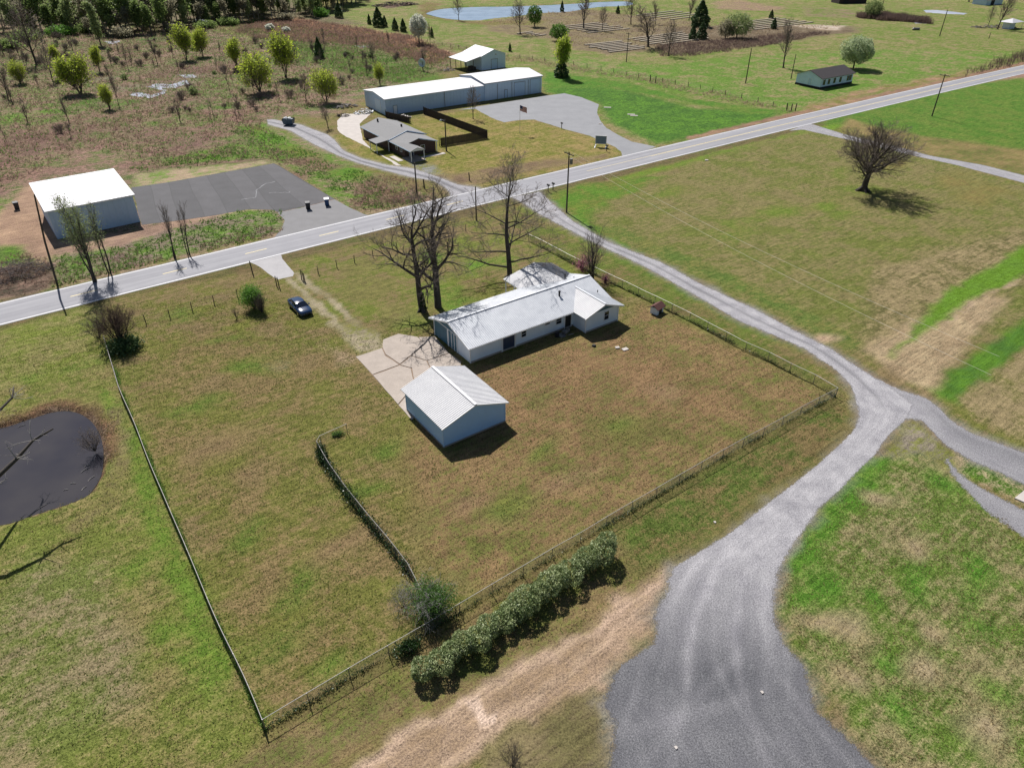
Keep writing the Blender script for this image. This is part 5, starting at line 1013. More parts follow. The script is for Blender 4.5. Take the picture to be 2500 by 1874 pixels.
heap('brush_pile', 30, 672, 5.5, 3.2, 2.3, 420, 'big heap of cut dead brush beside the road at the left edge', 'brush pile', 'brush', R(35), 3, 14, .13)
heap('scrap_heap', 888, 276, 2.6, 1.5, 1.0, 60, 'pale scrap and pallets leaning by the gable of the long warehouse', 'scrap', 'plastic_white', R(20), 4, 2.2, .45)
heap('scrap_heap', 845, 262, 3.2, 1.6, .8, 60, 'brown scrap scattered left of the warehouse behind the brick house', 'scrap', 'junk', R(20), 5, 2, .5)
heap('timber_pile', 836, 284, 1.8, 1.0, .8, 40, 'low timber pile at the back edge of the concrete yard', 'timber', 'wood_dark', R(20), 6, 5, .25)
heap('scrap_heap', 1095, 173, 2.4, 1.3, .9, 40, 'white and dark scrap lying beside the lean-to shed', 'scrap', 'junk', R(20), 7, 3, .4)
heap('rock_heap', 985, 288, 2.0, 1.4, .6, 30, 'pale rubble mound inside the fenced back yard', 'rubble', 'concrete_pale', 0, 8, 1.5, .7)
heap('rubble_line', 2225, 50, 9, 1.2, .8, 60, 'line of pale rubble and brush in the far pasture', 'rubble', 'junk', R(-5), 9, 3, .4)
heap('earth_bank', 965, 14, 13, 5, 2.0, 260, 'long brown bank of earth and brush beyond the far trees', 'bank', 'brush', R(20), 10, 5, .5)
heap('scrap_heap', 2425, 68, 10, 3, 1.3, 130, 'clutter of scrap beneath the bare trees at the right edge', 'scrap', 'junk', R(0), 11, 3, .5)
for x, y, l in ((1483, 263, 'pale flat slab on the grass at the edge of the grey lot'), (1541, 280, 'left pale slab lying in the green field by the grey lot'), (1548, 283, 'right pale slab lying in the green field by the grey lot'), (1465, 303, 'small white patch of litter on the grey lot'), (1725, 392, 'small white drain box on the verge of the big field')):
    p = G(x, y); o = MB().box((0, 0, .05), (1.9, .7, .1), .1).build('concrete_slab', M['concrete_pale']); o.location = (*p, 0); o.rotation_euler.z = R(-12); tag(o, l, 'slab')
    if 'litter' in l or 'drain' in l: o.scale = (.35, .7, 1.5)
p = G(2236, 74); o = MB().tube([(-1.6, 0, .3), (-1.2, 0, .45), (1.2, 0, .45), (1.6, 0, .3)], [.2, .55, .55, .2], 10).build('water_trough', M['galv_dark']); o.location = (*p, 0); tag(o, 'small rounded dark trough alone in the far pasture', 'trough')
# old poultry house floors: low parallel rows of boards
def rows(name, label, c, ux, vx, n, L, gap, seed):
    """n low walls of length L along direction ux, spaced gap along vx"""
    t = thing(name, label, 'timber rows', (*c, 0)); rng = random.Random(seed)
    for i in range(n):
        o_ = np.array(vx)*gap*i; s0 = rng.uniform(0, 3); e0 = L-rng.uniform(0, 4); mb = MB(); a = o_+np.array(ux)*s0; b = o_+np.array(ux)*e0
        mb.beam((*a, .16), (*b, .16), 1.15, .32); mb.build('timber_row', M['wood_weathered'], t)
ux = np.array([math.cos(R(14)), math.sin(R(14))]); vx = np.array([-math.sin(R(14)), math.cos(R(14))])
def rows_px(name, label, c0, c1, n, gap, seed):
    a, b = G(*c0), G(*c1); u = (b-a); L = np.linalg.norm(u); u /= L; rows(name, label, a, u, np.array([-u[1], u[0]]), n, L, gap, seed)
rows_px('timber_rows', 'parallel low rows of pale weathered boards in front of the bare trees', (1484, 129), (1590, 117), 7, 2.9, 1)
rows_px('timber_rows', 'second block of low weathered board rows behind the dark shrubs', (1600, 112), (1745, 92), 6, 3.4, 2)
rows_px('timber_rows', 'far brown rows of old boards beyond the bare trees', (1430, 82), (1545, 70), 6, 4.2, 3)
rows_px('timber_rows', 'far right rows of old boards near the round evergreen shrubs', (1838, 74), (1985, 55), 6, 3.6, 4)
rows_px('timber_rows', 'short brown rows of boards left of the willow', (1300, 90), (1345, 84), 4, 3.2, 5)
rows_px('timber_rows', 'farthest brown rows of boards behind the evergreen', (1630, 50), (1735, 36), 5, 5.0, 6)
# ------------------------------------------------------------------ the car
def car():
    p = G(734, 757); t = thing('parked_car', 'dark navy blue sedan parked on the grass beside the driveway ruts', 'car', (*p, 0), math.atan2(*(G(759, 752)-G(712, 708))[::-1]))
    # x forward. sections: (x, half width, z bottom, z shoulder, z top)
    L_ = [(-2.35, .62, .45, .72, .80), (-2.28, .80, .32, .86, .95), (-1.9, .90, .24, .92, 1.02), (-1.3, .92, .22, .93, 1.04), (-.4, .93, .20, .90, 1.0), (.6, .93, .20, .88, .98), (1.1, .92, .20, .86, .95), (1.7, .90, .22, .80, .88), (2.15, .84, .26, .70, .77), (2.36, .66, .32, .60, .66)]
    mb = MB(); V = []; k = 12
    for x, w, zb, zs, zt in L_:
        prof = [(-w*.9, zb), (-w, zb+.12), (-w*1.0, zs*.75), (-w*.97, zs), (-w*.80, zt-.01), (-w*.35, zt+.015), (w*.35, zt+.015), (w*.80, zt-.01), (w*.97, zs), (w, zs*.75), (w, zb+.12), (w*.9, zb)]
        V += [(x, a, b) for a, b in prof]
    n = len(L_); F_ = [(i*k+j, i*k+(j+1) % k, (i+1)*k+(j+1) % k, (i+1)*k+j) for i in range(n-1) for j in range(k)]
    F_ += [tuple(range(k-1, -1, -1)), tuple((n-1)*k+j for j in range(k))]; mb.add(V, [f[::-1] for f in F_]); body = mb.build('body', M['car_paint'], t, smooth=True)
    # cabin: dark glass house, painted roof on top
    cab = [(-1.75, .70, 1.00, .74), (-1.15, .72, 1.32, .60), (-.7, .73, 1.40, .58), (.0, .73, 1.42, .58), (.35, .73, 1.38, .58), (1.12, .72, .96, .72)]
    g = MB(); V = []
    for x, wb2, zt, wt in cab: V += [(x, -wb2-.10, .93), (x, -wt, zt), (x, wt, zt), (x, wb2+.10, .93)]
    g.add(V, [(i*4+j, i*4+j+1, (i+1)*4+j+1, (i+1)*4+j) for i in range(5) for j in range(3)]+[(0, 1, 2, 3), (23, 22, 21, 20)]); g.build('cabin_glass', M['car_glass'], t)
    r = MB(); V = []
    for x, w_, z in ((-1.25, .60, 1.30), (-.7, .62, 1.425), (0, .62, 1.445), (.42, .60, 1.37)): V += [(x, -w_, z-.03), (x, -w_*.5, z+.02), (x, w_*.5, z+.02), (x, w_, z-.03)]
    r.add(V, [(i*4+j, (i+1)*4+j, (i+1)*4+j+1, i*4+j+1) for i in range(3) for j in range(3)]); r.build('roof', M['car_paint'], t, smooth=True)
    for s in (-1, 1):
        MB().beam((.42, s*.60, 1.36), (1.13, s*.80, .96), .05, .04).build('pillar', M['car_paint'], t); MB().beam((-1.22, s*.60, 1.30), (-1.78, s*.78, .98), .14, .04).build('pillar', M['car_paint'], t)
        MB().beam((-.3, s*.66, 1.36), (-.35, s*.82, .94), .05, .05).build('pillar', M['dark'], t)
        MB().box((.75, s*1.02, 1.0), (.16, .2, .13)).build('wing_mirror', M['car_paint'], t)
        MB().add([(2.05, s*.55, .72), (2.3, s*.5, .62), (2.1, s*.83, .62), (1.9, s*.84, .74)], [(0, 1, 2, 3) if s > 0 else (3, 2, 1, 0)]).build('headlight', M['chrome'], t); MB().box((-2.3, s*.6, .78), (.1, .36, .12)).build('tail_light', M['red_lamp'], t)
        for x in (-1.42, 1.4):
            w = MB().tube([(x, s*.72, .33), (x, s*.94, .33)], .33, 16).build('wheel', M['tyre'], t); MB().tube([(x, s*.93, .33), (x, s*.955, .33)], .2, 10).build('rim', M['chrome'], w)
    MB().box((2.34, 0, .42), (.06, 1.0, .18)).build('grille', M['dark'], t); MB().box((-2.37, 0, .6), (.03, .5, .13)).build('number_plate', M['plastic_white'], t)
car()

# ------------------------------------------------------------------ trees: branching grown in code
class Tree:
    def __init__(s, seed): s.rng = random.Random(seed); s.br = []; s.tips = []
    def grow(s, p, d, L, r, lv, P):
        rng = s.rng; maxlv = P['levels']; n = (9, 6, 5, 4, 3, 3)[min(lv, 5)]; pts = [np.array(p, float)]; rad = [r]; d = np.array(d, float); d /= np.linalg.norm(d)
        curl = P['curl']*(1+.25*lv) if lv else P.get('curl0', .04); up = P['up'] if lv else .12; end = .22 if lv else P.get('taper', .30); dirs = []
        for i in range(n):
            d = d+np.array([rng.gauss(0, 1), rng.gauss(0, 1), rng.gauss(0, .7)])*curl+np.array([0, 0, up]); d /= np.linalg.norm(d)
            pts.append(pts[-1]+d*L/n); rad.append(r*(1-(1-end)*(i+1)/n)); dirs.append(d.copy())
        s.br.append((pts, rad, lv))
        if lv >= maxlv: s.tips.append((pts[-1], d)); s.tips.append((pts[len(pts)//2], d)); return
        if lv == 0 and P.get('fork', 2):
            for j in range(P.get('fork', 2)):
                q = d+np.array([rng.gauss(0, .35), rng.gauss(0, .35), .1]); s.grow(pts[-1], q, L*P['ratio'][0]*P.get('forkl', .8), rad[-1]*.85, 1, P)
        k = P['kids'][lv]; t0 = P['clear'] if lv == 0 else .22
        az = rng.uniform(0, 6.28)
        for j in range(k):
            t = t0+(1-t0)*((j+rng.random())/k); i = min(int(t*n), n-1); f = t*n-i; b = pts[i]+(pts[i+1]-pts[i])*f; dd = dirs[i]
            az += 2.4+rng.uniform(-.5, .5); a = np.cross(dd, (0, 0, 1) if abs(dd[2]) < .9 else (1, 0, 0)); a /= np.linalg.norm(a); c = np.cross(dd, a)
            ang = R(P['angle'][min(lv, len(P['angle'])-1)]*rng.uniform(.7, 1.25)); q = dd*math.cos(ang)+(a*math.cos(az)+c*math.sin(az))*math.sin(ang)
            l = L*P['ratio'][min(lv, len(P['ratio'])-1)]*rng.uniform(.7, 1.25)*(P.get('shape', lambda t: 1.15-.55*t)(t) if lv == 0 else 1.1-.4*t)
            s.grow(b, q, l, max((r*(1-(1-end)*t))*P['rr'], P['rmin']), lv+1, P)
def tree_mesh(name, brs, m, parent, lo, hi):
    V = []; F3 = []
    for pts, rad, lv in brs:
        if not (lo <= lv <= hi): continue
        k = (8, 6, 4, 3, 3, 3)[min(lv, 5)]; n = len(pts); b0 = sum(len(v) for v in V) if False else tree_mesh.c
        P = np.array(pts); Tg = np.gradient(P, axis=0); Tg /= np.linalg.norm(Tg, axis=1)[:, None]+1e-9
        ref = np.where(np.abs(Tg[:, 2:3]) < .9, [[0, 0, 1.]], [[1., 0, 0]]); A = np.cross(Tg, ref); A /= np.linalg.norm(A, axis=1)[:, None]+1e-9; B = np.cross(Tg, A)
        w = np.arange(k)*2*math.pi/k; ring = P[:, None, :]+(A[:, None, :]*np.cos(w)[None, :, None]+B[:, None, :]*np.sin(w)[None, :, None])*np.array(rad)[:, None, None]
        V.append(ring.reshape(-1, 3)); i, j = np.meshgrid(np.arange(n-1), np.arange(k), indexing='ij'); j2 = (j+1) % k
        F3.append(np.stack([i*k+j, i*k+j2, (i+1)*k+j2, (i+1)*k+j], -1).reshape(-1, 4)+b0); tree_mesh.c += n*k
    tree_mesh.c = 0
    if not V: return None
    o = npmesh(name, np.vstack(V), np.vstack(F3), 4, m, parent); o.data.polygons.foreach_set('use_smooth', [True]*len(o.data.polygons)); return o
tree_mesh.c = 0
def leaves(name, C, size, m, parent, seed=0, aspect=.6, jitter=0.0, n_per=1, droop=0.0, flat=.0):
    g = np.random.default_rng(seed); C = np.repeat(np.asarray(C, float), n_per, axis=0); n = len(C); C = C+g.normal(0, 1, (n, 3))*jitter
    if droop: C[:, 2] -= np.abs(g.normal(0, droop, n))
    a = g.normal(0, 1, (n, 3)); a[:, 2] = a[:, 2]*(1-flat)-droop*2; a /= np.linalg.norm(a, axis=1)[:, None]; b = g.normal(0, 1, (n, 3)); b = np.cross(a, b); b /= np.linalg.norm(b, axis=1)[:, None]
    sz = size*g.uniform(.5, 1.4, (n, 1)); a *= sz; b *= sz*aspect
    V = np.stack([C-a, C+b, C+a, C-b], 1).reshape(-1, 3); Fq = np.arange(n*4).reshape(-1, 4); return npmesh(name, V, Fq, 4, m, parent)
BARE = dict(levels=4, kids=(9, 7, 6, 4), angle=(52, 42, 40, 38), ratio=(.52, .55, .52, .5), curl=.10, up=.05, clear=.25, rr=.55, rmin=.012)
def bare_tree(name, label, base, h, r0, seed, P=None, bark='bark', twig='twig', lean=(0, 0), group=None, trunks=1, cat='tree', leaf=None, extra=None, rz=0):
    P = {**BARE, **(P or {})}; t = thing(name, label, cat, (*base, 0), rz, group); T_ = Tree(seed); rng = random.Random(seed+99)
    for k in range(trunks):
        off = (0, 0) if trunks == 1 else (.35*r0*6*math.cos(k*6.28/trunks+1), .35*r0*6*math.sin(k*6.28/trunks+1))
        dv = np.array([lean[0]+off[0]*.16, lean[1]+off[1]*.16, 1.0]) if trunks < 4 else np.array([rng.gauss(0, P.get('fan', .16)), rng.gauss(0, P.get('fan', .16)), 1.0])
        T_.grow((off[0]*.5, off[1]*.5, -.1), dv, h*(rng.uniform(.75, 1) if k else 1), r0*(rng.uniform(.6, 1) if k else 1), 0, P)
    if trunks < 4:   # root flare
        for k in range(6):
            a = k*1.05+rng.random(); T_.br.append(([np.array([0, 0, r0*1.6]), np.array([math.cos(a)*r0*1.2, math.sin(a)*r0*1.2, r0*.5]), np.array([math.cos(a)*r0*2.3, math.sin(a)*r0*2.3, -.05])], [r0*.55, r0*.4, r0*.15], 1)) if trunks == 1 else None
    L = P['levels']; a = tree_mesh('trunk', T_.br, M[bark], t, 0, max(0, L-3)); tree_mesh('limbs', T_.br, M[bark], t, max(1, L-2), L-2); c = tree_mesh('crown', T_.br, M[twig], t, L-1, L)
    if leaf:
        C = np.array([p for p, d in T_.tips])
        if leaf.get('frac', 1) < 1: C = C[np.random.default_rng(seed).random(len(C)) < leaf['frac']]
        if leaf.get('zmin'): C = C[C[:, 2] > leaf['zmin']*h]
        leaves(leaf.get('name', 'foliage'), C, leaf['size'], M[leaf['mat']], t, seed, n_per=leaf.get('n', 2), jitter=leaf.get('jit', .25), droop=leaf.get('droop', 0))
    return t, T_
# hero trees
tw, _ = bare_tree('bare_tree', 'big twin trunked bare tree between the driveway and the house', G(1030, 757), 10.2, .42, 7, dict(kids=(8, 7, 7, 5), angle=(54, 46, 44, 42), ratio=(.66, .55, .52, .5), curl=.13, up=.06, clear=.30, rr=.66, taper=.5, rmin=.017), lean=(-.07, .02))
T2 = Tree(21)
T2.grow((2.1, .8, -.1), (-.04, .05, 1), 10.6, .50, 0, {**BARE, **dict(kids=(8, 7, 7, 5), angle=(54, 46, 44, 42), ratio=(.66, .55, .52, .5), curl=.13, up=.06, clear=.34, rr=.66, taper=.5, rmin=.017)})
for a_, b_, n_ in ((0, 1, 'trunk'), (2, 2, 'limbs'), (3, 4, 'crown')): tree_mesh(n_, T2.br, M['bark' if b_ < 3 else 'twig'], tw, a_, b_)
iv = np.random.default_rng(3); z = iv.uniform(0, 2.6, 900); a = iv.uniform(0, 6.28, 900); leaves('ivy', np.c_[.1+np.cos(a)*(.5-.1*z), np.sin(a)*(.5-.1*z), z], .09, M['leaf_ivy'], tw, 5, .8)
bare_tree('bare_tree', 'tall bare tree standing just behind the white porch roof', G(1245, 678), 12.0, .40, 12, dict(kids=(14, 8, 7, 5), angle=(70, 46, 42, 40), ratio=(.58, .54, .50, .5), curl=.11, up=.04, clear=.13, rr=.45, taper=.35, rmin=.018, shape=lambda t: 1.15-.45*t))
bare_tree('bare_tree', 'lone broad bare tree in the middle of the big field on the right', G(2107, 466), 5.0, .62, 14, dict(levels=4, kids=(12, 10, 10, 8), angle=(60, 40, 40, 40), ratio=(1.30, .54, .50, .48), curl=.075, up=.055, clear=.50, rr=.52, taper=.6, rmin=.020, fork=3, forkl=.95, shape=lambda t: 1.25-.35*t), twig='twig', lean=(.05, 0))
bare_tree('bare_tree', 'slender multi stemmed bare tree at the right end of the house roof', G(1447, 682), 5.6, .13, 31, dict(fan=.28, levels=3, kids=(8, 7, 6), angle=(38, 36, 36), ratio=(.55, .52, .5), up=.10, clear=.15, rmin=.010), trunks=5)
# redbud shrubs
def shrub(name, label, base, r, h, n, size, m, seed, parentless=False, group=None, cat='shrub', stems=14, stem_m='bark', shell=.55, jit=.12, sub=7, squash=1.0, rz=0, aspect=.6):
    """bush made of several leafy lumps on stems"""
    t = thing(name, label, cat, (*base, 0), rz, group); g = np.random.default_rng(seed); C = []
    for k in range(sub):
        a = g.uniform(0, 6.28); q = g.uniform(0, .55)*r; c = np.array([math.cos(a)*q, math.sin(a)*q*squash, h*g.uniform(.3, .68)]); rr = np.array([r*.55, r*.55*squash, h*.34])*g.uniform(.7, 1.15); m_ = n//sub
        d = g.normal(0, 1, (m_, 3)); d /= np.linalg.norm(d, axis=1)[:, None]; C.append(c+d*rr*(shell+(1-shell)*g.random((m_, 1))**.6))
    C = np.vstack(C); C = C[C[:, 2] > .05]; leaves('foliage', C, size, M[m], t, seed, jitter=jit, aspect=aspect); mb = MB()
    for k in range(stems):
        a = g.uniform(0, 6.28); q = g.uniform(.2, .9)*r; e = (math.cos(a)*q, math.sin(a)*q*squash, h*g.uniform(.6, 1.0)); mb.tube([(math.cos(a)*.12, math.sin(a)*.12, 0), (e[0]*.45, e[1]*.45, e[2]*.55), e], [.045, .03, .012], 4, cap=False)
    mb.build('stems', M[stem_m], t); return t
shrub('redbud', 'pink flowering redbud left of the slender bare tree behind the house', G(1420, 660), 1.9, 2.6, 1500, .07, 'leaf_pink', 3, sub=9, jit=.25)
shrub('redbud', 'small pink flowering shrub at the fence right of the slender bare tree', G(1478, 690), 1.0, 1.3, 500, .06, 'leaf_pink', 4, sub=6, jit=.2)
# roadside trees by the steel building
SP = dict(name='foliage', size=.085, mat='leaf_spring', n=1, jit=.3, zmin=.5, frac=1)
bare_tree('roadside_tree', 'tall multi stemmed tree in pale green leaf by the road before the steel building', G(232, 688), 9.6, .17, 41, dict(levels=3, fan=.2, kids=(11, 7, 6), angle=(26, 34, 36), ratio=(.36, .5, .5), up=.10, clear=.35, curl=.06, rmin=.014), trunks=4, twig='twig_pale', leaf=SP)
bare_tree('roadside_tree', 'thinner leaning tree just right of the multi stemmed roadside tree', G(268, 667), 8.0, .13, 43, dict(levels=3, kids=(10, 7, 6), angle=(24, 34, 36), ratio=(.34, .5, .5), up=.14, clear=.4, curl=.06, rmin=.012), trunks=2, twig='twig_pale', leaf={**SP, 'frac': .5})
bare_tree('sapling', 'left one of two bare saplings at the verge in front of the asphalt lot', G(427, 629), 6.6, .11, 44, dict(levels=3, kids=(9, 6, 5), angle=(20, 30, 34), ratio=(.34, .45, .5), up=.15, clear=.4, curl=.05, rmin=.012), trunks=2)
bare_tree('sapling', 'right one of two bare saplings at the verge in front of the asphalt lot', G(461, 622), 6.4, .12, 45, dict(levels=3, kids=(9, 6, 5), angle=(20, 30, 34), ratio=(.32, .45, .5), up=.15, clear=.4, curl=.05, rmin=.012), trunks=2)
# big leafless bush at the fence end and its green skirt
bare_tree('bare_bush', 'wide leafless bush with a dark green skirt at the end of the long fence', G(292, 838), 4.7, .075, 51, dict(levels=3, kids=(6, 6, 5), angle=(34, 38, 40), ratio=(.50, .55, .5), up=.04, clear=.25, curl=.07, rmin=.012, fan=.55, fork=0), trunks=24, cat='bush', twig='twig_bush')
shrub('low_evergreen', 'dark green spreading evergreen under the wide leafless bush', G(300, 852), 2.6, 1.5, 2600, .14, 'leaf_cedar', 52, sub=14, jit=.2, shell=.3)
bare_tree('bare_bush', 'small grey thicket of bare twigs left of the wide leafless bush', G(240, 825), 3.0, .04, 53, dict(fan=.5, fork=0, levels=3, kids=(6, 5, 4), angle=(34, 38, 40), ratio=(.55, .55, .5), up=.04, clear=.12, curl=.09, rmin=.008), trunks=12, cat='bush', twig='twig_pale')
t_ = shrub('willow_shrub', 'bright green feathery shrub beside the parked car', G(622, 752), 1.9, 3.9, 5200, .13, 'leaf_vivid', 54, sub=12, jit=.25, aspect=.25, shell=.3)
bare_tree('bare_bush', 'dark upright bare stems right behind the bright green feathery shrub', G(640, 762), 2.5, .04, 55, dict(fan=.35, fork=0, levels=2, kids=(6, 6), angle=(22, 30), ratio=(.5, .5), up=.1, clear=.15, curl=.05, rmin=.010), trunks=30, cat='bush', twig='twig')
bare_tree('bare_bush', 'tiny dead sprig standing alone on the lawn left of the green shrub', G(579, 777), 1.5, .02, 56, dict(fan=.3, fork=0, levels=2, kids=(5, 4), angle=(24, 30), ratio=(.5, .5), up=.1, clear=.15, curl=.06, rmin=.008), trunks=9, cat='bush', twig='twig')
bare_tree('bare_bush', 'leafless dark twigs at the bottom edge between the track and the gravel', G(1250, 1868), 1.7, .022, 57, dict(fan=.45, fork=0, levels=3, kids=(5, 5, 4), angle=(30, 34, 36), ratio=(.5, .55, .5), up=.06, clear=.15, curl=.07, rmin=.006), trunks=12, cat='bush', twig='bark')
bare_tree('bare_bush', 'reddish bare brush growing out of the pond edge', G(232, 1098), 2.2, .03, 58, dict(fan=.6, fork=0, levels=3, kids=(6, 5, 5), angle=(34, 38, 40), ratio=(.55, .55, .5), up=.02, clear=.1, curl=.09, rmin=.006), trunks=14, cat='bush', twig='twig')
# ragged vine and bush at the fence crossing
shrub('overgrown_bush', 'overgrown green bush swallowing the fence corner above the hedge', G(1060, 1500), 2.4, 3.3, 9000, .085, 'leaf_green_deep', 61, sub=14, jit=.22, stems=30, stem_m='dead_white', shell=.35, aspect=.3)
bare_tree('dead_shrub', 'pale dead arching canes among the overgrown bush by the hedge', G(1035, 1500), 3.4, .04, 62, dict(fan=.5, fork=0, levels=3, kids=(5, 4, 3), angle=(34, 38, 40), ratio=(.55, .55, .5), up=-.08, clear=.1, curl=.09, rmin=.008), trunks=16, cat='bush', bark='dead_white', twig='dead_white')
bare_tree('dead_shrub', 'grey dry tangle on the left side of the overgrown bush', G(985, 1480), 1.9, .025, 63, dict(fan=.6, fork=0, levels=3, kids=(5, 5, 4), angle=(38, 40, 40), ratio=(.6, .55, .5), up=-.02, clear=.08, curl=.10, rmin=.006), trunks=12, cat='bush', bark='twig_pale', twig='twig_pale')
shrub('overgrown_bush', 'low dark green thicket along the fence below the overgrown bush', G(1000, 1585), 1.5, .9, 1800, .08, 'leaf_ivy', 64, sub=8, jit=.2, squash=.5, rz=R(30), aspect=.4)
for k, (x, y, r_, hh_) in enumerate(((786, 1100, .55, 1.0), (790, 1128, .55, 1.1), (800, 1150, .45, .8))):
    pass
shrub('creeper', 'dark ivy smothering the corner of the short inner fence', G(788, 1118), .62, 1.25, 1600, .07, 'leaf_ivy', 71, sub=7, jit=.14, squash=2.2, rz=R(10))
shrub('creeper', 'ivy on the ground behind the short inner fence near its end post', G(826, 1062), .95, .45, 700, .06, 'leaf_green', 73, sub=6, jit=.12, squash=.4, rz=R(20))
def green_line(name, label, px, wid, h, n, m, seed, size=.07, cat='creeper', kind=None):
    P = np.array(GP(px)); L = np.r_[0, np.cumsum(np.linalg.norm(np.diff(P, axis=0), axis=1))]; g = np.random.default_rng(seed); s = g.random(n)*L[-1]
    x = np.interp(s, L, P[:, 0]); y = np.interp(s, L, P[:, 1]); k = fbm(s, s*0, 2.2, seed); keep = g.random(n) < np.clip(k*2.4-.55, 0.02, 1); w = wid*(.4+1.2*k)
    C = np.c_[x+g.normal(0, 1, n)*w/2, y+g.normal(0, 1, n)*w/2, np.abs(g.normal(0, 1, n))*h*.5*(.3+1.5*k)+.03][keep]; c0 = P[0]; C[:, 0] -= c0[0]; C[:, 1] -= c0[1]
    o = leaves(name, C, size, M[m], None, seed); o.location = (*c0, 0)
    if kind: o['kind'] = kind
    tag(o, label, cat); return o
green_line('creeper', 'dark green creeper climbing along the short inner fence', [(776, 1095), (806, 1152), (850, 1214), (900, 1277), (950, 1337), (1000, 1402)], .5, 1.0, 7000, 'leaf_ivy', 74)
green_line('fence_grass', 'uncut dark grass under the front chain link fence', FB, .16, .30, 9000, 'leaf_ivy', 75, .055, 'grass', 'stuff')
green_line('fence_grass', 'uncut dry grass under the long left chain link fence', [(262, 838), (300, 960), (345, 1070), (400, 1205), (470, 1372), (560, 1585), (649, 1780)], .22, .30, 9000, 'weed_green', 76, .06, 'grass', 'stuff')
green_line('fence_grass', 'uncut dark grass under the right side fence by the lane', [(2039, 969), (1868, 878), (1670, 777), (1487, 688), (1319, 602)], .2, .3, 5000, 'leaf_ivy', 77, .07, 'grass', 'stuff')
# clipped hedge in two lengths
def hedge(label, px, wid, hts, n, seed):
    P = np.array(GP(px)); c0 = P[0].copy(); t = thing('hedge', label, 'hedge', (*c0, 0)); L = np.r_[0, np.cumsum(np.linalg.norm(np.diff(P, axis=0), axis=1))]; g = np.random.default_rng(seed); C = []; C2 = []
    nb = int(L[-1]/1.0); mb = MB()
    for k in range(nb+1):
        s = L[-1]*k/nb; c = np.array([np.interp(s, L, P[:, 0]), np.interp(s, L, P[:, 1])])-c0; hh = np.interp(s/L[-1], np.linspace(0, 1, len(hts)), hts)*g.uniform(.84, 1.12); w = wid*g.uniform(.88, 1.22)
        if hh < .5: continue
        m_ = int(n/nb); d = g.normal(0, 1, (m_, 3)); d /= np.linalg.norm(d, axis=1)[:, None]; q = np.array([*(c+g.normal(0, .16, 2)), hh*.60])+np.sign(d)*np.abs(d)**.75*np.array([w*.62, w*.62, hh*.42])*(.72+.3*g.random((m_, 1))**.5)
        C.append(q); top = q[(q[:, 2] > hh*.62)]; C2.append(top[g.random(len(top)) < .55]+(0, 0, .04))  # second, paler set of leaves over the upper part of the hedge only
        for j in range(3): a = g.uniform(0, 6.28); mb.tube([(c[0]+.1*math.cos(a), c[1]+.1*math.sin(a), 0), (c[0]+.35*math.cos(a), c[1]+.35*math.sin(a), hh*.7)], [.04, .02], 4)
    C = np.vstack(C); C = C[C[:, 2] > .22]; leaves('foliage', C, .075, M['leaf_hedge'], t, seed, jitter=.03, aspect=.55); leaves('top_leaves', np.vstack(C2), .065, M['leaf_hedge_top'], t, seed+1, jitter=.03, aspect=.5); mb.build('stems', M['bark'], t); return t
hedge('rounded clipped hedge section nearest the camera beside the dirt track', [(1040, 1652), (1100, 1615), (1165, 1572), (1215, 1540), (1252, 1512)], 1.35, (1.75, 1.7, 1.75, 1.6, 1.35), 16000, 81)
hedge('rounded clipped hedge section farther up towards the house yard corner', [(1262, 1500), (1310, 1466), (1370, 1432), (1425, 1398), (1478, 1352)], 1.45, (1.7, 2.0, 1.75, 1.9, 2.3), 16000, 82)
# dead tree leaning over the pond from the left
dt = thing('dead_tree', 'dead leafless tree reaching over the pond from beyond the left edge', 'tree', (*G(-190, 1330), 0)); T3 = Tree(5); c0 = G(-190, 1330)
def pt3(x, y, z): g_ = G(x, y, z); return np.array([g_[0]-c0[0], g_[1]-c0[1], z])
def limb(px, r0, r1, seed, kids=7):
    rr = random.Random(seed); pts = [pt3(*q) for q in px]; n = len(pts); rad = [r0+(r1-r0)*i/(n-1) for i in range(n)]; T3.br.append((pts, rad, 1)); P3 = dict(levels=3, kids=(4, 4, 3), angle=(40, 40, 40), ratio=(.6, .5, .5), curl=.14, up=.0, clear=.1, rr=.5, rmin=.018)
    for k in range(kids):
        i = rr.randint(1, n-2); d = pts[i+1]-pts[i]; d /= np.linalg.norm(d); e = d+np.array([rr.gauss(0, .6), rr.gauss(0, .6), rr.gauss(0, .4)]); T3.rng.seed(seed*10+k); T3.grow(pts[i], e, rr.uniform(.8, 2.2), rad[i]*.42, 2, P3)
T3.br.append(([np.array((0, 0, -.1)), np.array((.1, .1, 2.0)), pt3(-130, 1250, 4.5)], [.34, .28, .2], 0))
limb([(-130, 1250, 4.5), (-40, 1195, 5.6), (40, 1120, 6.6), (80, 1075, 7.1), (130, 1046, 7.4)], .26, .06, 3, 14)
limb([(-130, 1250, 4.5), (-90, 1150, 6.2), (-20, 1020, 7.2), (30, 970, 7.6), (34, 945, 7.9)], .22, .05, 4, 12)
limb([(-130, 1250, 4.5), (-160, 1180, 6.8), (-240, 1090, 8.4), (-260, 1000, 9.6)], .2, .05, 5, 7)
tree_mesh('trunk', T3.br, M['bark'], dt, 0, 1); tree_mesh('crown', T3.br, M['dead_white'], dt, 2, 4)

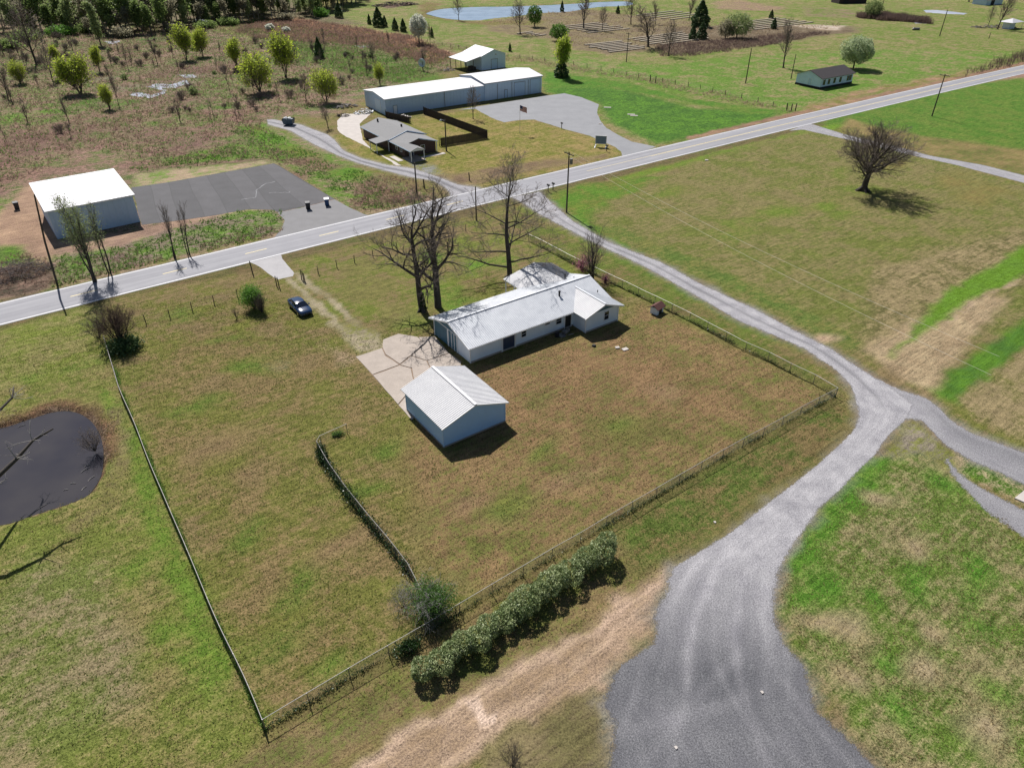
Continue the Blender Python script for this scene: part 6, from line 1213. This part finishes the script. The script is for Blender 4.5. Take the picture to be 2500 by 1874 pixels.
# ------------------------------------------------------------------ wetland and far trees: prototypes, then copies
FARP = dict(levels=3, kids=(10, 7, 6), angle=(36, 36, 38), ratio=(.50, .52, .5), curl=.08, up=.07, clear=.25, rmin=.03, rr=.55, taper=.35)
def leafy(name, label, base, h, r0, seed, size, m, n, jit, P=None, trunks=1, group=None, bark='bark', zmin=.3, frac=1, droop=0, cat='tree'):
    return bare_tree(name, label, base, h, r0, seed, {**FARP, **(P or {})}, bark=bark, twig='twig_pale' if name == 'woodland_tree' else 'twig', group=group, trunks=trunks, cat=cat, leaf=dict(size=size, mat=m, n=n, jit=jit, zmin=zmin, frac=frac, droop=droop))[0]
def place(proto, used, base, rz, sc, label):
    if not used[0]:
        used[0] = True; proto.location = (*base, 0); proto.rotation_euler = (0, 0, rz); proto.scale = (sc,)*3 if not hasattr(sc, '__len__') else sc; proto['label'] = label; return proto
    return dup(proto, (*base, 0), rz, sc, label)
WP = dict(clear=.22, kids=(10, 7, 6), angle=(50, 40, 40), ratio=(.62, .55, .5), up=.09, fan=.3)
will = [leafy('willow_tree', 'x', (0, 0), 6.0, .13, 101+k, .19, 'leaf_willow', 1, .45, {**WP, 'fan': (.22, .34, .15, .28)[k], 'angle': ((38, 44, 30, 52)[k], 38, 38), 'clear': (.3, .2, .4, .25)[k]}, trunks=(4, 6, 4, 5)[k], frac=.9, group='yellow green willows in the wetland', zmin=.22) for k in range(4)]
wu = [[False] for _ in range(4)]
WL = [(455, 147, 62, 1.0, 'large yellow willow, left one of the close pair high in the wetland'), (496, 138, 68, .8, 'right one of the close pair of yellow willows high in the wetland'), (580, 171, 94, .9, 'yellow green willow just right of the close pair, alone in brown weeds'), (635, 226, 130, 1.1, 'round yellow willow standing nearest the warehouse end of the wetland'), (698, 190, 80, 1.1, 'largest loose willow behind the round yellow willow'), (197, 228, 133, 1.2, 'broad leaning yellow willow in front of bright green weeds at left'), (245, 178, 112, .6, 'small slim willow right behind the broad leaning yellow willow'), (797, 250, 170, 1.0, 'willow with dull green crown behind the gravel drive end'), (928, 208, 155, .8, 'small round yellow bush tree left of the satellite pole'), (268, 267, 205, .6, 'thin green sapling in front of the wet puddles'), (140, 160, 110, .8, 'faint green willow at the left among grey brush'), (50, 205, 150, 1.0, 'dull willow near the left edge of the wetland')]
for k, (x, y, ty, wsc, lab) in enumerate(WL):
    hh = hgt(x, y, ty); sc = hh/9.2; place(will[k % 4], wu[k % 4], G(x, y), k*1.3, (sc*wsc**.5*1.1, sc*wsc**.5*1.0, sc), lab)
tall = leafy('columnar_tree', 'tall column shaped light green tree at the edge of the dark woods', G(247, 112), 11.5, .25, 105, .34, 'leaf_spring', 3, .5, dict(angle=(20, 30, 34), ratio=(.28, .5, .5), clear=.1), zmin=.08); tall.children[0]
# bare trees, far and middle
bt = [bare_tree('bare_tree', 'x', (0, 0), 7.0, .17, 111+k, {**FARP, 'angle': ((38, 30)[k], 38, 38), 'levels': 3, 'kids': (12, 8, 7), 'rmin': .03}, group='bare trees standing about the far fields')[0] for k in range(2)]
bu = [[False], [False]]
BL = [(90, 158, 20, 1.2, 'tall grey bare tree with thin top at the left edge of the woods'), (385, 156, 88, .7, 'dark narrow bare tree among brown weeds below the puddles'), (313, 170, 112, .5, 'small leaning bare tree left of the dark narrow one'), (290, 257, 178, .5, 'thin bare tree beside the puddles'), (1270, 84, 6, 1.2, 'rounded bare tree on the bank of the far blue pond'), (1425, 72, -20, 1.2, 'big bare tree on the pond bank before the timber rows'), (1470, 76, 18, .9, 'lighter bare tree just right of the big one on the bank'), (1582, 115, 20, 1.6, 'dark wide bare tree in the timber rows'), (1632, 137, 55, 1.0, 'bare tree standing at the grass edge in front of the timber rows'), (1682, 50, -10, .9, 'bare tree beside the dark evergreen'), (1540, 60, -5, 1.2, 'bare tree behind the dark wide one'), (1912, 166, 55, .9, 'slim bare tree left of the abandoned house'), (748, 250, 180, .9, 'grey bare tree in weeds left of the warehouse end'), (801, 312, 255, 1.0, 'small round bare tree at the bend of the gravel drive'), (1155, 290, 215, .8, 'slender bare tree in front of the long warehouse'), (2435, 72, -15, 1.0, 'leaning bare tree at the upper right before the canopy hut'), (2412, 65, 15, .7, 'dead broken tree left of the leaning bare tree'), (1051, 112, 60, .6, 'small bare tree in the rusty weeds'), (790, 105, 68, .6, 'thin dark tree in the rusty weeds'), (950, 112, 75, .6, 'forked bare tree between weeds and cedar row'), (2365, 5, -60, 1.3, 'far bare tree at the very top casting a long shadow'), (20, 240, 160, 1.0, 'grey bare tree at the far left edge'), (1120, 50, -5, .9, 'thin bare tree in front of the far pond'), (1600, 60, 5, .9, 'grey bare tree left of the evergreens'), (130, 200, 110, .8, 'leaning grey tree beside the faint green willow')]
for k, (x, y, ty, wsc, lab) in enumerate(BL):
    hh = hgt(x, y, ty); sc = hh/9.5; place(bt[k % 2], bu[k % 2], G(x, y), k*1.1, (sc*wsc*1.15, sc*wsc*1.15, sc), lab)
# cedars
cg = np.random.default_rng(8)
def cedar(seed, n=2200):
    t = thing('cedar_tree', 'x', 'tree', (0, 0, 0), 0, 'evergreen cedars in the far fields'); g = np.random.default_rng(seed); z = g.random(n)**1.1; rr = (1-z**1.6)**.9*(.92+.12*np.sin(z*17+seed))*(.35+.65*g.random(n)**.4); a = g.uniform(0, 6.28, n)
    leaves('foliage', np.c_[np.cos(a)*rr*1.5, np.sin(a)*rr*1.5, z*4.9+.2], .2, M['leaf_cedar'], t, seed, aspect=.5, jitter=.05); MB().tube([(0, 0, -.1), (0, 0, 4.6)], [.14, .03], 6).build('trunk', M['bark'], t); return t
ced = [cedar(3), cedar(9)]; cu = [[False], [False]]
CL = [(780, 142, 92, 1, 'slim cedar standing alone between wetland and green strip'), (828, 44, 6, 1.2, 'big dark cedar at the corner of the woods'), (902, 60, 35, .9, 'left cedar in the row above the rusty weeds'), (924, 66, 18, 1.3, 'tallest cedar in the row above the rusty weeds'), (940, 66, 38, 1, 'cedar right of the tallest in the row'), (965, 75, 44, 1.2, 'wide cedar farther right in the row'), (985, 78, 46, 1.1, 'last wide cedar of the row'), (1055, 92, 66, .7, 'small pointed cedar beside the white flowering tree'), (1245, 126, 105, .8, 'small cedar behind the white shed'), (1508, 34, 14, 1.2, 'small dark cedar by the pond end'), (1708, 66, 2, 1.5, 'tall dark evergreen among the timber rows'), (1712, 96, 55, 1.4, 'dark evergreen clump at the edge of the timber rows'), (1690, 97, 60, 1.1, 'left evergreen in the clump at the edge of the timber rows'), (1882, 46, 24, 1.2, 'upper round evergreen on the right timber rows'), (1888, 71, 44, 1.2, 'lower round evergreen on the right timber rows'), (1370, 188, 145, 1.8, 'ivy covered dark evergreen mass at the willow foot'), (1372, 30, 2, .8, 'small cedar standing in front of the far pond water')]
for k, (x, y, ty, wsc, lab) in enumerate(CL):
    hh = hgt(x, y, ty); sc = hh/5.1; place(ced[k % 2], cu[k % 2], G(x, y), k, (sc*wsc, sc*wsc, sc), lab)
leafy('willow_tree', 'loose yellow green willow rising from dark ivy beside the paved lot', G(1372, 190), 8.0, .2, 121, .24, 'leaf_willow', 2, .4, dict(angle=(30, 34, 36), up=.12, clear=.35), trunks=3, zmin=.35, frac=.8)
# flowering pears
def round_tree(name, label, x, y, ty, rx, m, seed, n=7000, size=.2, zc=.56, rz_=.42, cat='tree', trunkh=.3):
    h = hgt(x, y, ty); t = thing(name, label, cat, (*G(x, y), 0)); g = np.random.default_rng(seed); d = g.normal(0, 1, (n, 3)); d /= np.linalg.norm(d, axis=1)[:, None]; a = np.arctan2(d[:, 1], d[:, 0]); lump = .86+.16*np.sin(a*5+d[:, 2]*4+seed)+.08*np.sin(a*11+d[:, 2]*9)
    C = np.array([0, 0, h*zc])+d*np.array([rx, rx, h*rz_])*(lump*(.45+.55*g.random(n)**.35))[:, None]; C = C[C[:, 2] > h*.14]; leaves('foliage', C, size, M[m], t, seed, jitter=.08)
    T_ = Tree(seed); T_.grow((0, 0, -.1), (0, 0, 1), h*.55, .04*h*.5+.08, 0, {**FARP, 'levels': 2, 'kids': (9, 6), 'angle': (42, 38), 'ratio': (.75, .5), 'clear': trunkh}); tree_mesh('trunk', T_.br, M['bark'], t, 0, 2); return t
round_tree('flowering_pear', 'round whitish green flowering pear tree behind the abandoned house', 2083, 168, 86, 5.4, 'leaf_pear', 131, 9000, .24)
round_tree('flowering_pear', 'white flowering tree at the fence line left of the far pond', 1024, 108, 33, 3.4, 'leaf_blossom', 132, 4000, .3, .6, .38)
round_tree('flowering_pear', 'small white flowering tree in the brown weeds near the willows', 660, 76, 58, 2.0, 'leaf_blossom', 133, 900, .3)
round_tree('flowering_pear', 'tiny white blossoming tree right of the small white one', 700, 80, 66, 1.6, 'leaf_blossom', 134, 600, .3)
round_tree('grey_green_shrub', 'large grey green round shrub at the right of the timber rows', 1798, 94, 28, 6.0, 'leaf_spring', 135, 5000, .26, .5, .5, 'shrub', .1)
round_tree('grey_green_shrub', 'feathery light green shrub beside the dark barn', 2128, 44, -2, 4.4, 'leaf_spring', 136, 2600, .3, .5, .5, 'shrub', .1)
round_tree('grey_green_shrub', 'dull green shrub left of the large grey green one', 1770, 95, 45, 3.6, 'leaf_woods_dull', 137, 2200, .26, .5, .5, 'shrub', .1)
round_tree('green_tree', 'bright green round tree on the near bank of the far pond', 1305, 66, 12, 3.4, 'leaf_green', 138, 2600, .28, .55, .44)
round_tree('green_tree', 'fresh green bushy tree right behind the roadside willow', 1364, 100, 56, 4.0, 'leaf_green', 139, 2400, .28, .5, .48)
# the woods at the top left
wood = []
for k in range(6):
    mt = ('leaf_woods', 'leaf_woods_dull', 'leaf_woods', 'leaf_woods_dull', 'leaf_spring', 'leaf_woods')[k]; sz = .42
    wood.append(leafy('woodland_tree', 'tree of the dense mixed spring woods along the top left', (0, 0), 10.0, .24, 140+k, sz, mt, (3, 1, 2, 1, 2, 3)[k], .7, dict(angle=(34, 36, 38), kids=(9, 6, 5), clear=(.15, .35, .2, .45, .2, .1)[k], rmin=.045, ratio=(.42, .5, .5)), group='trees of the woods along the top left', zmin=(.1, .35, .2, .5, .2, .05)[k], bark='bark_light' if k in (1, 3, 4) else 'bark_pale'))
wused = [[False] for _ in wood]
wr = random.Random(17); edge = GP([(-700, 110), (-200, 90), (0, 84), (120, 80), (240, 92), (360, 84), (470, 68), (560, 56), (640, 50), (760, 44), (840, 22), (960, -20)]); cnt = 0
for row in range(7):
    for i in range(46):
        s = i/45+wr.uniform(-.012, .012); u = min(max(s, 0), 1)*(len(edge)-1); j = min(int(u), len(edge)-2); p = edge[j]+(edge[j+1]-edge[j])*(u-j); nrm = np.array([-.12, 1.0]); nrm /= np.linalg.norm(nrm)
        q = p+nrm*(1.5+row*8.5+wr.uniform(-2.5, 3.5)); cnt += 1
        if cnt > 296: break
        k = wr.choice((0, 1, 2, 3, 4, 5) if row < 2 else (0, 1, 1, 2, 3, 3)); sc = wr.uniform(.65, 1.25)*(1 if row else .7); place(wood[k], wused[k], q, wr.uniform(0, 6.28), (sc*1.1, sc*1.1, sc*wr.uniform(.9, 1.25)), 'tree of the dense mixed spring woods along the top left')
for k, w_ in enumerate(wood):
    if not wused[k][0]: w_.location = (*edge[5], 0)
for k, (x, y, r_, h_, m) in enumerate(((150, 88, 7, 4.5, 'leaf_vivid'), (210, 80, 6, 4, 'leaf_woods'), (60, 100, 7, 4, 'leaf_woods'), (300, 92, 6, 4, 'leaf_woods_dull'), (20, 120, 6, 3.5, 'leaf_woods'), (560, 62, 5, 3, 'leaf_woods'), (700, 52, 5, 3.4, 'leaf_woods_dull'), (780, 40, 5, 4, 'leaf_vivid'), (430, 78, 5, 3.4, 'leaf_woods_dull'), (500, 70, 5, 3, 'leaf_woods'))):
    shrub('thicket', 'green thicket of shrubs at the foot of the woods, number %d from' % k, G(x, y), r_, h_, 1500, .38, m, 160+k, group='green thickets at the foot of the woods', sub=8, jit=.4, stems=5)
ths = sorted([o for o in COL.objects if o.name.startswith('thicket')], key=lambda o: o.location.x)
for i, o in enumerate(ths): o['label'] = ['leftmost green thicket at the foot of the woods', 'second green thicket from the left at the woods foot', 'third green thicket from the left at the woods foot', 'bright green thicket below the left part of the woods', 'fifth thicket from the left, beside the columnar tree', 'dull thicket right of the columnar tree at the woods foot', 'dull thicket under the middle of the woods', 'thicket right of the middle at the woods foot', 'second thicket from the right at the woods foot', 'rightmost bright thicket where the woods end'][i]
# ------------------------------------------------------------------ rough growth: weeds and brush too many to count
PADP = GP([(866, 871), (932, 848), (938, 829), (973, 813), (1020, 821), (1063, 820), (1150, 888), (1232, 1030), (1084, 1095), (1000, 1025), (970, 988)]); LANEP = GP(LANE_L+LANE_R[::-1]); TRACKP = GP([(820, 1900), (1000, 1780), (1240, 1640), (1420, 1530), (1560, 1420), (1640, 1390), (1590, 1530), (1480, 1680), (1100, 1900)])
def weeds(name, label, polys, dens, h, m, seed, w=.05, cat='weeds', lim=60000, clump=1.0, blades=3, lean=.9):
    g = np.random.default_rng(seed); OUT = []
    for poly in polys:
        P = np.array(GP(poly)); lo = P.min(0); hi = P.max(0); n = int(min((hi-lo).prod()*dens, lim)); n = max(n, 1); X_ = g.uniform(lo[0], hi[0], n); Y_ = g.uniform(lo[1], hi[1], n); ins = sdist(X_, Y_, P)+(fbm(X_, Y_, 6, seed)-.5)*6
        ra = X_*ca+Y_*sa; rb = -X_*sa+Y_*ca; rv = (np.polyval(pn, np.clip(ra, -15, 300))+np.polyval(pf, np.clip(ra, -15, 300)))/2; kk = (sdist(X_, Y_, POND) < -.15) & (sdist(X_, Y_, PADP) < -.1) & (sdist(X_, Y_, LANEP) < -.2) & (sdist(X_, Y_, TRACKP) < 0) & (np.abs(rb-rv) > HALF+1.3) & (ins > 0) & (fbm(X_, Y_, 5, seed+3)*1.3-.1+.35*g.random(n) > (1-clump)*.6+.42); OUT.append(np.c_[X_, Y_][kk])
    C = np.vstack(OUT); C = np.repeat(C, blades, 0); n = len(C); C = C+g.normal(0, .12, (n, 2))*h; a = g.uniform(0, 6.28, n); hh = h*g.uniform(.4, 1.25, n)*(.6+.8*fbm(C[:, 0], C[:, 1], 3.5, seed+9)); dx = np.cos(a)*w*h; dy = np.sin(a)*w*h; tx = C[:, 0]+g.normal(0, lean, n)*hh; ty_ = C[:, 1]+g.normal(0, lean, n)*hh
    V = np.stack([np.c_[C[:, 0]-dx, C[:, 1]-dy, np.zeros(n)], np.c_[C[:, 0]+dx, C[:, 1]+dy, np.zeros(n)], np.c_[tx+dx*.3, ty_+dy*.3, hh], np.c_[tx-dx*.3, ty_-dy*.3, hh]], 1).reshape(-1, 3)
    o = npmesh(name, V, np.arange(n*4).reshape(-1, 4), 4, M[m]); o['kind'] = 'stuff'; tag(o, label, cat); return o
WET = [(-1500, 80), (0, 80), (560, 60), (900, 80), (1110, 140), (1090, 175), (990, 200), (860, 225), (780, 260), (640, 285), (690, 380), (440, 410), (330, 415), (240, 360), (80, 420), (-60, 500), (-700, 500)]
weeds('dry_weeds', 'brown dead weed stalks spread over the wetland on the left', [WET], 1.3, .55, 'weed_brown', 201, .13, lim=80000, clump=.75)
weeds('tan_weeds', 'pale dead grass tufts scattered through the wetland', [WET], 1.2, .55, 'weed_tan', 202, .11, lim=60000, clump=.7)
weeds('green_weeds', 'green spring growth between the dead weeds of the wetland', [WET, [(560, 60), (640, 45), (1110, 140), (960, 205), (700, 140)]], 1.2, .42, 'weed_green', 203, .18, lim=60000, clump=.8)
weeds('rusty_weeds', 'tall rust coloured weeds below the cedar row', [[(560, 72), (700, 45), (860, 66), (1010, 92), (1100, 135), (1050, 160), (900, 118), (780, 108), (620, 95)]], 1.6, 1.0, 'weed_brown', 204, .09, clump=.8)
weeds('roadside_weeds', 'tangle of green and dead weeds between the steel building and the road', [[(140, 625), (300, 600), (420, 560), (580, 515), (680, 515), (700, 555), (640, 588), (430, 650), (270, 690), (120, 715)], [(560, 310), (640, 320), (760, 370), (900, 430), (1060, 485), (1030, 500), (900, 512), (700, 400), (600, 350)], [(380, 408), (480, 398), (650, 388), (560, 356), (420, 392)]], 3.0, .34, 'weed_green', 205, .2, lim=30000, clump=.8)
weeds('dead_roadside_weeds', 'reddish dead weeds along the far verge of the road', [[(0, 640), (60, 625), (140, 640), (300, 600), (430, 640), (300, 690), (130, 720), (-60, 735)], [(470, 600), (600, 545), (680, 540), (695, 560), (640, 588), (480, 635)], [(900, 430), (1000, 440), (1060, 475), (1030, 495), (900, 512), (850, 500)], [(640, 350), (720, 380), (840, 430), (780, 430), (680, 390)], [(900, 495), (960, 480), (1080, 478), (1050, 495), (920, 515)]], 3.5, .38, 'weed_brown', 206, .12, lim=30000)
weeds('road_brush', 'purple brown brush along the road at the upper right', [[(2345, 190), (2360, 175), (2500, 132), (2900, 20), (2900, 50), (2500, 155), (2400, 182)]], 14, 1.7, 'twig_bush', 207, .04, 'brush', 30000, 1.3, lean=.3)
weeds('fence_brush', 'dark brush strip in the far right pasture', [[(2090, 40), (2160, 38), (2260, 50), (2280, 60), (2180, 52), (2100, 46)]], 6, 2.0, 'twig_bush', 208, .04, 'brush', 20000, 1.3, lean=.3)
weeds('shore_reeds', 'dead brown reeds round the far bank of the small pond', [[(-100, 1040), (0, 1015), (60, 985), (130, 968), (200, 968), (250, 1000), (278, 1060), (285, 1110), (262, 1165), (250, 1160), (256, 1110), (250, 1070), (236, 1035), (200, 1000), (125, 990), (60, 1012), (0, 1032), (-90, 1055)]], 22, .20, 'weed_tan', 209, .14, 'reeds', 9000, .5)
weeds('fence_line_growth', 'scrubby growth along the pasture fence behind the warehouse', [[(1060, 100), (1240, 135), (1340, 148), (1600, 192), (1920, 264), (1918, 275), (1590, 206), (1330, 160), (1230, 148), (1050, 112)]], 1.6, .6, 'weed_tan', 210, .09, lim=20000, clump=.9)
weeds('timber_row_weeds', 'dead brown grass among the timber rows', [[(1180, 55), (1310, 35), (1420, 25), (1700, 40), (2050, 60), (1960, 95), (1700, 135), (1500, 125), (1300, 92)]], .4, .7, 'weed_tan', 211, .12, lim=20000, clump=.5)
weeds('dark_brush', 'dark low brush between the timber rows and the pasture', [[(1600, 112), (1760, 98), (2000, 78), (2030, 82), (1830, 118), (1680, 140), (1610, 135)]], 2.0, .9, 'twig_bush', 212, .07, 'brush', 20000, 1.1)
# sticks and scum floating along the near pond
rng = random.Random(77)
for i, (x, y, l, a) in enumerate(((208, 1147, 1.0, 60), (223, 1168, .8, 70), (212, 1137, .5, 50), (98, 1240, 1.2, 60), (160, 1196, .4, 20), (205, 1192, .6, 75), (52, 1040, .7, 40), (178, 1180, .5, 10))):
    p = G(x, y, -.33); o = MB().tube([(-l/2, 0, 0), (0, .06, .03), (l/2, 0, .02)], .03, 5).build('floating_stick', M['dead_white']); o.location = (*p, -.33); o.rotation_euler.z = R(a)
    tag(o, ['pale stick floating near the right bank of the small pond', 'second pale stick floating by the right bank, nearer the camera', 'short pale stick above the longest one on the pond', 'long pale stick at the near bank of the pond', 'tiny pale stick out on the open pond water', 'slanted stick close to the lower right bank', 'pale stick by the far bank under the dead branches', 'tiny stick left of the slanted one on the pond'][i], 'stick')
for i, (x, y) in enumerate(((1745, 1275), (1860, 1690), (1650, 1825))):
    p = G(x, y); o = MB().prism([(math.cos(a)*.14*(.8+.3*math.sin(a*3)), math.sin(a)*.12) for a in np.linspace(0, 6.28, 8)[:-1]], 0, .09).build('stone', M['concrete_pale']); o.location = (*p, 0); tag(o, ['pale stone lying on the upper part of the gravel lane', 'pale stone in the middle of the wide gravel apron', 'pale stone at the bottom of the wide gravel apron'][i], 'stone')
# thin saplings and low brush all over the wetland
sap = [bare_tree('wetland_sapling', 'thin bare sapling among the weeds of the wetland', (0, 0), 3.4, .05, 171+k, {**FARP, 'levels': 2, 'kids': (8, 6), 'angle': (24, 30), 'ratio': (.4, .5), 'rmin': .022}, group='thin bare saplings in the wetland', trunks=(1, 3)[k])[0] for k in range(2)]
bsh = [bare_tree('wetland_bush', 'leafless brown bush among the weeds of the wetland', (0, 0), 1.6, .035, 181+k, {**FARP, 'levels': 2, 'kids': (7, 6), 'angle': (36, 38), 'ratio': (.7, .6), 'rmin': .016, 'fan': .7, 'fork': 0, 'clear': .05}, group='leafless bushes in the wetland', trunks=12, cat='bush', bark='twig_pale', twig='twig')[0] for k in range(2)]
gsh = shrub('wetland_shrub', 'green leafing shrub among the weeds of the wetland', (0, 0), 1.3, 1.7, 420, .2, 'leaf_spring', 191, sub=6, jit=.2, group='green shrubs in the wetland')
wr = random.Random(9); us = [[False] for _ in range(5)]; PW = np.array(GP([(-260, 120), (0, 95), (500, 80), (760, 112), (960, 130), (1060, 160), (960, 200), (760, 235), (640, 270), (600, 310), (300, 330), (0, 400), (-300, 480)])); lo = PW.min(0); hi = PW.max(0); n_ = 0
NOGO = GP([(300, 200), (480, 170), (500, 200), (320, 250)])
while n_ < 260:
    p = np.array([wr.uniform(lo[0], hi[0]), wr.uniform(lo[1], hi[1])])
    if sdist(p[:1], p[1:], PW)[0] < 1 or sdist(p[:1], p[1:], NOGO)[0] > -1: continue
    if fbm(p[:1], p[1:], 22, 6)[0] < .47: continue
    k = wr.choice((0, 1, 0, 1, 2, 3, 2, 3, 4)); s_ = wr.uniform(.6, 1.35)*(1.1 if k < 2 else 1); o = (sap+bsh+[gsh])[k]; place(o, us[k], p, wr.uniform(0, 6.28), s_, o['label']); n_ += 1
# real tufts standing in the mown grass nearest the camera
NEARP = [(-200, 1880), (-200, 900), (250, 760), (620, 700), (900, 830), (1560, 730), (2060, 960), (1960, 1140), (1600, 1400), (1200, 1640), (560, 1880)]
weeds('lawn_tufts', 'small green tufts standing in the mown lawn', [NEARP], 10, .085, 'tuft_green', 221, .40, 'grass', 60000, .9, blades=2)
weeds('dry_lawn_tufts', 'small straw coloured tufts in the mown lawn', [NEARP], 10, .075, 'tuft_dry', 222, .40, 'grass', 60000, .9, blades=2)
weeds('field_tufts', 'straw coloured tufts in the field at the lower right', [[(1950, 1340), (2060, 1200), (2150, 1115), (2300, 1150), (2500, 1320), (2700, 1880), (2170, 1880), (1990, 1640), (1915, 1480)]], 26, .075, 'tuft_dry', 223, .35, 'grass', 40000, .9, blades=2)
